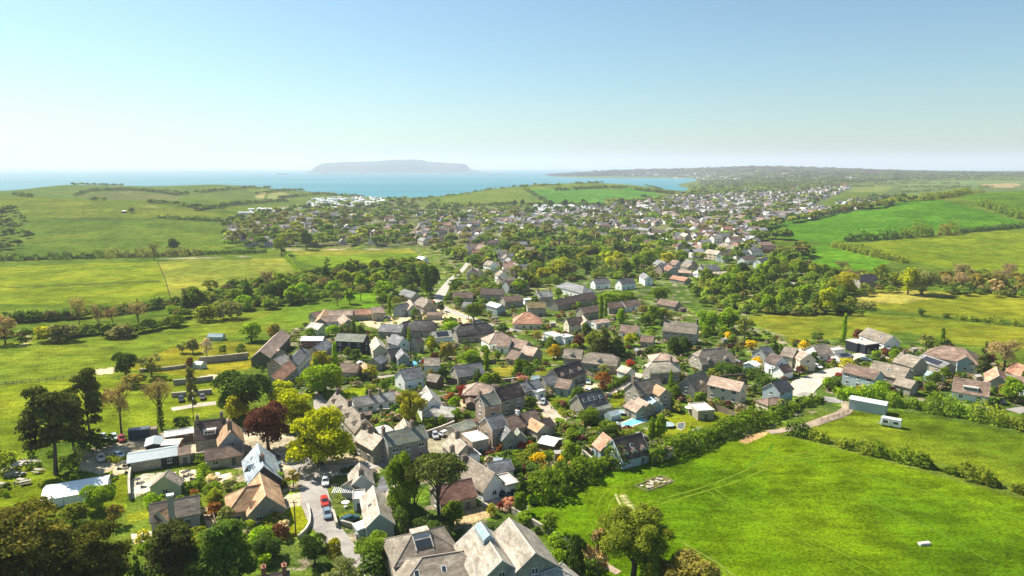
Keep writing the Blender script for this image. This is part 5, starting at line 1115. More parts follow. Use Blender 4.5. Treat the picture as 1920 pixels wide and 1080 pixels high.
# blue container in the car park
r = at_px('container', 262, 820, 9, -1, 'dark blue container with an open store beside it in the car park', 'container'); FOOT.append((r.location[0], r.location[1], 0, 4, 2))
b = MB(); b.box(-2.6, 2.6, -1.2, 1.2, .1, 2.6)
for i in range(16): b.box(-2.5 + i * .32, -2.36 + i * .32, -1.24, -1.2, .2, 2.5)
b.build('box', [surf('navy_steel', (.045, .07, .10), rough=.6)], r); MB().box(-2.68, 2.68, -1.28, 1.28, 2.603, 2.7).build('lid', [surf('steel_lid', (.12, .15, .18))], r); MB().box(2.7, 4.6, -1.2, 1.2, .05, 2.4).build('store', [M_WOOD], r)
# greenhouses and conservatories
def glasshouse(name, u, v, du, dv, L, W, h_, label, cat):
    r = at_px(name, u, v, du, dv, label, cat); b = MB(); b.prism([(-W/2, 0), (W/2, 0), (W/2, h_), (0, h_ + W * .3), (-W/2, h_)], -L/2, L/2); b.build('glazing', [M_CONS], r); f = MB(); n = max(3, int(L / .8))
    for i in range(n + 1):
        x = -L/2 + i * L / n
        for s in (-1, 1): f.tube([(x, s * W/2 * 1.01, 0), (x, s * W/2 * 1.01, h_), (x, 0, h_ + W * .3 + .03)], .045, 4)
    for s in (-1, 1): f.tube([(-L/2, s * W/2 * 1.01, h_), (L/2, s * W/2 * 1.01, h_)], .05, 4)
    f.tube([(-L/2, 0, h_ + W * .3 + .03), (L/2, 0, h_ + W * .3 + .03)], .05, 4); f.build('frame', [M_FRAME], r); FOOT.append((r.location[0], r.location[1], r.rotation_euler[2], L/2 + .5, W/2 + .5)); return r
glasshouse('conservatory', 1222, 768, 7, 5, 6, 4.2, 2.6, 'large glazed conservatory on the front of the orange bayed house', 'conservatory')
glasshouse('conservatory', 461, 958, 7, -2, 4.4, 3, 2.5, 'small conservatory on the bright orange roofed house', 'conservatory')
glasshouse('conservatory', 1185, 868, 9, -3, 5, 3, 2.5, 'white framed conservatory in front of the three dormer house', 'conservatory')
glasshouse('conservatory', 1750, 717, 9, 2, 5, 4, 2.5, 'white glazed garden room between the chalets and the box dormer house', 'conservatory')
glasshouse('greenhouse', 406, 637, 9, 0, 7, 4, 1.8, 'pale greenhouse at the edge of the left meadow', 'greenhouse')
glasshouse('greenhouse', 375, 690, 9, 1, 4, 3, 1.8, 'small greenhouse in the walled garden', 'greenhouse')
glasshouse('greenhouse', 1148, 786, 7, -2, 4, 3, 1.8, 'greenhouse beside the swimming pool', 'greenhouse')
glasshouse('greenhouse', 1004, 718, 7, 0, 3, 3, 1.8, 'little greenhouse behind the clipped lawn', 'greenhouse')
# swimming pool, pond, trampoline
def slab_px(name, quad, mat, label, cat, lift=.08, h_=.12):
    P_ = [hit(u, v)[:2] for u, v in quad]; c = np.mean(P_, axis=0); z = float(gz(*c)); r = link(bpy.data.objects.new(name, None)); r.location = (c[0], c[1], z); tag(r, own_label(label), cat); return r, [(p[0] - c[0], p[1] - c[1]) for p in P_]
def ringpoly(q, k): return [(x * k, y * k) for x, y in q]
M_POOL = surf('pool_water', (.16, .60, .78), rough=.1, amp=.06, spec=.5); M_PAVE = surf('pale_paving', (.50, .45, .38), rough=.8, s1=.8, s2=3, amp=.15)
def basin(name, quad, label, cat, k=1.25, deep=.0):
    r, q = slab_px(name, quad, None, label, cat); n = len(q); o_ = ringpoly(q, k); V = [(*p, .12) for p in q] + [(*p, .12) for p in o_] + [(*p, -.6) for p in o_] + [(*p, -.1) for p in q]
    F = [(i, (i + 1) % n, n + (i + 1) % n, n + i) for i in range(n)] + [(n + i, n + (i + 1) % n, 2 * n + (i + 1) % n, 2 * n + i) for i in range(n)] + [(i, (i + 1) % n, 3 * n + (i + 1) % n, 3 * n + i) for i in range(n)]
    MB().add(V, F).build('surround', [M_PAVE], r); return r, q, n
r, q, n = basin('swimming_pool', [(1163,796),(1193,783),(1206,787),(1212,790),(1178,800)], 'turquoise swimming pool with pale paving', 'pool', 1.3); MARKS.append((1188, 790, 'the swimming pool'))
MB().add([(*p, .07) for p in q], [tuple(range(n))]).build('water', [M_POOL], r)
r, q, n = basin('pond', [(1270,795),(1283,793),(1284,800),(1278,806),(1270,803)], 'dark garden pond with a stone edge on the curving lawn', 'pond', 1.15); MB().add([(*p, .07) for p in q], [tuple(range(n))]).build('water', [surf('pond_water', (.10, .11, .09), rough=.1)], r)
r, q, n = basin('pond', [(1302,803),(1315,801),(1320,806),(1310,811),(1299,809)], 'round dark pond inside the pale patio', 'pond', 1.12); MB().add([(*p, .07) for p in q], [tuple(range(n))]).build('water', [surf('pond_water', (.10, .11, .09), rough=.1)], r)
def trampoline(u, v, d, label, colr):
    r = at_px('trampoline', u, v, 9, 0, label, 'trampoline'); k = 20; b = MB()
    R_ = [(d/2 * math.cos(a * 2 * math.pi / k), d/2 * math.sin(a * 2 * math.pi / k)) for a in range(k)]
    b.add([(x * .86, y * .86, .8) for x, y in R_], [tuple(range(k))]); b.build('mat', [surf(f'trampoline_{label[:4]}', colr, rough=.6)], r); b = MB()
    V = [(x * .86, y * .86, .82) for x, y in R_] + [(x, y, .82) for x, y in R_] + [(x, y, .7) for x, y in R_]; b.add(V, [(i, (i + 1) % k, k + (i + 1) % k, k + i) for i in range(k)] + [(k + i, k + (i + 1) % k, 2 * k + (i + 1) % k, 2 * k + i) for i in range(k)]); b.build('rim', [surf('trampoline_pad', (.20, .30, .34))], r)
    for i in range(6): a = i * math.pi / 3; MB().tube([(d * .48 * math.cos(a), d * .48 * math.sin(a), 0), (d * .48 * math.cos(a), d * .48 * math.sin(a), .75)], .04, 5).build('leg', [M_METAL], r)
trampoline(1252, 800, 4, 'round grey trampoline on the curving lawn', (.30, .36, .36)); trampoline(1168, 776, 0.1 + 3.5, 'round pale trampoline by the swimming pool', (.46, .46, .44))
r, q, n = basin('paddling_pool', [(770,686),(778,674),(787,672),(790,678),(782,687)], 'bright blue round garden pool beside the red leaved shrub', 'pool', 1.08); MB().add([(*p, .45) for p in q] + [(*p, 0) for p in q], [tuple(range(n))] + [(i, (i + 1) % n, n + (i + 1) % n, n + i) for i in range(n)]).build('cover', [surf('pool_cover', (.16, .45, .62), rough=.4)], r)
# ------------------------------------------------------------------ picnic tables, garden tables, parasols
def table_parts(kind):
    if kind == 'picnic':
        return [('top', MB().box(-.9, .9, -.36, .36, .70, .75)), ('bench', MB().box(-.9, .9, -.82, -.55, .42, .46)), ('bench', MB().box(-.9, .9, .55, .82, .42, .46)), ('leg', MB().tube([(-.6, -.75, 0), (-.6, -.2, .7)], .05, 4).tube([(-.6, .75, 0), (-.6, .2, .7)], .05, 4).box(-.64, -.56, -.78, .78, .36, .42)), ('leg', MB().tube([(.6, -.75, 0), (.6, -.2, .7)], .05, 4).tube([(.6, .75, 0), (.6, .2, .7)], .05, 4).box(.56, .64, -.78, .78, .36, .42))]
    return [('top', MB().tube([(0, 0, .70), (0, 0, .75)], .6, 14)), ('leg', MB().tube([(0, 0, 0), (0, 0, .7)], .06, 6)), ('base', MB().tube([(0, 0, 0), (0, 0, .04)], .3, 10))]
def furn(kind, u, v, a, label, mat, s=1.0, group=None):
    r = at_px(kind + '_table', u, v, 9, a, label, 'table', group); r.scale = (s, s, s)
    for nm, b in table_parts(kind): me = unit(kind + nm + mat.name, round(b.v[0][0] + b.v[0][1], 2), lambda: b.mesh(nm, [mat])); link(bpy.data.objects.new(nm, me), r)
for i, (u, v, a) in enumerate([(14,885,2),(20,893,-3),(38,892,1),(40,905,2),(48,908,-2),(2,912,1),(63,840,2),(85,835,1),(72,886,1),(30,878,3)]):
    furn('picnic', u, v, a, ['grey picnic table at the left rim of the pub lawn', 'picnic table nearest the lawn corner fence', 'picnic table in the sunny middle of the pub lawn', 'pale picnic table beside the lawn rail', 'picnic table at the lower end of the pub lawn', 'picnic table cut by the left edge of the photo', 'picnic table in the shade under the left pine', 'picnic table close to the pine trunk', 'picnic table by the crowd of lawn seats', 'picnic table at the top of the pub lawn'][i], surf('weathered_bench', (.34, .31, .26), rough=.9), 1.25, 'picnic tables on the pub lawn')
MARKS.append((40, 890, 'the picnic lawn'))
for i, (u, v, l) in enumerate([(222,878,'round table on the left patio beside the shed'), (232,872,'round dark table at the back of the left patio'), (236,885,'round table at the front of the left patio'), (258,905,'round table on the white yard left of the bungalow'), (266,912,'round white yard table nearest the bungalow'), (345,892,'round table left on the terrace right of the bungalow'), (353,889,'round table at the back of the bungalow terrace'), (358,897,'round table right on the bungalow terrace'), (406,897,'table set left on the orange patio'), (420,900,'table set right on the orange patio'), (461,958,'white round table outside the orange house'), (648,950,'white round table on the small cottage lawn'), (1245,775,'round white table by the lawn corner')]):
    furn('round', u, v, 0, l, surf('dark_table', (.06, .06, .06)) if i < 8 else M_WHITE, 1.3 if i < 8 else 1.5)
def parasol(u, v, label, c):
    r = at_px('parasol', u, v, 9, 0, label, 'parasol'); MB().tube([(0, 0, 0), (0, 0, 2.5)], .035, 6).build('pole', [M_METAL], r); k = 8; V = [(0, 0, 2.65)] + [(1.5 * math.cos(a * math.pi / 4), 1.5 * math.sin(a * math.pi / 4), 2.15) for a in range(k)]; b = MB(); b.add(V + [(x, y, z - .06) for x, y, z in V], [(0, 1 + i, 1 + (i + 1) % k) for i in range(k)] + [(9, 10 + (i + 1) % k, 10 + i) for i in range(k)]); b.build('canopy', [surf('canvas_' + label[:5], c, rough=.8)], r)
parasol(33, 884, 'cream parasol over the lawn tables', (.62, .56, .46)); parasol(1292, 776, 'pale parasol beside the flat garden building', (.55, .52, .48)); parasol(768, 731, 'white parasol behind the long white cottage', (.8, .8, .78))
# ------------------------------------------------------------------ people on the pub lawn, seated at the crowd of tables
SKIN = surf('skin', (.45, .28, .20), rough=.6)
def person(u, v, turn, shirt, trousers, label):
    x, y, z = hit(u, v); sk = [((0, 0, .55), .15), ((0, 0, .80), .14), ((0, 0, 1.05), .17), ((0, 0, 1.18), .06), ((0, .01, 1.32), .105), ((0, .01, 1.44), .085)]
    me = bpy.data.meshes.new('person'); V = [p for p, _ in sk]; rad = [q for _, q in sk]; E = [(0, 1), (1, 2), (2, 3), (3, 4), (4, 5)]
    def chain(root, pts):
        p = root
        for q, r_ in pts: V.append(q); rad.append(r_); E.append((p, len(V) - 1)); p = len(V) - 1
    for s in (-1, 1):
        chain(2, [((s * .2, 0, 1.05), .07), ((s * .26, .10, .80), .05), ((s * .18, .36, .78), .04), ((s * .16, .46, .78), .045)])
        chain(0, [((s * .11, .03, .52), .10), ((s * .13, .42, .52), .075), ((s * .13, .46, .10), .05), ((s * .13, .60, .05), .045)])
    me.from_pydata(V, E, []); o = link(bpy.data.objects.new('person', me)); o.location = (x, y, z); o.rotation_euler = (0, 0, turn)
    sm = o.modifiers.new('body', 'SKIN'); 
    for i, q in enumerate(rad): me.skin_vertices[0].data[i].radius = (q, q)
    me.skin_vertices[0].data[0].use_root = True; o.modifiers.new('smooth', 'SUBSURF').levels = 1
    m = bpy.data.materials.new('clothed_figure'); nt = nodes(m); out = N(nt, 'ShaderNodeOutputMaterial'); p = N(nt, 'ShaderNodeBsdfPrincipled'); nt.links.new(p.outputs[0], out.inputs[0]); sep = N(nt, 'ShaderNodeSeparateXYZ'); nt.links.new(N(nt, 'ShaderNodeTexCoord').outputs['Object'], sep.inputs[0])
    c1 = mixc(nt, mul(nt, sep.outputs[2], .66, 'GREATER_THAN'), trousers, shirt); c2 = mixc(nt, mul(nt, sep.outputs[2], 1.17, 'GREATER_THAN'), c1, (.45, .28, .20)); c3 = mixc(nt, mul(nt, sep.outputs[2], 1.40, 'GREATER_THAN'), c2, (.05, .03, .02)); nt.links.new(c3, p.inputs['Base Color']); me.materials.append(m)
    tag(o, own_label(label), 'person', 'people sitting on the pub lawn')
for i, (u, v, t, c, l) in enumerate([(39,868,.3,(.5,.1,.1),'seated person in red at the crowded lawn tables'), (43,871,2.5,(.15,.25,.5),'seated person in blue at the crowded lawn tables'), (47,868,1.2,(.7,.68,.65),'seated person in white at the crowded lawn tables'), (52,872,-.6,(.08,.08,.1),'seated person in black at the crowded lawn tables'), (60,869,3.0,(.45,.3,.4),'seated person in mauve right of the crowd'), (70,868,.9,(.5,.42,.3),'seated person in tan towards the pine trunk')]): person(u, v, t, c, (.05, .06, .09), l)
for i, (u, v) in enumerate([(41,871),(50,870),(66,870)]): furn('picnic', u, v, 1, ['picnic table with people in red and blue', 'picnic table with people in white and black', 'picnic table with a person in mauve'][i], surf('weathered_bench', (.34, .31, .26)), 1.2, 'picnic tables on the pub lawn')
# ------------------------------------------------------------------ poles, walls, fences
def pole(u, v, h_, label, arms=1):
    r = at_px('telegraph_pole', u, v, 9, 0, label, 'pole', 'telegraph poles'); MB().tube([(0, 0, -.5), (0, 0, h_)], [.16, .11], 8).build('post', [surf('pole_timber', (.13, .10, .08))], r)
    for i in range(arms): MB().box(-.8, .8, -.06, .06, h_ - .5 - i * .5, h_ - .38 - i * .5).build('crossarm', [M_WOOD], r)
for a in [(555,1006,8,'telegraph pole on the round lawn beside the lane'), (770,660,9,'telegraph pole in the village centre left of the blue pool'), (1149,735,8,'telegraph pole by the garden drive'), (979,770,8,'telegraph pole by the wide brown bungalow'), (837,530,8,'telegraph pole beside the far street'), (1446,722,7,'telegraph pole left of the grey track house'), (898,838,7,'telegraph pole in front of the roof terrace')]: pole(*a)
def pylon_pole(u, v, vt, label):
    x, y, z = hit(u, v); pole(u, v, CAM_Z - y * float(slope(vt)) - z, label, 2)
pylon_pole(158,410,389,'left wooden power pole on the hill field'); pylon_pole(308,408,390,'right wooden power pole on the hill field')
def strip(name, pts, h_, w, mat, label, cat, posts=0, cap=None):
    Wp = walk(pts, 2.5); n = len(Wp); t = np.gradient(Wp, axis=0); t /= np.maximum(1e-6, np.hypot(*t.T))[:, None]; nn = np.c_[-t[:, 1], t[:, 0]] * w / 2; c = Wp[0]; z0 = float(gz(*c)); r = link(bpy.data.objects.new(name, None)); r.location = (c[0], c[1], z0); tag(r, own_label(label), cat)
    if posts:
        b = MB()
        for hh in (.45, .8, 1.1):
            V = [(p[0] - c[0], p[1] - c[1], float(gz(*p)) - z0 + hh) for p in Wp]; b.tube(V, .05, 4)
        b.build('rail', [mat], r); k = 0; me = unit('post' + mat.name, 1, lambda: MB().box(-.07, .07, -.07, .07, -.4, 1.25).mesh('post', [mat]))
        for p in Wp[::max(1, n // 90)]: o = link(bpy.data.objects.new('post', me), r); o.location = (p[0] - c[0], p[1] - c[1], float(gz(*p)) - z0)
        return r
    V = []; F = []
    for k in range(n):
        for s, zz in ((-1, -.6), (-1, h_), (1, h_), (1, -.6)): p = Wp[k] + nn[k] * s; V.append((p[0] - c[0], p[1] - c[1], float(gz(*Wp[k])) - z0 + zz))
    for k in range(n - 1):
        for j in range(3): F.append((k * 4 + j, k * 4 + j + 1, k * 4 + 5 + j, k * 4 + 4 + j))
    F += [(0, 1, 2, 3), tuple((n - 1) * 4 + j for j in (3, 2, 1, 0))]; MB().add(V, F).build('wall_face' if 'wall' in name else 'panel', [mat], r)
    V2 = []; 
    for k in range(n):
        for s, zz in ((-1.25, h_ + .003), (-1.25, h_ + .12), (1.25, h_ + .12), (1.25, h_ + .003)): p = Wp[k] + nn[k] * s; V2.append((p[0] - c[0], p[1] - c[1], float(gz(*Wp[k])) - z0 + zz))
    MB().add(V2, F + [(k * 4 + 3, k * 4, k * 4 + 4, k * 4 + 7) for k in range(n - 1)]).build('coping', [cap or mat], r); return r
SW = wall_mat('stone'); CAP = surf('coping_stone', (.42, .38, .31), rough=.9)
for a in [('stone_wall', [(374,682),(400,680),(430,677),(465,673)], 2.6, .5, 'tall grey garden wall left of the chestnut tree'), ('stone_wall', [(325,722),(360,719),(400,714)], 1.8, .5, 'garden wall below the walled lawn'), ('stone_wall', [(322,745),(360,742),(398,738)], 1.5, .5, 'garden wall behind the parked orchard cars'), ('stone_wall', [(262,698),(300,696),(345,690),(380,686)], 1.2, .5, 'low dark wall below the pale willow'),
  ('stone_wall', [(244,938),(242,905),(246,885)], 1.6, .4, 'yard wall left of the pale green bungalow'), ('stone_wall', [(246,885),(275,882),(303,876)], 2.2, .4, 'stone wall between the metal shed and the bungalow'), ('stone_wall', [(335,868),(380,862),(440,852)], 2.0, .4, 'long stone wall in front of the inn'), ('stone_wall', [(640,985),(660,988),(680,998),(670,1012)], 1.1, .4, 'curving garden wall beside the dark teal car'), ('stone_wall', [(577,952),(583,975),(582,995),(560,1012)], .9, .35, 'low wall round the oval lawn'),
  ('stone_wall', [(690,842),(740,838),(790,836)], 1.2, .4, 'front wall of the grey green stone house'), ('stone_wall', [(800,820),(840,806),(852,800)], 1.8, .4, 'brick coloured wall behind the white cars'), ('stone_wall', [(960,962),(1000,985),(1040,1010),(1068,1030)], 1.3, .4, 'stone wall between the halls and the field'), ('stone_wall', [(625,965),(632,990)], 1.2, .4, 'short wall beside the red car')]: strip(*a[:4], SW, a[4], 'wall', 0, CAP)
for a in [('timber_fence', [(835,717),(870,722),(885,724)], 1.9, .1, 'board fence beside the timber shed'), ('timber_fence', [(1338,768),(1365,777),(1385,788)], 1.8, .1, 'grey board fence at the end of the curving lawn'), ('timber_fence', [(395,958),(404,985),(410,1000)], 1.4, .1, 'board fence along the narrow drive')]: strip(*a[:4], M_TIMB, a[4], 'fence')
for pts, l in [([(-200,732),(0,722),(80,716),(150,706)], 'post and rail fence across the left meadow'), ([(100,412),(200,411),(292,411)], 'fence line across the hill field'), ([(0,918),(30,912),(55,905)], 'rail fence below the picnic lawn'), ([(1540,791),(1560,787),(1590,775)], 'rail fence along the bend of the farm track'), ([(1590,560),(1620,566),(1660,571)], 'paddock fence below the lone stone house'), ([(0,540),(150,535),(300,529)], 'fence dividing the yellow field'), ([(295,490),(310,525),(318,556)], 'fence running up the yellow field'), ([(1540,750),(1560,752),(1578,757)], 'white gate fence at the head of the farm track')]: strip('rail_fence', pts, 1.2, .1, M_WHITE if l.startswith('white') else M_TIMB, l, 'fence', 1)
# pergola, vegetable plot, trough, hut, breakwater
r = at_px('pergola', 645, 936, 9, 0, 'white slatted pergola in front of the junction cottage', 'pergola')
for i in range(11): MB().box(-2.4 + i * .45, -2.26 + i * .45, -1.4, 1.4, 2.2, 2.3).build('slat', [M_WHITE], r)
for x in (-2.3, 2.3):
    for y in (-1.2, 1.2): MB().box(x - .06, x + .06, y - .06, y + .06, 0, 2.2).build('post', [M_WHITE], r)
r, q = slab_px('vegetable_plot', [(1191,911),(1240,893),(1263,904),(1214,921)], None, 'rectangular vegetable plot of pale sheets cut into the green field', 'plot'); n = 4; MARKS.append((1227, 906, 'the vegetable plot'))
b = MB()
for i in range(4): b.tube([(*q[i], .1), (*q[(i + 1) % 4], .1)], .12, 4)
b.build('edging', [M_WOOD], r); g = np.random.default_rng(3)
def quad_at(s, t): a = (1 - s) * (1 - t), s * (1 - t), s * t, (1 - s) * t; return sum(a[i] * q[i][0] for i in range(4)), sum(a[i] * q[i][1] for i in range(4))
for i in range(22):
    s, t = .06 + .86 * g.random(), .07 + .84 * g.random(); w_, h_ = .03 + .045 * g.random(), .06 + .08 * g.random(); k = 7; V = []
    for a in range(k): x, y = quad_at(min(1, max(0, s + w_ * math.cos(a * .9) * (.7 + .5 * g.random()))), min(1, max(0, t + h_ * math.sin(a * .9) * (.7 + .5 * g.random())))); V.append((x, y, .16 + .01 * i))
    b = MB(); b.add(V + [(x, y, 0) for x, y, z in V], [tuple(range(k))] + [(j, (j + 1) % k, k + (j + 1) % k, k + j) for j in range(k)]); b.build('cover_sheet', [surf('plot_sheet', (.40, .36, .27), rough=.9)], r)
r = at_px('water_trough', 1733, 1021, 9, -1, 'small pale stone trough lying in the near field', 'trough'); b = MB(); b.box(-1.2, 1.2, -.42, .42, 0, .45); b.build('basin', [surf('trough_stone', (.55, .50, .43))], r); MB().box(-1.05, 1.05, -.3, .3, .453, .5).build('water', [surf('trough_lid', (.62, .57, .5))], r)
h('hut', (229,395,236,395), 7, 2.4, 'white', 'wood', 'mono', pitch=8, name='field_shelter', cat='shelter', label='small field shelter with a white roof on the left hill', win=False)
h('stonehouse2', (60,1150,80,1150), 8, 3, 'slate_grey', 'stone', pitch=36, label='grey roofed building hidden beneath the dark cypress') if False else None
for i, (a, b_) in enumerate([((580,324.5),(785,325)), ((806,325.5),(960,326)), ((525,322.5),(546,322.5))]):
    (u1, v1), (u2, v2) = a, b_; Y = 8300.0; X1, X2 = (u1 - 960) / 1280 * Y, (u2 - 960) / 1280 * Y; m = MB(); m.prism([(-14, -6), (14, -6), (6, 5), (-6, 5)], X1, X2)
    for t in range(3): x = X1 + (X2 - X1) * (t + .5) / 3; m.box(x - 18, x + 18, -10, 10, 5.01, 12)
    o = m.build('breakwater', [surf('breakwater_stone', (.20, .20, .20))]); o.location = (0, Y, 0); tag(o, own_label(['long stone breakwater in front of the island', 'right stone breakwater on the bay', 'small grey ship shaped mole left of the island'][i]), 'breakwater')
# glazed lantern on the ridge of the near hall, and the sunken light of the hipped hall
root, c, ang, zb = HOUSES['millgable']
r = link(bpy.data.objects.new('roof_lantern', None)); r.parent = root; r.location = (-2.6, 0, 5.76 + 4.44 * math.tan(R(38)) - .3); r.scale = (.7, .7, .7)
b = MB(); b.prism([(-1.5, -.8), (1.5, -.8), (1.5, .9), (0, 2.1), (-1.5, .9)], -3.6, 3.6); b.build('lantern_glazing', [M_CONS], r); b = MB()
for i in range(9):
    x = -3.6 + i * .9
    for s in (-1, 1): b.tube([(x, s * 1.52, -.6), (x, s * 1.52, .92), (x, 0, 2.13)], .06, 4)
b.tube([(-3.7, 0, 2.14), (3.7, 0, 2.14)], .09, 4); b.build('lantern_frame', [M_FRAME], r)
root, c, ang, zb = HOUSES['hallhip']; fs = 1 if (-math.sin(ang) * -c[0] + math.cos(ang) * -c[1]) > 0 else -1
rise = 4.5 * math.tan(R(32)); V = []; b = MB()
def on_slope(b, x0, x1, f0, f1, lo, hi_, mi=0):
    V = []
    for dz in (lo, hi_):
        for f in (f0, f1):
            for x in (x0, x1): V.append((x, fs * 4.5 * (1 - f), 5.04 + .5 + rise * (.98 * f) + dz))
    b.add(V, [(0, 1, 3, 2), (4, 6, 7, 5), (0, 4, 5, 1), (2, 3, 7, 6), (0, 2, 6, 4), (1, 5, 7, 3)], mi)
on_slope(b, -1.5, 1.5, .30, .64, -.1, .10, 1); on_slope(b, -1.5, 1.5, .645, .93, -.1, .08, 0); on_slope(b, -1.7, -1.505, .26, .97, -.1, .2, 0); on_slope(b, 1.505, 1.7, .26, .97, -.1, .2, 0)
b.build('light_well', [roof_mat('pale'), M_GLASS], root); MB().box(-1.7, 1.7, -fs * .2 - .9, -fs * .2 + .9, 5.0 + rise, 5.0 + rise + .6).build('light_well_hood', [roof_mat('stone_light')], root)
root, c, ang, zb = HOUSES['stonecot']; fs = 1 if (-math.sin(ang) * -c[0] + math.cos(ang) * -c[1]) > 0 else -1
b = MB(); b.box(-.6, .6, -.45, .45, -1, 8.0); b.box(-.7, .7, -.55, .55, 8.003, 8.4, 1); o = b.build('front_chimney', [wall_mat('grey'), M_WHITE], root); o.location = (-.6, fs * 3.3, 0)
# ------------------------------------------------------------------ trees one can tell apart
T = tree_px
T('layered','cypress', 70,955,1215,215,'huge dark cypress with browned top filling the lower left corner','the corner cypress',2)
T('layered','cypress', 200,985,1200,130,'dark cypress leaning right of the huge corner cypress',None,2)
T('layered','cypress', -60,975,1230,170,'dark cypress cut by the left edge below the marquee field',None,2)
T('cone','dark', 268,1032,1150,62,'narrow dark conifer at the bottom edge','the narrow dark conifer',1); T('round','olive', 355,1030,1120,84,'round yellow green bush tree at the bottom edge','the yellow green bottom tree',1)
T('layered','pine', 335,978,1120,110,'dusky pine behind the tall chimney cottage',None,1); T('layered','dark', 425,975,1120,120,'shaggy dark conifer at the bottom left of the lane','the shaggy conifer',1)
T('round','bright', 185,905,955,62,'dark leafy bush tree over the marquee end','the marquee bush',1); T('round','olive', 140,945,985,60,'olive bush in front of the marquee'); T('loose','bronze', 215,945,985,40)
T('round','dark', 590,998,1060,56,'dark round tree beside the lower lane','the lower lane tree',1); T('round','gold', 628,1010,1060,40,'small golden tree beside the lower lane',None,0); T('loose','pale', 640,1045,1120,95,'pale budding tree at the bottom of the lane',None,1)
T('round','mid', 702,998,1060,72,'dense green tree left of the hipped stone hall','the dense hall tree',1); T('shrub','dark', 700,1040,1085,60)
T('round','mid', 757,838,985,66,'tall green tree with an ivy clad trunk right of the lane junction','the tall ivy tree',1)
T('umbrella','pine', 825,852,985,112,'flat topped dark pine in the middle foreground','the flat topped pine',1); T('umbrella','pine', 778,868,990,60,'narrow dark pine beside the flat topped pine',None,1)
T('round','dark', 768,940,1002,66,'dark glossy tree at the foot of the tall ivy tree',None,1); T('round','dark', 812,962,1018,82,'dark shadowy tree at the foot of the flat topped pine',None,1); T('round','mid', 850,940,985,48)
T('dome','olive', 1185,950,1100,160,'broad flat topped pine at the bottom edge of the green field','the broad field pine',2)
T('round','bronze', 1290,1035,1150,120,'olive brown broad tree at the bottom edge right of the broad pine','the olive brown tree',1); T('round','olive', 1225,1025,1130,80,None,None,1); T('loose','twig', 1120,985,1090,60,'pale leafless tree left of the broad field pine'); T('column','dark', 1082,1003,1100,40,'dark ivy column beside the gabled halls',None,0); T('shrub','bright', 1050,1030,1080,44); T('shrub','mid', 1030,960,1000,40)
T('tiers','pine', 105,735,890,118,'tall dark pine with bare forked trunks on the pub lawn','the pub lawn pine',1); T('tiers','pine', 172,697,832,72,'tall ragged dark pine beside the car park','the ragged pine',1); T('tiers','pine', 140,745,850,60,'slimmer dark pine between the two tall pines',None,0)
T('bare','twig', 228,712,815,68,'bare brown tree beside the ragged pine','the bare brown tree',1); T('ivied','twig', 303,708,806,58,'bare tree with an ivy covered trunk behind the car park','the ivy trunk tree',1); T('tiers','grey', 363,690,790,24,'slim leaning tree left of the chestnut','the slim leaning tree'); T('shrub','dark', 170,800,850,50); T('shrub','dark', 200,815,835,40); T('shrub','dark', 342,778,806,36); T('shrub','mid', 130,850,885,40); T('loose','pale', 150,835,878,30); T('shrub','olive', 15,840,885,40)
T('round','dark', 456,688,778,112,'massive dark green chestnut tree behind the inn','the dark chestnut',1); T('round','gold', 445,738,796,46,'small golden tree in front of the dark chestnut'); T('round','copper', 503,748,842,86,'round copper beech beside the inn','the copper beech',1)
T('spread','lime', 602,762,874,128,'large drooping yellow green tree over the pond road','the lime tree',1); T('spread','lime', 555,728,800,82,'yellow green tree behind the large drooping one',None,1); T('round','lime', 530,712,765,60,'smaller yellow green tree beside the dark chestnut')
T('round','dark', 237,655,706,48,'compact dark green round tree at the meadow edge','the compact dark tree',1); T('loose','pale', 285,660,708,52,'pale willow right of the compact dark tree','the pale willow'); T('shrub','bronze', 250,698,724,46); T('shrub','copper', 357,668,690,18); T('loose','pale', 342,640,662,26); T('round','grey', 362,634,662,28); T('loose','blossom', 388,634,668,30); T('shrub','dark', 452,644,664,22); T('shrub','dark', 418,646,664,16); T('round','bright', 472,602,640,44,'bright green tree by the pale greenhouse'); T('round','bronze', 515,606,640,30)
T('round','bright', 600,678,738,84,'vivid green tree in the middle of the left village','the vivid green tree',1); T('round','lime', 632,690,738,30); T('round','gold', 602,656,696,48,'golden brown round tree behind the vivid green one'); T('loose','gold', 697,682,712,34,'golden hazy tree by the lane hedge'); T('shrub','dark', 668,652,676,24); T('loose','gold', 772,722,795,66,'yellow tree with bare branches beside the half hidden white house','the yellow branched tree',1); T('shrub','olive', 694,718,740,24); T('round','bright', 624,608,636,32); T('round','pale', 648,606,634,30); T('cone','mid', 664,592,632,18); T('round','dark', 678,608,642,20)
T('round','dark', 806,488,556,44,'tall dense dark tree beside the far street','the tall street tree',1); T('column','bright', 800,500,552,18); T('round','dark', 765,512,545,34); T('round','mid', 717,548,576,30); T('round','bright', 720,525,560,48,'bright tree above the pink farm range'); T('bare','grey', 676,532,565,26); T('bare','grey', 633,545,575,26); T('round','bright', 656,540,570,24)
T('shrub','mid', 850,520,548,20); T('shrub','olive', 858,505,524,18); T('round','mid', 888,566,600,40,'round green tree at the street bend','the street bend tree'); T('round','bright', 846,600,630,40); T('round','mid', 810,628,662,26); T('round','bronze', 838,640,672,36); T('round','lime', 810,630,665,20); T('round','bright', 880,656,684,52,'wide bright green shrubs behind the glazed slate chalet'); T('cone','dark', 895,690,722,30,'dark conical conifer at the front of the glazed slate chalet','the chalet conifer'); T('column','bright', 972,672,700,18); T('shrub','dark', 990,686,705,22); T('shrub','pink', 980,704,718,28); T('shrub','rust', 845,735,752,26,'rust red shrub by the gravel yard'); T('shrub','red', 868,722,745,22,'red leaved shrub left of the hipped garage'); T('shrub','rust', 736,742,760,20); T('shrub','red', 797,672,690,20)
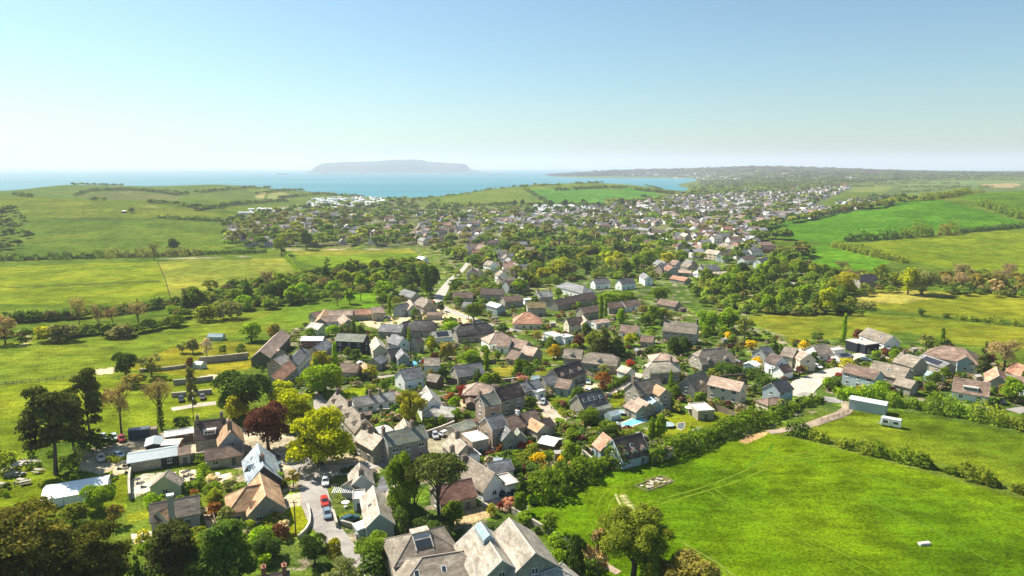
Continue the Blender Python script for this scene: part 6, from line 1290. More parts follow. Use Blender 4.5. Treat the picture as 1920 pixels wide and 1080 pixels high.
T('round','yellow', 1038,645,672,30,'golden yellow shrub tree left of the left stone bungalow','the golden shrub tree'); T('column','bright', 972,672,700,20); T('cone','pine', 1130,614,670,64,'cluster of dark conifers behind the stone bungalows','the dark conifers',1); T('cone','dark', 1155,620,668,44,None,None,0); T('round','olive', 1112,620,655,34); T('round','lime', 1183,624,648,30); T('round','dark', 1262,630,664,26); T('shrub','mid', 1262,640,660,30); T('cone','dark', 1275,628,662,24); T('round','dark', 1285,630,665,28); T('shrub','red', 1182,674,690,20,'dark red shrub behind the cream roofed garage'); T('shrub','dark', 1215,650,668,26)
T('round','mid', 1235,535,565,42,'rounded clipped dense tree above the village','the rounded clipped tree',1); T('round','bright', 1135,542,570,50,'left of the clipped bright trees',None,0) if False else T('spread','bright', 1140,545,570,46); T('spread','bright', 1175,544,568,40); T('round','bright', 1325,576,624,46,'bright round tree right of the big parapet house','the parapet tree',1); T('round','bright', 1366,575,622,50,'second bright round tree at the field edge'); T('loose','olive', 1396,595,635,40); T('round','bronze', 1205,572,590,24); T('round','mid', 1225,570,605,40); T('round','dark', 1210,590,615,26); T('column','bright', 1164,578,606,20); T('round','pale', 1245,575,605,34)
T('loose','rust', 1130,696,738,36,'rust gold open tree on the garden drive','the rust garden tree'); T('column','bright', 1238,776,825,26,'tall feathery poplar left of the pair on the lawn','the feathery poplars'); T('column','bright', 1222,782,826,18,'shorter feathery poplar on the lawn'); T('shrub','blossom', 1247,832,862,32,'white blossoming shrub beside the three dormer house','the white blossom shrub'); T('round','mid', 1105,762,800,46,None,None,1); T('round','olive', 1156,806,832,26); T('round','dark', 1140,795,832,40); T('shrub','olive', 1180,805,822,22)
T('shrub','yellow', 1010,845,873,38,'large golden yellow shrub in the garden thicket','the golden thicket shrub',1); T('shrub','rust', 942,828,848,26,'orange leaved shrub by the roof terrace'); T('shrub','red', 978,828,846,20); T('shrub','red', 993,828,842,22); T('round','dark', 1005,880,905,30); T('shrub','rust', 1022,875,893,24); T('shrub','pink', 955,932,955,28,'pale pinkish shrub at the corner of the green field'); T('shrub','red', 938,940,958,14); T('shrub','gold', 922,944,966,22); T('round','mid', 975,920,962,32)
T('shrub','mid', 805,780,806,30,'clipped round green bush in the walled garden','the clipped round bush'); T('shrub','bright', 850,770,792,26); T('column','bright', 858,765,790,18); T('shrub','bright', 828,778,800,24)
T('shrub','bright', 523,884,912,26); T('loose','bronze', 550,880,912,34,'brown hazy tree at the lane junction'); T('shrub','mid', 378,850,866,38,'cream flecked bush by the metal shed'); T('shrub','bright', 382,868,886,24); T('shrub','bright', 375,888,902,18); T('shrub','olive', 396,882,898,22)
T('shrub','pale', 425,950,985,34); T('round','olive', 405,915,950,36); T('shrub','mid', 470,905,925,60); T('shrub','olive', 515,965,985,50); T('shrub','blossom', 533,975,1000,26); T('shrub','bright', 492,985,1020,60,None,None,1); T('round','dark', 500,1000,1045,60,None,None,1); T('shrub','bright', 498,1035,1062,30); T('round','olive', 330,925,948,30) if False else None
# right hand side
T('bare','twig', 1880,632,705,70,'tall pale leafless tree at the right edge','the pale leafless tree',1); T('cone','pine', 1842,640,700,32,'dark narrow conifer right of the brown hipped house'); T('loose','pale', 1735,625,660,34); T('round','mid', 1757,632,662,40); T('round','dark', 1776,636,662,26); T('round','bright', 1895,705,752,44,'round green tree in front of the white edged gable'); T('round','bright', 1653,712,742,36,'round light green tree in front of the grey blue terrace','the terrace tree'); T('shrub','yellow', 1506,638,656,22,'golden orange shrub on the estate','the golden estate shrub'); T('shrub','dark', 1532,622,640,24); T('shrub','copper', 1612,615,638,30); T('cone','dark', 1688,722,748,12); T('shrub','copper', 1660,652,668,20); T('shrub','mid', 1577,663,680,30); T('shrub','gold', 1590,672,690,40); T('shrub','bright', 1642,655,674,20); T('shrub','bright', 1718,672,690,18); T('round','dark', 1567,712,738,20)
T('round','pale', 1728,500,552,62,'silvery pale willow beyond the right field','the silvery willow',1); T('round','lime', 1702,498,552,40); T('round','gold', 1583,506,552,52,'golden oak left of the lone stone house','the golden oak',1); T('round','lime', 1550,536,588,44,'lime bright tree at the end of the wood'); T('round','dark', 1727,578,592,16,'single dark bush on the right field boundary'); T('bare','grey', 1578,488,510,40); T('shrub','dark', 1774,587,596,16)
T('round','yellow', 1420,668,690,0.1+22,'bright yellow shrub in the right gardens'); T('shrub','yellow', 1365,622,640,18); T('shrub','yellow', 1408,636,655,24)
# the row of old bare trees in the left meadow
for i, (u, vt, vb, w) in enumerate([(150,553,622,34),(186,565,628,30),(212,570,620,30),(260,562,618,44)]): T('bare','twig', u, vt, vb, w, ['tallest bare tree of the row in the left meadow', 'forked bare tree second in the meadow row', 'short bare tree third in the meadow row', 'wide flat bare tree at the right of the meadow row'][i], ['the tallest bare tree', None, None, 'the wide bare tree'][i])
T('loose','twig', 10,585,645,50,'brown hazy tree at the left edge of the meadow','the left edge tree'); T('shrub','gold', 85,608,640,40); T('shrub','grey', 118,604,640,60); T('shrub','dark', 45,630,646,20); T('shrub','mid', 330,588,612,46,'dark green rounded thicket in the meadow','the meadow thicket',1); T('shrub','olive', 388,570,602,50); T('shrub','grey', 430,565,598,56); T('shrub','bright', 325,572,586,30); T('cone','dark', 347,542,576,24); T('cone','dark', 373,545,570,18); T('cone','dark', 258,558,578,8); T('shrub','grey', 230,610,632,60)
T('round','dark', 325,446,472,26,'lone dark tree on the left hill field','the lone hill tree'); T('bare','grey', 290,452,488,22); T('round','olive', 528,440,478,30,'round tree at the corner of the long field','the field corner tree'); T('round','dark', 575,430,468,28,'dark tree at the edge of the left town','the town edge tree'); T('round','dark', 247,388,399,14)
for i, (u, vt, vb, w) in enumerate([(966,374,389,12),(980,373,388,11),(1012,378,391,11),(1032,373,390,14),(1058,373,390,15),(1093,372,387,14),(1121,377,390,11),(1165,370,390,14),(1188,372,391,13),(1140,385,397,9),(988,387,402,14)]): T('round','dark', u, vt, vb, w, None, None)
# ------------------------------------------------------------------ hedges and hedgerows
H = hedge
H([(1212,870),(1240,858),(1290,842),(1350,818),(1405,798),(1422,792)], 4.4, 4.6, 'mid', 'thick tall clipped hedge along the top of the green field', 1.2, .55); MARKS.append((1330, 830, 'the tall field hedge'))
H([(1002,940),(1032,923),(1077,903),(1122,884),(1160,870)], 4.4, 5.5, 'mid', 'overgrown leafy hedge between the gardens and the field', 1.1, .7, 0, rough=.9); H([(985,945),(1010,938),(1040,930)], 2.2, 3, 'bright', 'low trimmed hedge at the corner of the green field')
H([(1475,813),(1500,818),(1520,822)], 3.6, 2.6, 'dark', 'dark conifer hedge beside the farm track end', 1.2, .5, 0, rough=.9); H([(1520,822),(1580,838),(1640,853)], 3.0, 3.4, 'olive', 'thin leafy hedgerow left part of the field divide', 1, .6, .1, rough=1.1); H([(1640,853),(1720,872),(1800,893)], 3.0, 3.0, 'mid', 'ragged hedgerow middle part of the field divide', 1, .6, .12, rough=1.1); H([(1800,893),(1920,926),(2100,980)], 3.0, 3.4, 'olive', 'ragged hedgerow right part of the field divide', 1, .6, .12, rough=1.1)
H([(1565,745),(1620,750),(1660,752)], 3.4, 5, 'bright', 'leafy hedge behind the zinc shed', 1, .6, 0, rough=.8); H([(1660,757),(1740,768),(1830,785)], 3.8, 6, 'mid', 'long bushy hedge above the paddock', 1, .65, 0, rough=1.0); H([(1830,785),(1920,806),(2050,835)], 3.6, 5, 'olive', 'bushy hedge at the right end of the paddock', 1, .65, 0, rough=1.0)
H([(1425,795),(1460,777),(1500,762),(1540,750)], 2.6, 4, 'mid', 'bushy hedge beside the farm track', 1, .65, 0, rough=.8)
H([(-150,492),(0,489),(100,486),(200,483)], 5, 6, 'dark', 'dark hedgerow at the top of the yellow field', 1, 1.0, 0, rough=1.0); H([(200,483),(300,481),(380,478)], 6, 7, 'grey', 'taller hazy hedgerow in the middle of the hill foot', 1, 1.0, 0, rough=1.2); H([(380,478),(440,476),(500,474)], 3.6, 4, 'dark', 'low dark hedgerow left of the field corner tree', 1, .9); MARKS.append((250, 482, 'the hill foot hedge'))
H([(535,478),(550,500),(565,520)], 2.4, 3, 'mid', 'narrow hedge running between the yellow and the long field', 1, .8); H([(-100,612),(0,606),(70,600),(140,598)], 4, 5, 'dark', 'dark hedge behind the left meadow trees', 1, .8, 0, rough=.8); H([(225,590),(280,582),(330,574)], 3, 4, 'grey', 'grey hedge behind the wide bare tree', 1, .8, 0, rough=.8)
H([(1560,462),(1600,472),(1650,484),(1700,494)], 5, 6, 'olive', 'hedgerow curving down the right hill', 1, 1.0, 0, rough=.9); H([(1585,453),(1640,450),(1690,446)], 6.5, 8, 'dark', 'dark hedgerow between the two right hill fields', 1, 1.1, 0, rough=1.2); H([(1690,446),(1720,444),(1750,442)], 10, 9, 'olive', 'tall clump in the right hill hedgerow', 1, 1.2, 0, rough=1.2); H([(1760,441),(1790,438)], 9, 8, 'bronze', 'bronze clump in the right hill hedgerow', 1, 1.2, 0, rough=1.2); H([(1795,437),(1860,431),(1920,425),(2150,405)], 4.5, 5, 'dark', 'straight dark hedge at the right of the hill fields', 1, 1.0); MARKS.append((1700, 448, 'the right hill hedge'))
H([(1725,377),(1760,373),(1800,368),(1840,362)], 7, 9, 'olive', 'scrubby hedge over the crest of the right hill', 1, 1.3, 0, rough=1.2); H([(1835,385),(1870,395),(1915,411)], 7, 8, 'mid', 'hedge descending at the far right of the hill', 1, 1.3, 0, rough=1.3)
H([(295,409),(330,411),(420,416)], 4, 6, 'dark', 'dark hedge on the left hill near the town', 1, 1.1, 0, rough=1.0); H([(1600,577),(1640,582)], 3, 6, 'grey', 'grey scrub below the wood end', 1, .8, 0, rough=.8); H([(1790,598),(1850,604),(1915,612)], 2.6, 5, 'olive', 'scrub line between the right fields', 1, .7, .2, rough=1.0)
H([(628,722),(665,716),(704,707)], 1.8, 1.8, 'hedge', 'clipped lane hedge in front of the brown hedge barn', 1.2, .4, 0, rough=.2); H([(604,730),(612,745),(622,756)], 1.8, 1.6, 'hedge', 'clipped hedge at the bend of the pale lane', 1.2, .4, 0, rough=.2); H([(675,770),(705,766),(728,760)], 2.4, 2.6, 'hedge', 'clipped dark hedge in front of the long white cottage', 1.2, .4, 0, rough=.25); H([(705,722),(730,716),(748,712)], 1.6, 1.6, 'hedge', 'clipped hedge left of the square windowed house', 1.2, .4, 0, rough=.2)
H([(1135,735),(1160,722),(1178,712)], 2, 2, 'hedge', 'clipped dark hedge along the garden drive', 1.2, .45, 0, rough=.2); H([(1036,768),(1055,764),(1070,758)], 1.4, 2, 'hedge', 'clipped hedge round the drive garden', 1.2, .45); H([(1050,772),(1062,785),(1075,780)], 1.6, 2, 'olive', 'olive hedge at the drive corner', 1.2, .45); H([(1395,706),(1440,718),(1418,735)], 3, 3.5, 'dark', 'dark shaded hedge right of the wide cream house', 1.1, .55, 0, rough=.6); H([(1340,700),(1390,700),(1425,708)], 3.4, 4, 'dark', 'dark tall hedge behind the wide cream house', 1.1, .6, 0, rough=.6)
H([(1528,680),(1545,686),(1553,690)], 1.6, 1.8, 'hedge', 'clipped hedge between the white estate cars and the bend', 1.2, .45); H([(1565,722),(1590,733),(1630,738)], 1.4, 1.6, 'hedge', 'clipped hedge on the corner lawn of the estate', 1.2, .45); H([(905,868),(930,862),(952,857)], 1.6, 2, 'bright', 'trimmed hedge behind the white gabled cottage', 1.2, .45); H([(725,676),(752,680)], 2, 2, 'hedge', 'clipped hedge below the white walled house', 1.2, .45); H([(840,790),(820,800),(806,806)], 1.6, 1.6, 'hedge', 'clipped hedge at the back of the white car yard', 1.2, .45)
H([(205,862),(225,868),(243,860)], 1.2, 1.6, 'olive', 'low hedge in front of the left patio', 1.2, .45); H([(330,925),(355,918),(374,912)], 1.4, 2, 'dark', 'dark hedge behind the tall chimney cottage', 1.2, .45); H([(640,888),(665,880)], 1.2, 1.6, 'dark', 'short hedge behind the junction cottage', 1.1, .45); H([(655,852),(700,846),(728,842)], 2.4, 2, 'dark', 'dark hedge in the shade across the junction road', 1.1, .5)
# ------------------------------------------------------------------ the town beyond: nearer houses singly
TOWN_ROOFS = [('slate_grey', 3), ('stone_brown', 4), ('brown', 4), ('dark_brown', 2), ('redbrown', 2), ('pale', 2), ('terracotta', .8), ('cream', 1)]
_th = {}
def town_proto(roof, wall, L, W, hw):
    k = (roof, wall, L, W, hw)
    if k in _th: return _th[k]
    b = MB(); rise = W / 2 * .75; b.prism([(-W/2, -3), (W/2, -3), (W/2, hw), (0, hw + rise), (-W/2, hw)], -L/2, L/2, 0); e = W/2 + .3; ze = hw - .3 * .75
    shell(b, [(-L/2-.2, -e, ze + .15), (L/2+.2, -e, ze + .15), (-L/2-.2, 0, hw + rise + .15), (L/2+.2, 0, hw + rise + .15), (-L/2-.2, e, ze + .15), (L/2+.2, e, ze + .15)], [(0, 1, 3, 2), (2, 3, 5, 4)], .14, 1)
    w = b
    for s in (-1, 1):
        for z0 in ((1.0, 3.5) if hw > 4 else (1.0,)):
            for i in range(3): x = -L/2 + (i + .5) * L/3; w.box(x - .7, x + .7, s * W/2 - .03, s * W/2 + .04, z0, z0 + 1.2, 2)
    c = MB().box(-L/2 + .3, -L/2 + 1.1, -.45, .45, hw, hw + rise + 1.2)
    _th[k] = (b.mesh('wall', [wall_mat(wall), roof_mat(roof), M_GLASS]), None, c.mesh('chimney', [M_CHIM])); return _th[k]
def town(poly, n, group, size=(8, 12), walls=('white', 'stone', 'cream', 'grey', 'stone_pink'), ang=None):
    us = [p[0] for p in poly]; vs = [p[1] for p in poly]; done = 0; rw = np.array([q[1] for q in TOWN_ROOFS]); rw = rw / rw.sum()
    for _ in range(n * 40):
        if done >= n: break
        u, v = rng.uniform(min(us), max(us)), rng.uniform(min(vs), max(vs))
        if not inpoly(np.array([u]), np.array([v]), poly)[0]: continue
        x, y, z = hit(u, v); L = float(rng.choice([9, 12, 15])); W = 8.0
        if not clear_of(x, y, L * .5, .55): continue
        roof = TOWN_ROOFS[rng.choice(len(TOWN_ROOFS), p=rw)][0]; wall = walls[rng.integers(len(walls))]; hw = float(rng.choice([3.0, 5.0, 5.0])); a = (ang if ang is not None else (.35 if rng.random() < .6 else 1.9)) + rng.normal() * .2
        me, wn_, ch_ = town_proto(roof, wall, L, W, hw); o = link(bpy.data.objects.new('house', me)); o.location = (x, y, z); o.rotation_euler = (0, 0, a)
        c_ = link(bpy.data.objects.new('chimney', ch_), o); FOOT.append((x, y, a, L/2 + .5, W/2 + .5)); tag(o, None, 'house', group); PENDING.append((o, f'{ROOFWORD[roof]} {WALLWORD[wall]}', u, v - 4)); done += 1
    return done
m1 = town([(425,462),(430,428),(560,412),(755,404),(772,455),(560,464)], 62, 'houses of the left town', ang=None); m2 = town([(770,455),(785,425),(860,410),(960,455),(975,492),(905,505),(885,470),(850,440),(830,470)], 40, 'houses along the far street'); m3 = town([(1085,445),(1140,424),(1300,418),(1420,440),(1445,480),(1340,492),(1260,465)], 56, 'houses of the right town', walls=('white', 'brick', 'cream', 'stone', 'white'))
m4 = town([(842,500),(955,493),(1000,540),(960,556),(905,530),(868,522)], 13, 'houses along the near street'); m5 = town([(1225,502),(1330,494),(1352,518),(1250,528)], 8, 'houses beside the right wood')
print('TOWN', m1, m2, m3, m4, m5)
# ------------------------------------------------------------------ belts of trees between the fields: nearest planted singly
mixw = [('round','mid',5),('round','dark',1.6),('round','bright',3),('loose','olive',2),('round','olive',2),('loose','grey',1.2),('cone','dark',.5),('bare','twig',.8)]
gold = [('round','gold',2),('round','lime',2),('round','mid',4),('round','olive',3),('round','dark',1),('loose','pale',1.5),('bare','grey',1),('round','bright',2)]
n1 = scatter([(330,572),(430,545),(540,530),(620,510),(760,510),(790,535),(745,562),(700,545),(640,552),(560,572),(440,585)], 34, mixw, (9, 14), 'trees of the left valley belt', (.8, 1.15), .5)
n2 = scatter([(965,560),(960,520),(1010,500),(1090,480),(1180,470),(1260,480),(1330,515),(1210,522),(1100,518),(1010,530)], 46, gold, (10, 16), 'trees of the middle valley wood', (.75, 1.0), .44)
n3 = scatter([(1295,535),(1400,512),(1500,530),(1590,570),(1600,590),(1500,590),(1420,588),(1320,572)], 42, [('round','bright',4),('round','mid',4),('loose','olive',2),('round','dark',2),('round','lime',1.5),('bare','grey',1)], (8, 12), 'trees of the right valley wood', (.9, 1.3), .46)
n4 = scatter([(1390,508),(1470,495),(1560,518),(1690,528),(1690,545),(1600,548),(1480,520)], 20, mixw, (9, 13), 'trees behind the lone stone house', (.8, 1.1), .5)
n5 = scatter([(1752,545),(1830,552),(1920,556),(2040,560),(2040,532),(1920,524),(1780,520)], 24, [('bare','twig',5),('loose','bronze',3),('loose','twig',2),('round','olive',1)], (9, 13), 'brown hazy trees on the right boundary', (.8, 1.1), .5)
n6 = scatter([(0,375),(28,390),(60,440),(30,470),(0,480),(-80,480),(-80,380)], 22, [('shrub','dark',3),('shrub','mid',2),('round','dark',2),('shrub','olive',1)], (6, 12), 'scrub on the left hill slope', (.7, 1.0), .7)
VIL = [(500,650),(560,615),(640,585),(720,575),(850,552),(960,540),(1120,560),(1280,575),(1400,618),(1500,642),(1640,640),(1850,668),(1960,700),(1960,775),(1700,745),(1560,745),(1440,782),(1380,792),(1260,840),(1120,885),(1000,935),(960,955),(930,880),(860,890),(700,850),(640,790),(600,760),(560,735),(480,690)]
gard = [('round','mid',4),('round','bright',3),('round','olive',2),('loose','pale',1),('loose','gold',1),('round','dark',2),('cone','dark',1),('column','bright',.7),('round','copper',.5),('loose','bronze',.8)]
shr = [('shrub','mid',5),('shrub','bright',4),('shrub','olive',3),('shrub','dark',3),('shrub','gold',.7),('shrub','blossom',.5),('shrub','rust',.4),('shrub','copper',.5),('shrub','pale',1),('shrub','yellow',.25),('shrub','pink',.25)]
# ------------------------------------------------------------------ sheds, garden walls and board fences between the houses
def spots(poly, n, r, tries=60):
    us = [q[0] for q in poly]; vs = [q[1] for q in poly]; out = []
    for _ in range(n * tries):
        if len(out) >= n: break
        u, v = rng.uniform(min(us), max(us)), rng.uniform(min(vs), max(vs))
        if not inpoly(np.array([u]), np.array([v]), poly)[0] or any(inpoly(np.array([u]), np.array([v]), q)[0] for q in KEEP): continue
        x, y, z = hit(u, v)
        if clear_of(x, y, r, .5): TREES.append((x, y, r)); out.append((u, v, x, y, z))
    return out
_sh = []
for q in range(4):
    L_, W_ = ((2.6, 2.0), (3.4, 2.4), (2.2, 1.8), (4.2, 2.6))[q]; wb = MB(); wb.prism([(-W_/2, -.5), (W_/2, -.5), (W_/2, 2.0), (0, 2.0 + W_ * .22), (-W_/2, 2.0)], -L_/2, L_/2); rb = MB(); e_ = W_/2 + .18; shell(rb, [(-L_/2-.12, -e_, 2.02), (L_/2+.12, -e_, 2.02), (-L_/2-.12, 0, 2.1 + W_ * .22), (L_/2+.12, 0, 2.1 + W_ * .22), (-L_/2-.12, e_, 2.02), (L_/2+.12, e_, 2.02)], [(0, 1, 3, 2), (2, 3, 5, 4)], .06)
    _sh.append((wb.mesh('wall', [M_TIMB if q % 2 else surf('pale_boarding', (.34, .29, .22), rough=.9)]), rb.mesh('roof', [roof_mat(('felt', 'slate_grey', 'metal', 'brown')[q])]), MB().box(L_/2 - .01, L_/2 + .04, -.4, .4, 0, 1.8).mesh('door', [M_WOOD])))
for i, (u, v, x, y, z) in enumerate(spots(VIL, 34, 1.9)):
    q = i % 4; r = link(bpy.data.objects.new('garden_shed', None)); r.location = (x, y, z); r.rotation_euler = (0, 0, rng.choice([.3, 1.9]) + rng.normal() * .15); tag(r, None, 'shed', 'garden sheds'); PENDING.append((r, ('pale felted garden shed', 'dark timber garden shed', 'small metal roofed shed', 'brown topped garden shed')[q], u, v))
    for nm, me in zip(('wall', 'roof', 'door'), _sh[q]): link(bpy.data.objects.new(nm, me), r)
for i, (u, v, x, y, z) in enumerate(spots(VIL, 46, 1.2)):
    a = rng.choice([.3, 1.9]) + rng.normal() * .12; n_ = int(rng.uniform(4, 9)); wall_ = i % 2 == 0; hh = 1.1 if wall_ else 1.7; b = MB(); b2 = MB(); V = []
    for k_ in range(n_):
        s0, s1 = (k_ - n_/2) * 1.9, (k_ + 1 - n_/2) * 1.9 - .004; mx, my = x + (s0 + s1) / 2 * math.cos(a), y + (s0 + s1) / 2 * math.sin(a); dz = float(gz(mx, my)) - z; t_ = .2 if wall_ else .04; b.box(s0, s1, -t_, t_, dz - .4, dz + hh); b2.box(s0, s1, -t_ - .05, t_ + .05, dz + hh + .003, dz + hh + (.12 if wall_ else .06))
    r = link(bpy.data.objects.new('garden_wall' if wall_ else 'garden_fence', None)); r.location = (x, y, z); r.rotation_euler = (0, 0, a); tag(r, None, 'wall' if wall_ else 'fence', 'garden walls' if wall_ else 'garden fences'); PENDING.append((r, 'low stone garden wall' if wall_ else 'brown board garden fence', u, v))
    b.build('wall_face' if wall_ else 'panel', [SW if wall_ else M_TIMB], r); b2.build('coping' if wall_ else 'top_rail', [CAP if wall_ else M_TIMB], r)
n7 = scatter(VIL, 88, gard, (3.6, 6.5), 'garden trees in the village', (.9, 1.2), .62)
n8 = scatter(VIL, 170, shr, (1.8, 3.8), 'garden shrubs in the village', (.55, .9), .62)
n9 = scatter([(955,835),(1100,800),(1160,830),(1190,860),(1080,905),(1000,930),(960,900)], 34, shr, (2.6, 5), 'shrubs of the garden thicket', (.6, .95), .5)
n10 = scatter([(380,905),(560,900),(545,960),(520,1040),(400,1040),(270,1045),(240,960)], 34, shr, (2.2, 4.2), 'shrubs below the tall chimney cottage', (.6, .95), .55)
n11 = scatter([(955,965),(1060,1010),(1150,1060),(1110,1080),(1040,1030)], 12, shr, (2, 4), 'shrubs along the footpath', (.6, .95), .55)
n12 = scatter([(10,860),(120,850),(160,900),(90,930),(0,960)], 10, shr, (1.6, 3), 'shrubs on the pub lawn', (.6, .95), .55)
print('PLANTED', n1, n2, n3, n4, n5, n6, n7, n8, n9, n10, n11, n12)
# ------------------------------------------------------------------ what reads as one mass: far roofs, far woods, the white caravans
def poly_pts(poly, n):
    us = [p[0] for p in poly]; vs = [p[1] for p in poly]; out = []
    while len(out) < n:
        u = rng.uniform(min(us), max(us), 400); v = rng.uniform(min(vs), max(vs), 400); w = inpoly(u, v, poly)
        for a, b_ in zip(u[w], v[w]): out.append((a, b_))
    return out[:n]
def line_pts(pl, n, jit=1.0):
    out = []; pl = np.array(pl, float); d = np.r_[0, np.cumsum(np.hypot(*np.diff(pl, axis=0).T))]
    for t in rng.uniform(0, d[-1], n): out.append((np.interp(t, d, pl[:, 0]) + rng.normal() * jit, np.interp(t, d, pl[:, 1]) + rng.normal() * jit * .35))
    return out
def mass(name, V, F, colr, tint, mat, smooth=False):
    me = bpy.data.meshes.new(name); me.vertices.add(len(V)); me.vertices.foreach_set('co', np.asarray(V, np.float32).ravel()); F = np.asarray(F, np.int32); me.loops.add(F.size); me.loops.foreach_set('vertex_index', F.ravel()); me.polygons.add(len(F)); me.polygons.foreach_set('loop_start', np.arange(len(F), dtype=np.int32) * 4)
    try: me.polygons.foreach_set('loop_total', np.full(len(F), 4, np.int32))
    except Exception: pass
    me.materials.append(mat); me.update(calc_edges=True); a = me.attributes.new('Col', 'FLOAT_COLOR', 'POINT'); a.data.foreach_set('color', np.c_[colr, np.ones(len(colr))].astype(np.float32).ravel())
    t = me.attributes.new('tint', 'FLOAT', 'POINT'); t.data.foreach_set('value', np.asarray(tint, np.float32)); o = link(bpy.data.objects.new(name, me)); o['kind'] = 'stuff'; return o
far_wall = bpy.data.materials.new('far_walls'); nt = nodes(far_wall); out = N(nt, 'ShaderNodeOutputMaterial'); p = N(nt, 'ShaderNodeBsdfPrincipled'); p.inputs['Roughness'].default_value = .8; nt.links.new(N(nt, 'ShaderNodeAttribute', attribute_name='Col').outputs['Color'], p.inputs['Base Color']); nt.links.new(p.outputs[0], out.inputs[0])
def far_houses(name, pts, roofs, walls, Ls=(8, 14), W=8, flat=False):
    V = []; F = []; Cc = []; b = 0
    for u, v in pts:
        x, y, z = hit(u, v)
        if z < .6 or (v > 425 and not clear_of(x, y, 5, .3)): continue
        L = rng.uniform(*Ls); a = (.35 if rng.random() < .6 else 1.9) + rng.normal() * .25; hw = rng.choice([3, 5, 5]) if not flat else 2.8; rise = W * .33 if not flat else .5; ca, sa = math.cos(a), math.sin(a); wc = np.array(walls[rng.integers(len(walls))]) * rng.uniform(.85, 1.1); rc = np.array(roofs[rng.integers(len(roofs))]) * rng.uniform(.7, 1.25)
        l2, w2 = L/2, W/2; P_ = [(-l2,-w2,-2),(l2,-w2,-2),(l2,w2,-2),(-l2,w2,-2),(-l2,-w2,hw),(l2,-w2,hw),(l2,w2,hw),(-l2,w2,hw),(-l2,0,hw+rise),(l2,0,hw+rise),(-l2-.3,-w2-.3,hw-.1),(l2+.3,-w2-.3,hw-.1),(l2+.3,0,hw+rise+.1),(-l2-.3,0,hw+rise+.1),(-l2-.3,w2+.3,hw-.1),(l2+.3,w2+.3,hw-.1),(l2+.3,0,hw+rise+.1),(-l2-.3,0,hw+rise+.1)]
        V += [(x + p[0]*ca - p[1]*sa, y + p[0]*sa + p[1]*ca, z + p[2]) for p in P_]; Cc += [wc] * 10 + [rc] * 8
        F += [tuple(b + i for i in f) for f in ((0,1,5,4),(2,3,7,6),(4,5,9,8),(6,7,8,9),(1,2,6,5),(3,0,4,7),(5,6,9,9)[:4],(7,4,8,8)[:4],(10,11,12,13),(15,14,17,16))]; b += 18
    F = [f for f in F if len(set(f)) == 4]
    return mass(name, V, F, np.array(Cc), np.ones(len(V)), far_wall)
RG = [(.16,.165,.17),(.19,.17,.15),(.14,.11,.095),(.32,.32,.32),(.20,.20,.20),(.24,.15,.11)]; WG = [(.55,.55,.54),(.45,.42,.36),(.32,.31,.29),(.60,.60,.59)]
far_houses('far_town', poly_pts([(560,420),(560,404),(760,398),(1000,402),(1290,366),(1560,345),(1600,352),(1500,398),(1415,436),(1290,420),(1150,424),(1080,440),(960,428),(860,408),(760,404)], 760) + poly_pts([(1260,372),(1560,346),(1600,352),(1480,400),(1380,410),(1240,395)], 420) + poly_pts([(780,450),(800,412),(1000,408),(1420,405),(1430,440),(1290,425),(1150,424),(1090,445),(960,430),(900,412)], 150) + poly_pts([(1450,420),(1560,405),(1680,376),(1600,376),(1420,410)], 60) + poly_pts([(1060,450),(1140,424),(1300,418),(1420,440),(1445,480),(1340,492),(1240,470)], 90) + poly_pts([(770,455),(785,425),(860,410),(975,440),(1000,480),(985,520),(905,510),(850,440)], 70) + poly_pts([(425,462),(430,428),(560,412),(755,404),(772,455)], 60), RG, WG)
far_houses('far_seaside_town', poly_pts([(1150,331),(1285,331),(1300,338),(1560,342),(1600,334),(1500,326),(1300,322),(1180,325)], 420), RG, WG + [(.8,.8,.78)], (14, 30), 12)
far_houses('caravan_park', poly_pts([(968,400),(1005,386),(1120,386),(1240,377),(1250,382),(1230,396),(1110,402),(1000,406)], 230) + poly_pts([(560,392),(585,374),(690,366),(720,372),(725,384),(640,392)], 170) + poly_pts([(440,402),(470,392),(560,390),(545,402)], 30) + poly_pts([(1160,430),(1200,424),(1240,424),(1200,436)], 12), [(.76,.77,.78),(.66,.68,.70)], [(.80,.80,.78)], (9, 13), 3.6, True)
g0 = np.random.default_rng(11)
LC, LR = lobes_round(g0, 5, .1, 1, .5, .26); LOWV = []
for q in range(5): LOWV.append(leaves(np.random.default_rng(40 + q), LC, LR, 64, .34))
far_leaf = leaf_mat('far_leaves', (1, 1, 1), .25, attr=True)
FC = [(.155,.25,.040),(.115,.195,.038),(.20,.315,.040),(.22,.265,.06),(.082,.145,.038),(.29,.34,.05),(.22,.21,.085)]
def far_trees(name, pts, wr, hr=(.8, 1.1), cols=FC, z_min=.6, avoid=True):
    V = []; F = []; Cc = []; Tt = []; b = 0
    for u, v in pts:
        x, y, z = hit(u, v); w = rng.uniform(*wr)
        if z < z_min or (avoid and not clear_of(x, y, w * .5, .1)): continue
        v_, f_, t_ = LOWV[rng.integers(5)]; a = rng.random() * 6.28; ca, sa = math.cos(a), math.sin(a); hh = w * rng.uniform(*hr)
        q = v_ * (w, w, hh); V.append(np.c_[x + q[:, 0]*ca - q[:, 1]*sa, y + q[:, 0]*sa + q[:, 1]*ca, z + q[:, 2]]); F.append(f_ + b); b += len(v_); Cc.append(np.repeat((np.array(cols[rng.integers(len(cols))]) * rng.uniform(.75, 1.25))[None], len(v_), 0)); Tt.append(t_)
    return mass(name, np.concatenate(V), np.concatenate(F), np.concatenate(Cc), np.concatenate(Tt), far_leaf)
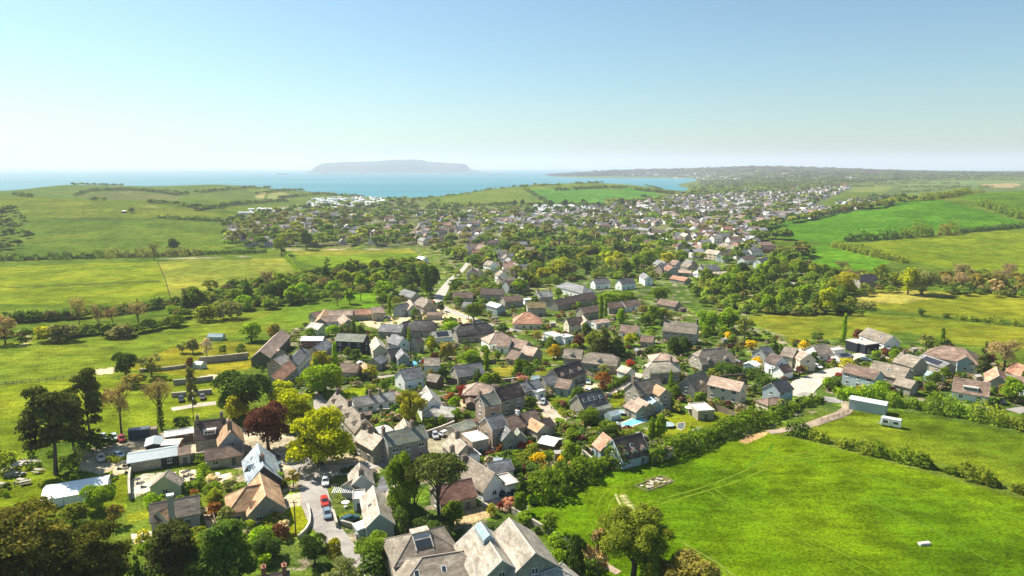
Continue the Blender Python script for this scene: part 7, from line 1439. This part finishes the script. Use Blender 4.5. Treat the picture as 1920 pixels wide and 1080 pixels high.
P_ = poly_pts([(420,466),(425,420),(560,385),(760,380),(775,462)], 430) + poly_pts([(770,460),(790,410),(1000,410),(1420,405),(1440,480),(1330,500),(1200,470),(1000,445),(975,500),(900,508)], 430) + poly_pts([(970,505),(960,450),(1000,430),(1180,440),(1260,475),(1100,482),(1000,505)], 240) + poly_pts([(560,405),(760,372),(1000,400),(1290,362),(1600,344),(1500,400),(1150,425),(860,410)], 760) + poly_pts([(610,520),(760,500),(790,512),(740,525),(640,530)], 40)
far_trees('valley_woodland', P_, (7, 15), (.75, 1.05))
LOW0 = LOWV; C2_, R2_ = lobes_round(np.random.default_rng(5), 9, .02, 1, .5, .24); LOWV = [leaves(np.random.default_rng(60 + q), C2_, R2_, 420, .12) for q in range(5)]
P_ = poly_pts([(330,575),(430,545),(540,528),(620,508),(770,508),(800,540),(745,565),(690,548),(640,555),(560,575),(440,588)], 190) + poly_pts([(900,560),(880,520),(1000,498),(1090,478),(1180,468),(1260,478),(1335,515),(1210,528),(1100,522),(1010,540)], 330) + poly_pts([(1290,538),(1330,510),(1400,506),(1500,525),(1600,565),(1610,592),(1500,592),(1420,592),(1320,578)], 300) + poly_pts([(1390,500),(1470,493),(1560,512),(1690,520),(1690,548),(1600,552),(1480,530)], 110) + poly_pts([(1752,550),(1830,556),(1930,560),(2040,562),(2040,528),(1920,520),(1780,516)], 110) + poly_pts([(720,575),(830,490),(900,500),(890,560),(840,600)], 70)
P_ += line_pts([(-60,612),(0,606),(140,598),(230,588),(330,572),(430,556)], 90, 2) + line_pts([(-20,632),(60,634),(120,633),(180,628),(260,624),(330,610)], 46, 3) + line_pts([(430,540),(540,528),(620,508)], 50, 3) + line_pts([(330,598),(400,588),(470,575),(540,560)], 40, 3)
far_trees('valley_thicket', P_, (4.5, 9), (.6, .95), [(.165,.27,.036),(.12,.21,.036),(.21,.33,.036),(.24,.29,.05),(.13,.22,.036),(.30,.35,.06),(.23,.22,.08)])
P_ = [q for q in poly_pts(VIL, 2700) if not any(inpoly(np.array([q[0]]), np.array([q[1]]), k_)[0] for k_ in KEEP)]
LOWV = [leaves(np.random.default_rng(80 + q), C2_, R2_, 150, .17) for q in range(5)]
far_trees('garden_undergrowth', P_, (1.4, 4.2), (.5, .9), [(.10,.18,.03),(.07,.13,.03),(.16,.27,.03),(.18,.20,.04),(.06,.11,.03),(.24,.20,.08),(.30,.26,.20),(.14,.06,.05)])
LOWV = LOW0
P_ = []
for pl, n_ in [([(35,348.5),(80,347.5),(130,346.3),(230,349)],60), ([(140,368),(170,358),(240,356),(330,362)],90), ([(240,356),(300,360),(330,366)],40), ([(330,366),(420,357),(470,352),(540,354)],70), ([(28,366),(60,370)],24), ([(170,376),(200,377)],8), ([(280,381),(330,384),(350,388),(420,392)],50), ([(365,395),(440,384),(540,377)],120), ([(480,364),(540,357),(620,360)],60), ([(520,372),(600,364),(680,370)],90),
   ([(760,377),(860,366),(920,356),(980,349)],30), ([(970,351),(1000,349),(1050,348)],26), ([(1040,357),(1110,353),(1175,352)],60), ([(985,356),(1005,368),(1025,380)],40), ([(1080,345),(1140,343),(1180,344)],34), ([(1170,343),(1200,347),(1240,356)],30), ([(960,392),(1000,384),(1030,386),(1080,384),(1130,386),(1170,380),(1230,377)],70), ([(800,388),(880,386),(960,384)],60), ([(1190,356),(1240,361),(1290,366)],70),
   ([(1500,356),(1560,346),(1640,342),(1700,340),(1920,337)],160), ([(1640,346),(1700,344),(1800,345)],60), ([(1690,352),(1800,352),(1860,352)],60), ([(1560,352),(1640,350)],40), ([(1790,336),(1850,334),(1920,332)],160), ([(1690,362),(1760,358),(1800,350)],40)]: P_ += line_pts(pl, int(n_ * 1.7))
far_trees('distant_hedgerows', P_, (5, 11), (.5, .85), FC[:5], avoid=False)
P_ = line_pts([(1420,434),(1470,420),(1540,408),(1600,392),(1640,392),(1680,385)], 130, 2.5) + poly_pts([(1595,378),(1630,370),(1690,370),(1720,378),(1650,390)], 60) + line_pts([(1440,447),(1480,450)], 12) + poly_pts([(1445,490),(1500,470),(1520,482),(1480,500)], 26)
far_trees('hilltop_woodland', P_, (8, 14), (.7, 1.0), FC, avoid=False)
P_ = poly_pts([(-200,375),(28,385),(62,440),(40,472),(0,485),(-200,490)], 130)
far_trees('hillside_scrub', P_, (7, 14), (.5, .9), FC[:5], avoid=False)
P_ = poly_pts([(1045,327),(1140,318),(1260,317),(1400,312),(1560,315),(1700,321),(1920,324),(2200,322),(2200,336),(1920,332),(1700,338),(1600,344),(1330,352),(1290,334),(1160,330)], 2600)
far_trees('far_hill_woodland', P_, (20, 44), (.28, .42), [(.11,.165,.065),(.085,.135,.055),(.13,.185,.065)], avoid=False)
P_ = poly_pts([(1290,350),(1340,340),(1600,344),(1500,360),(1300,368)], 500)
far_trees('far_plain_woodland', P_, (10, 20), (.6, .9), FC[:5], avoid=False)
# ------------------------------------------------------------------ labels for everything described by its neighbours
for o, desc, u, v in PENDING: o['label'] = unique_label(desc, u, v)
for o in list(sc.objects):
    if 'uv' in o: del o['uv']
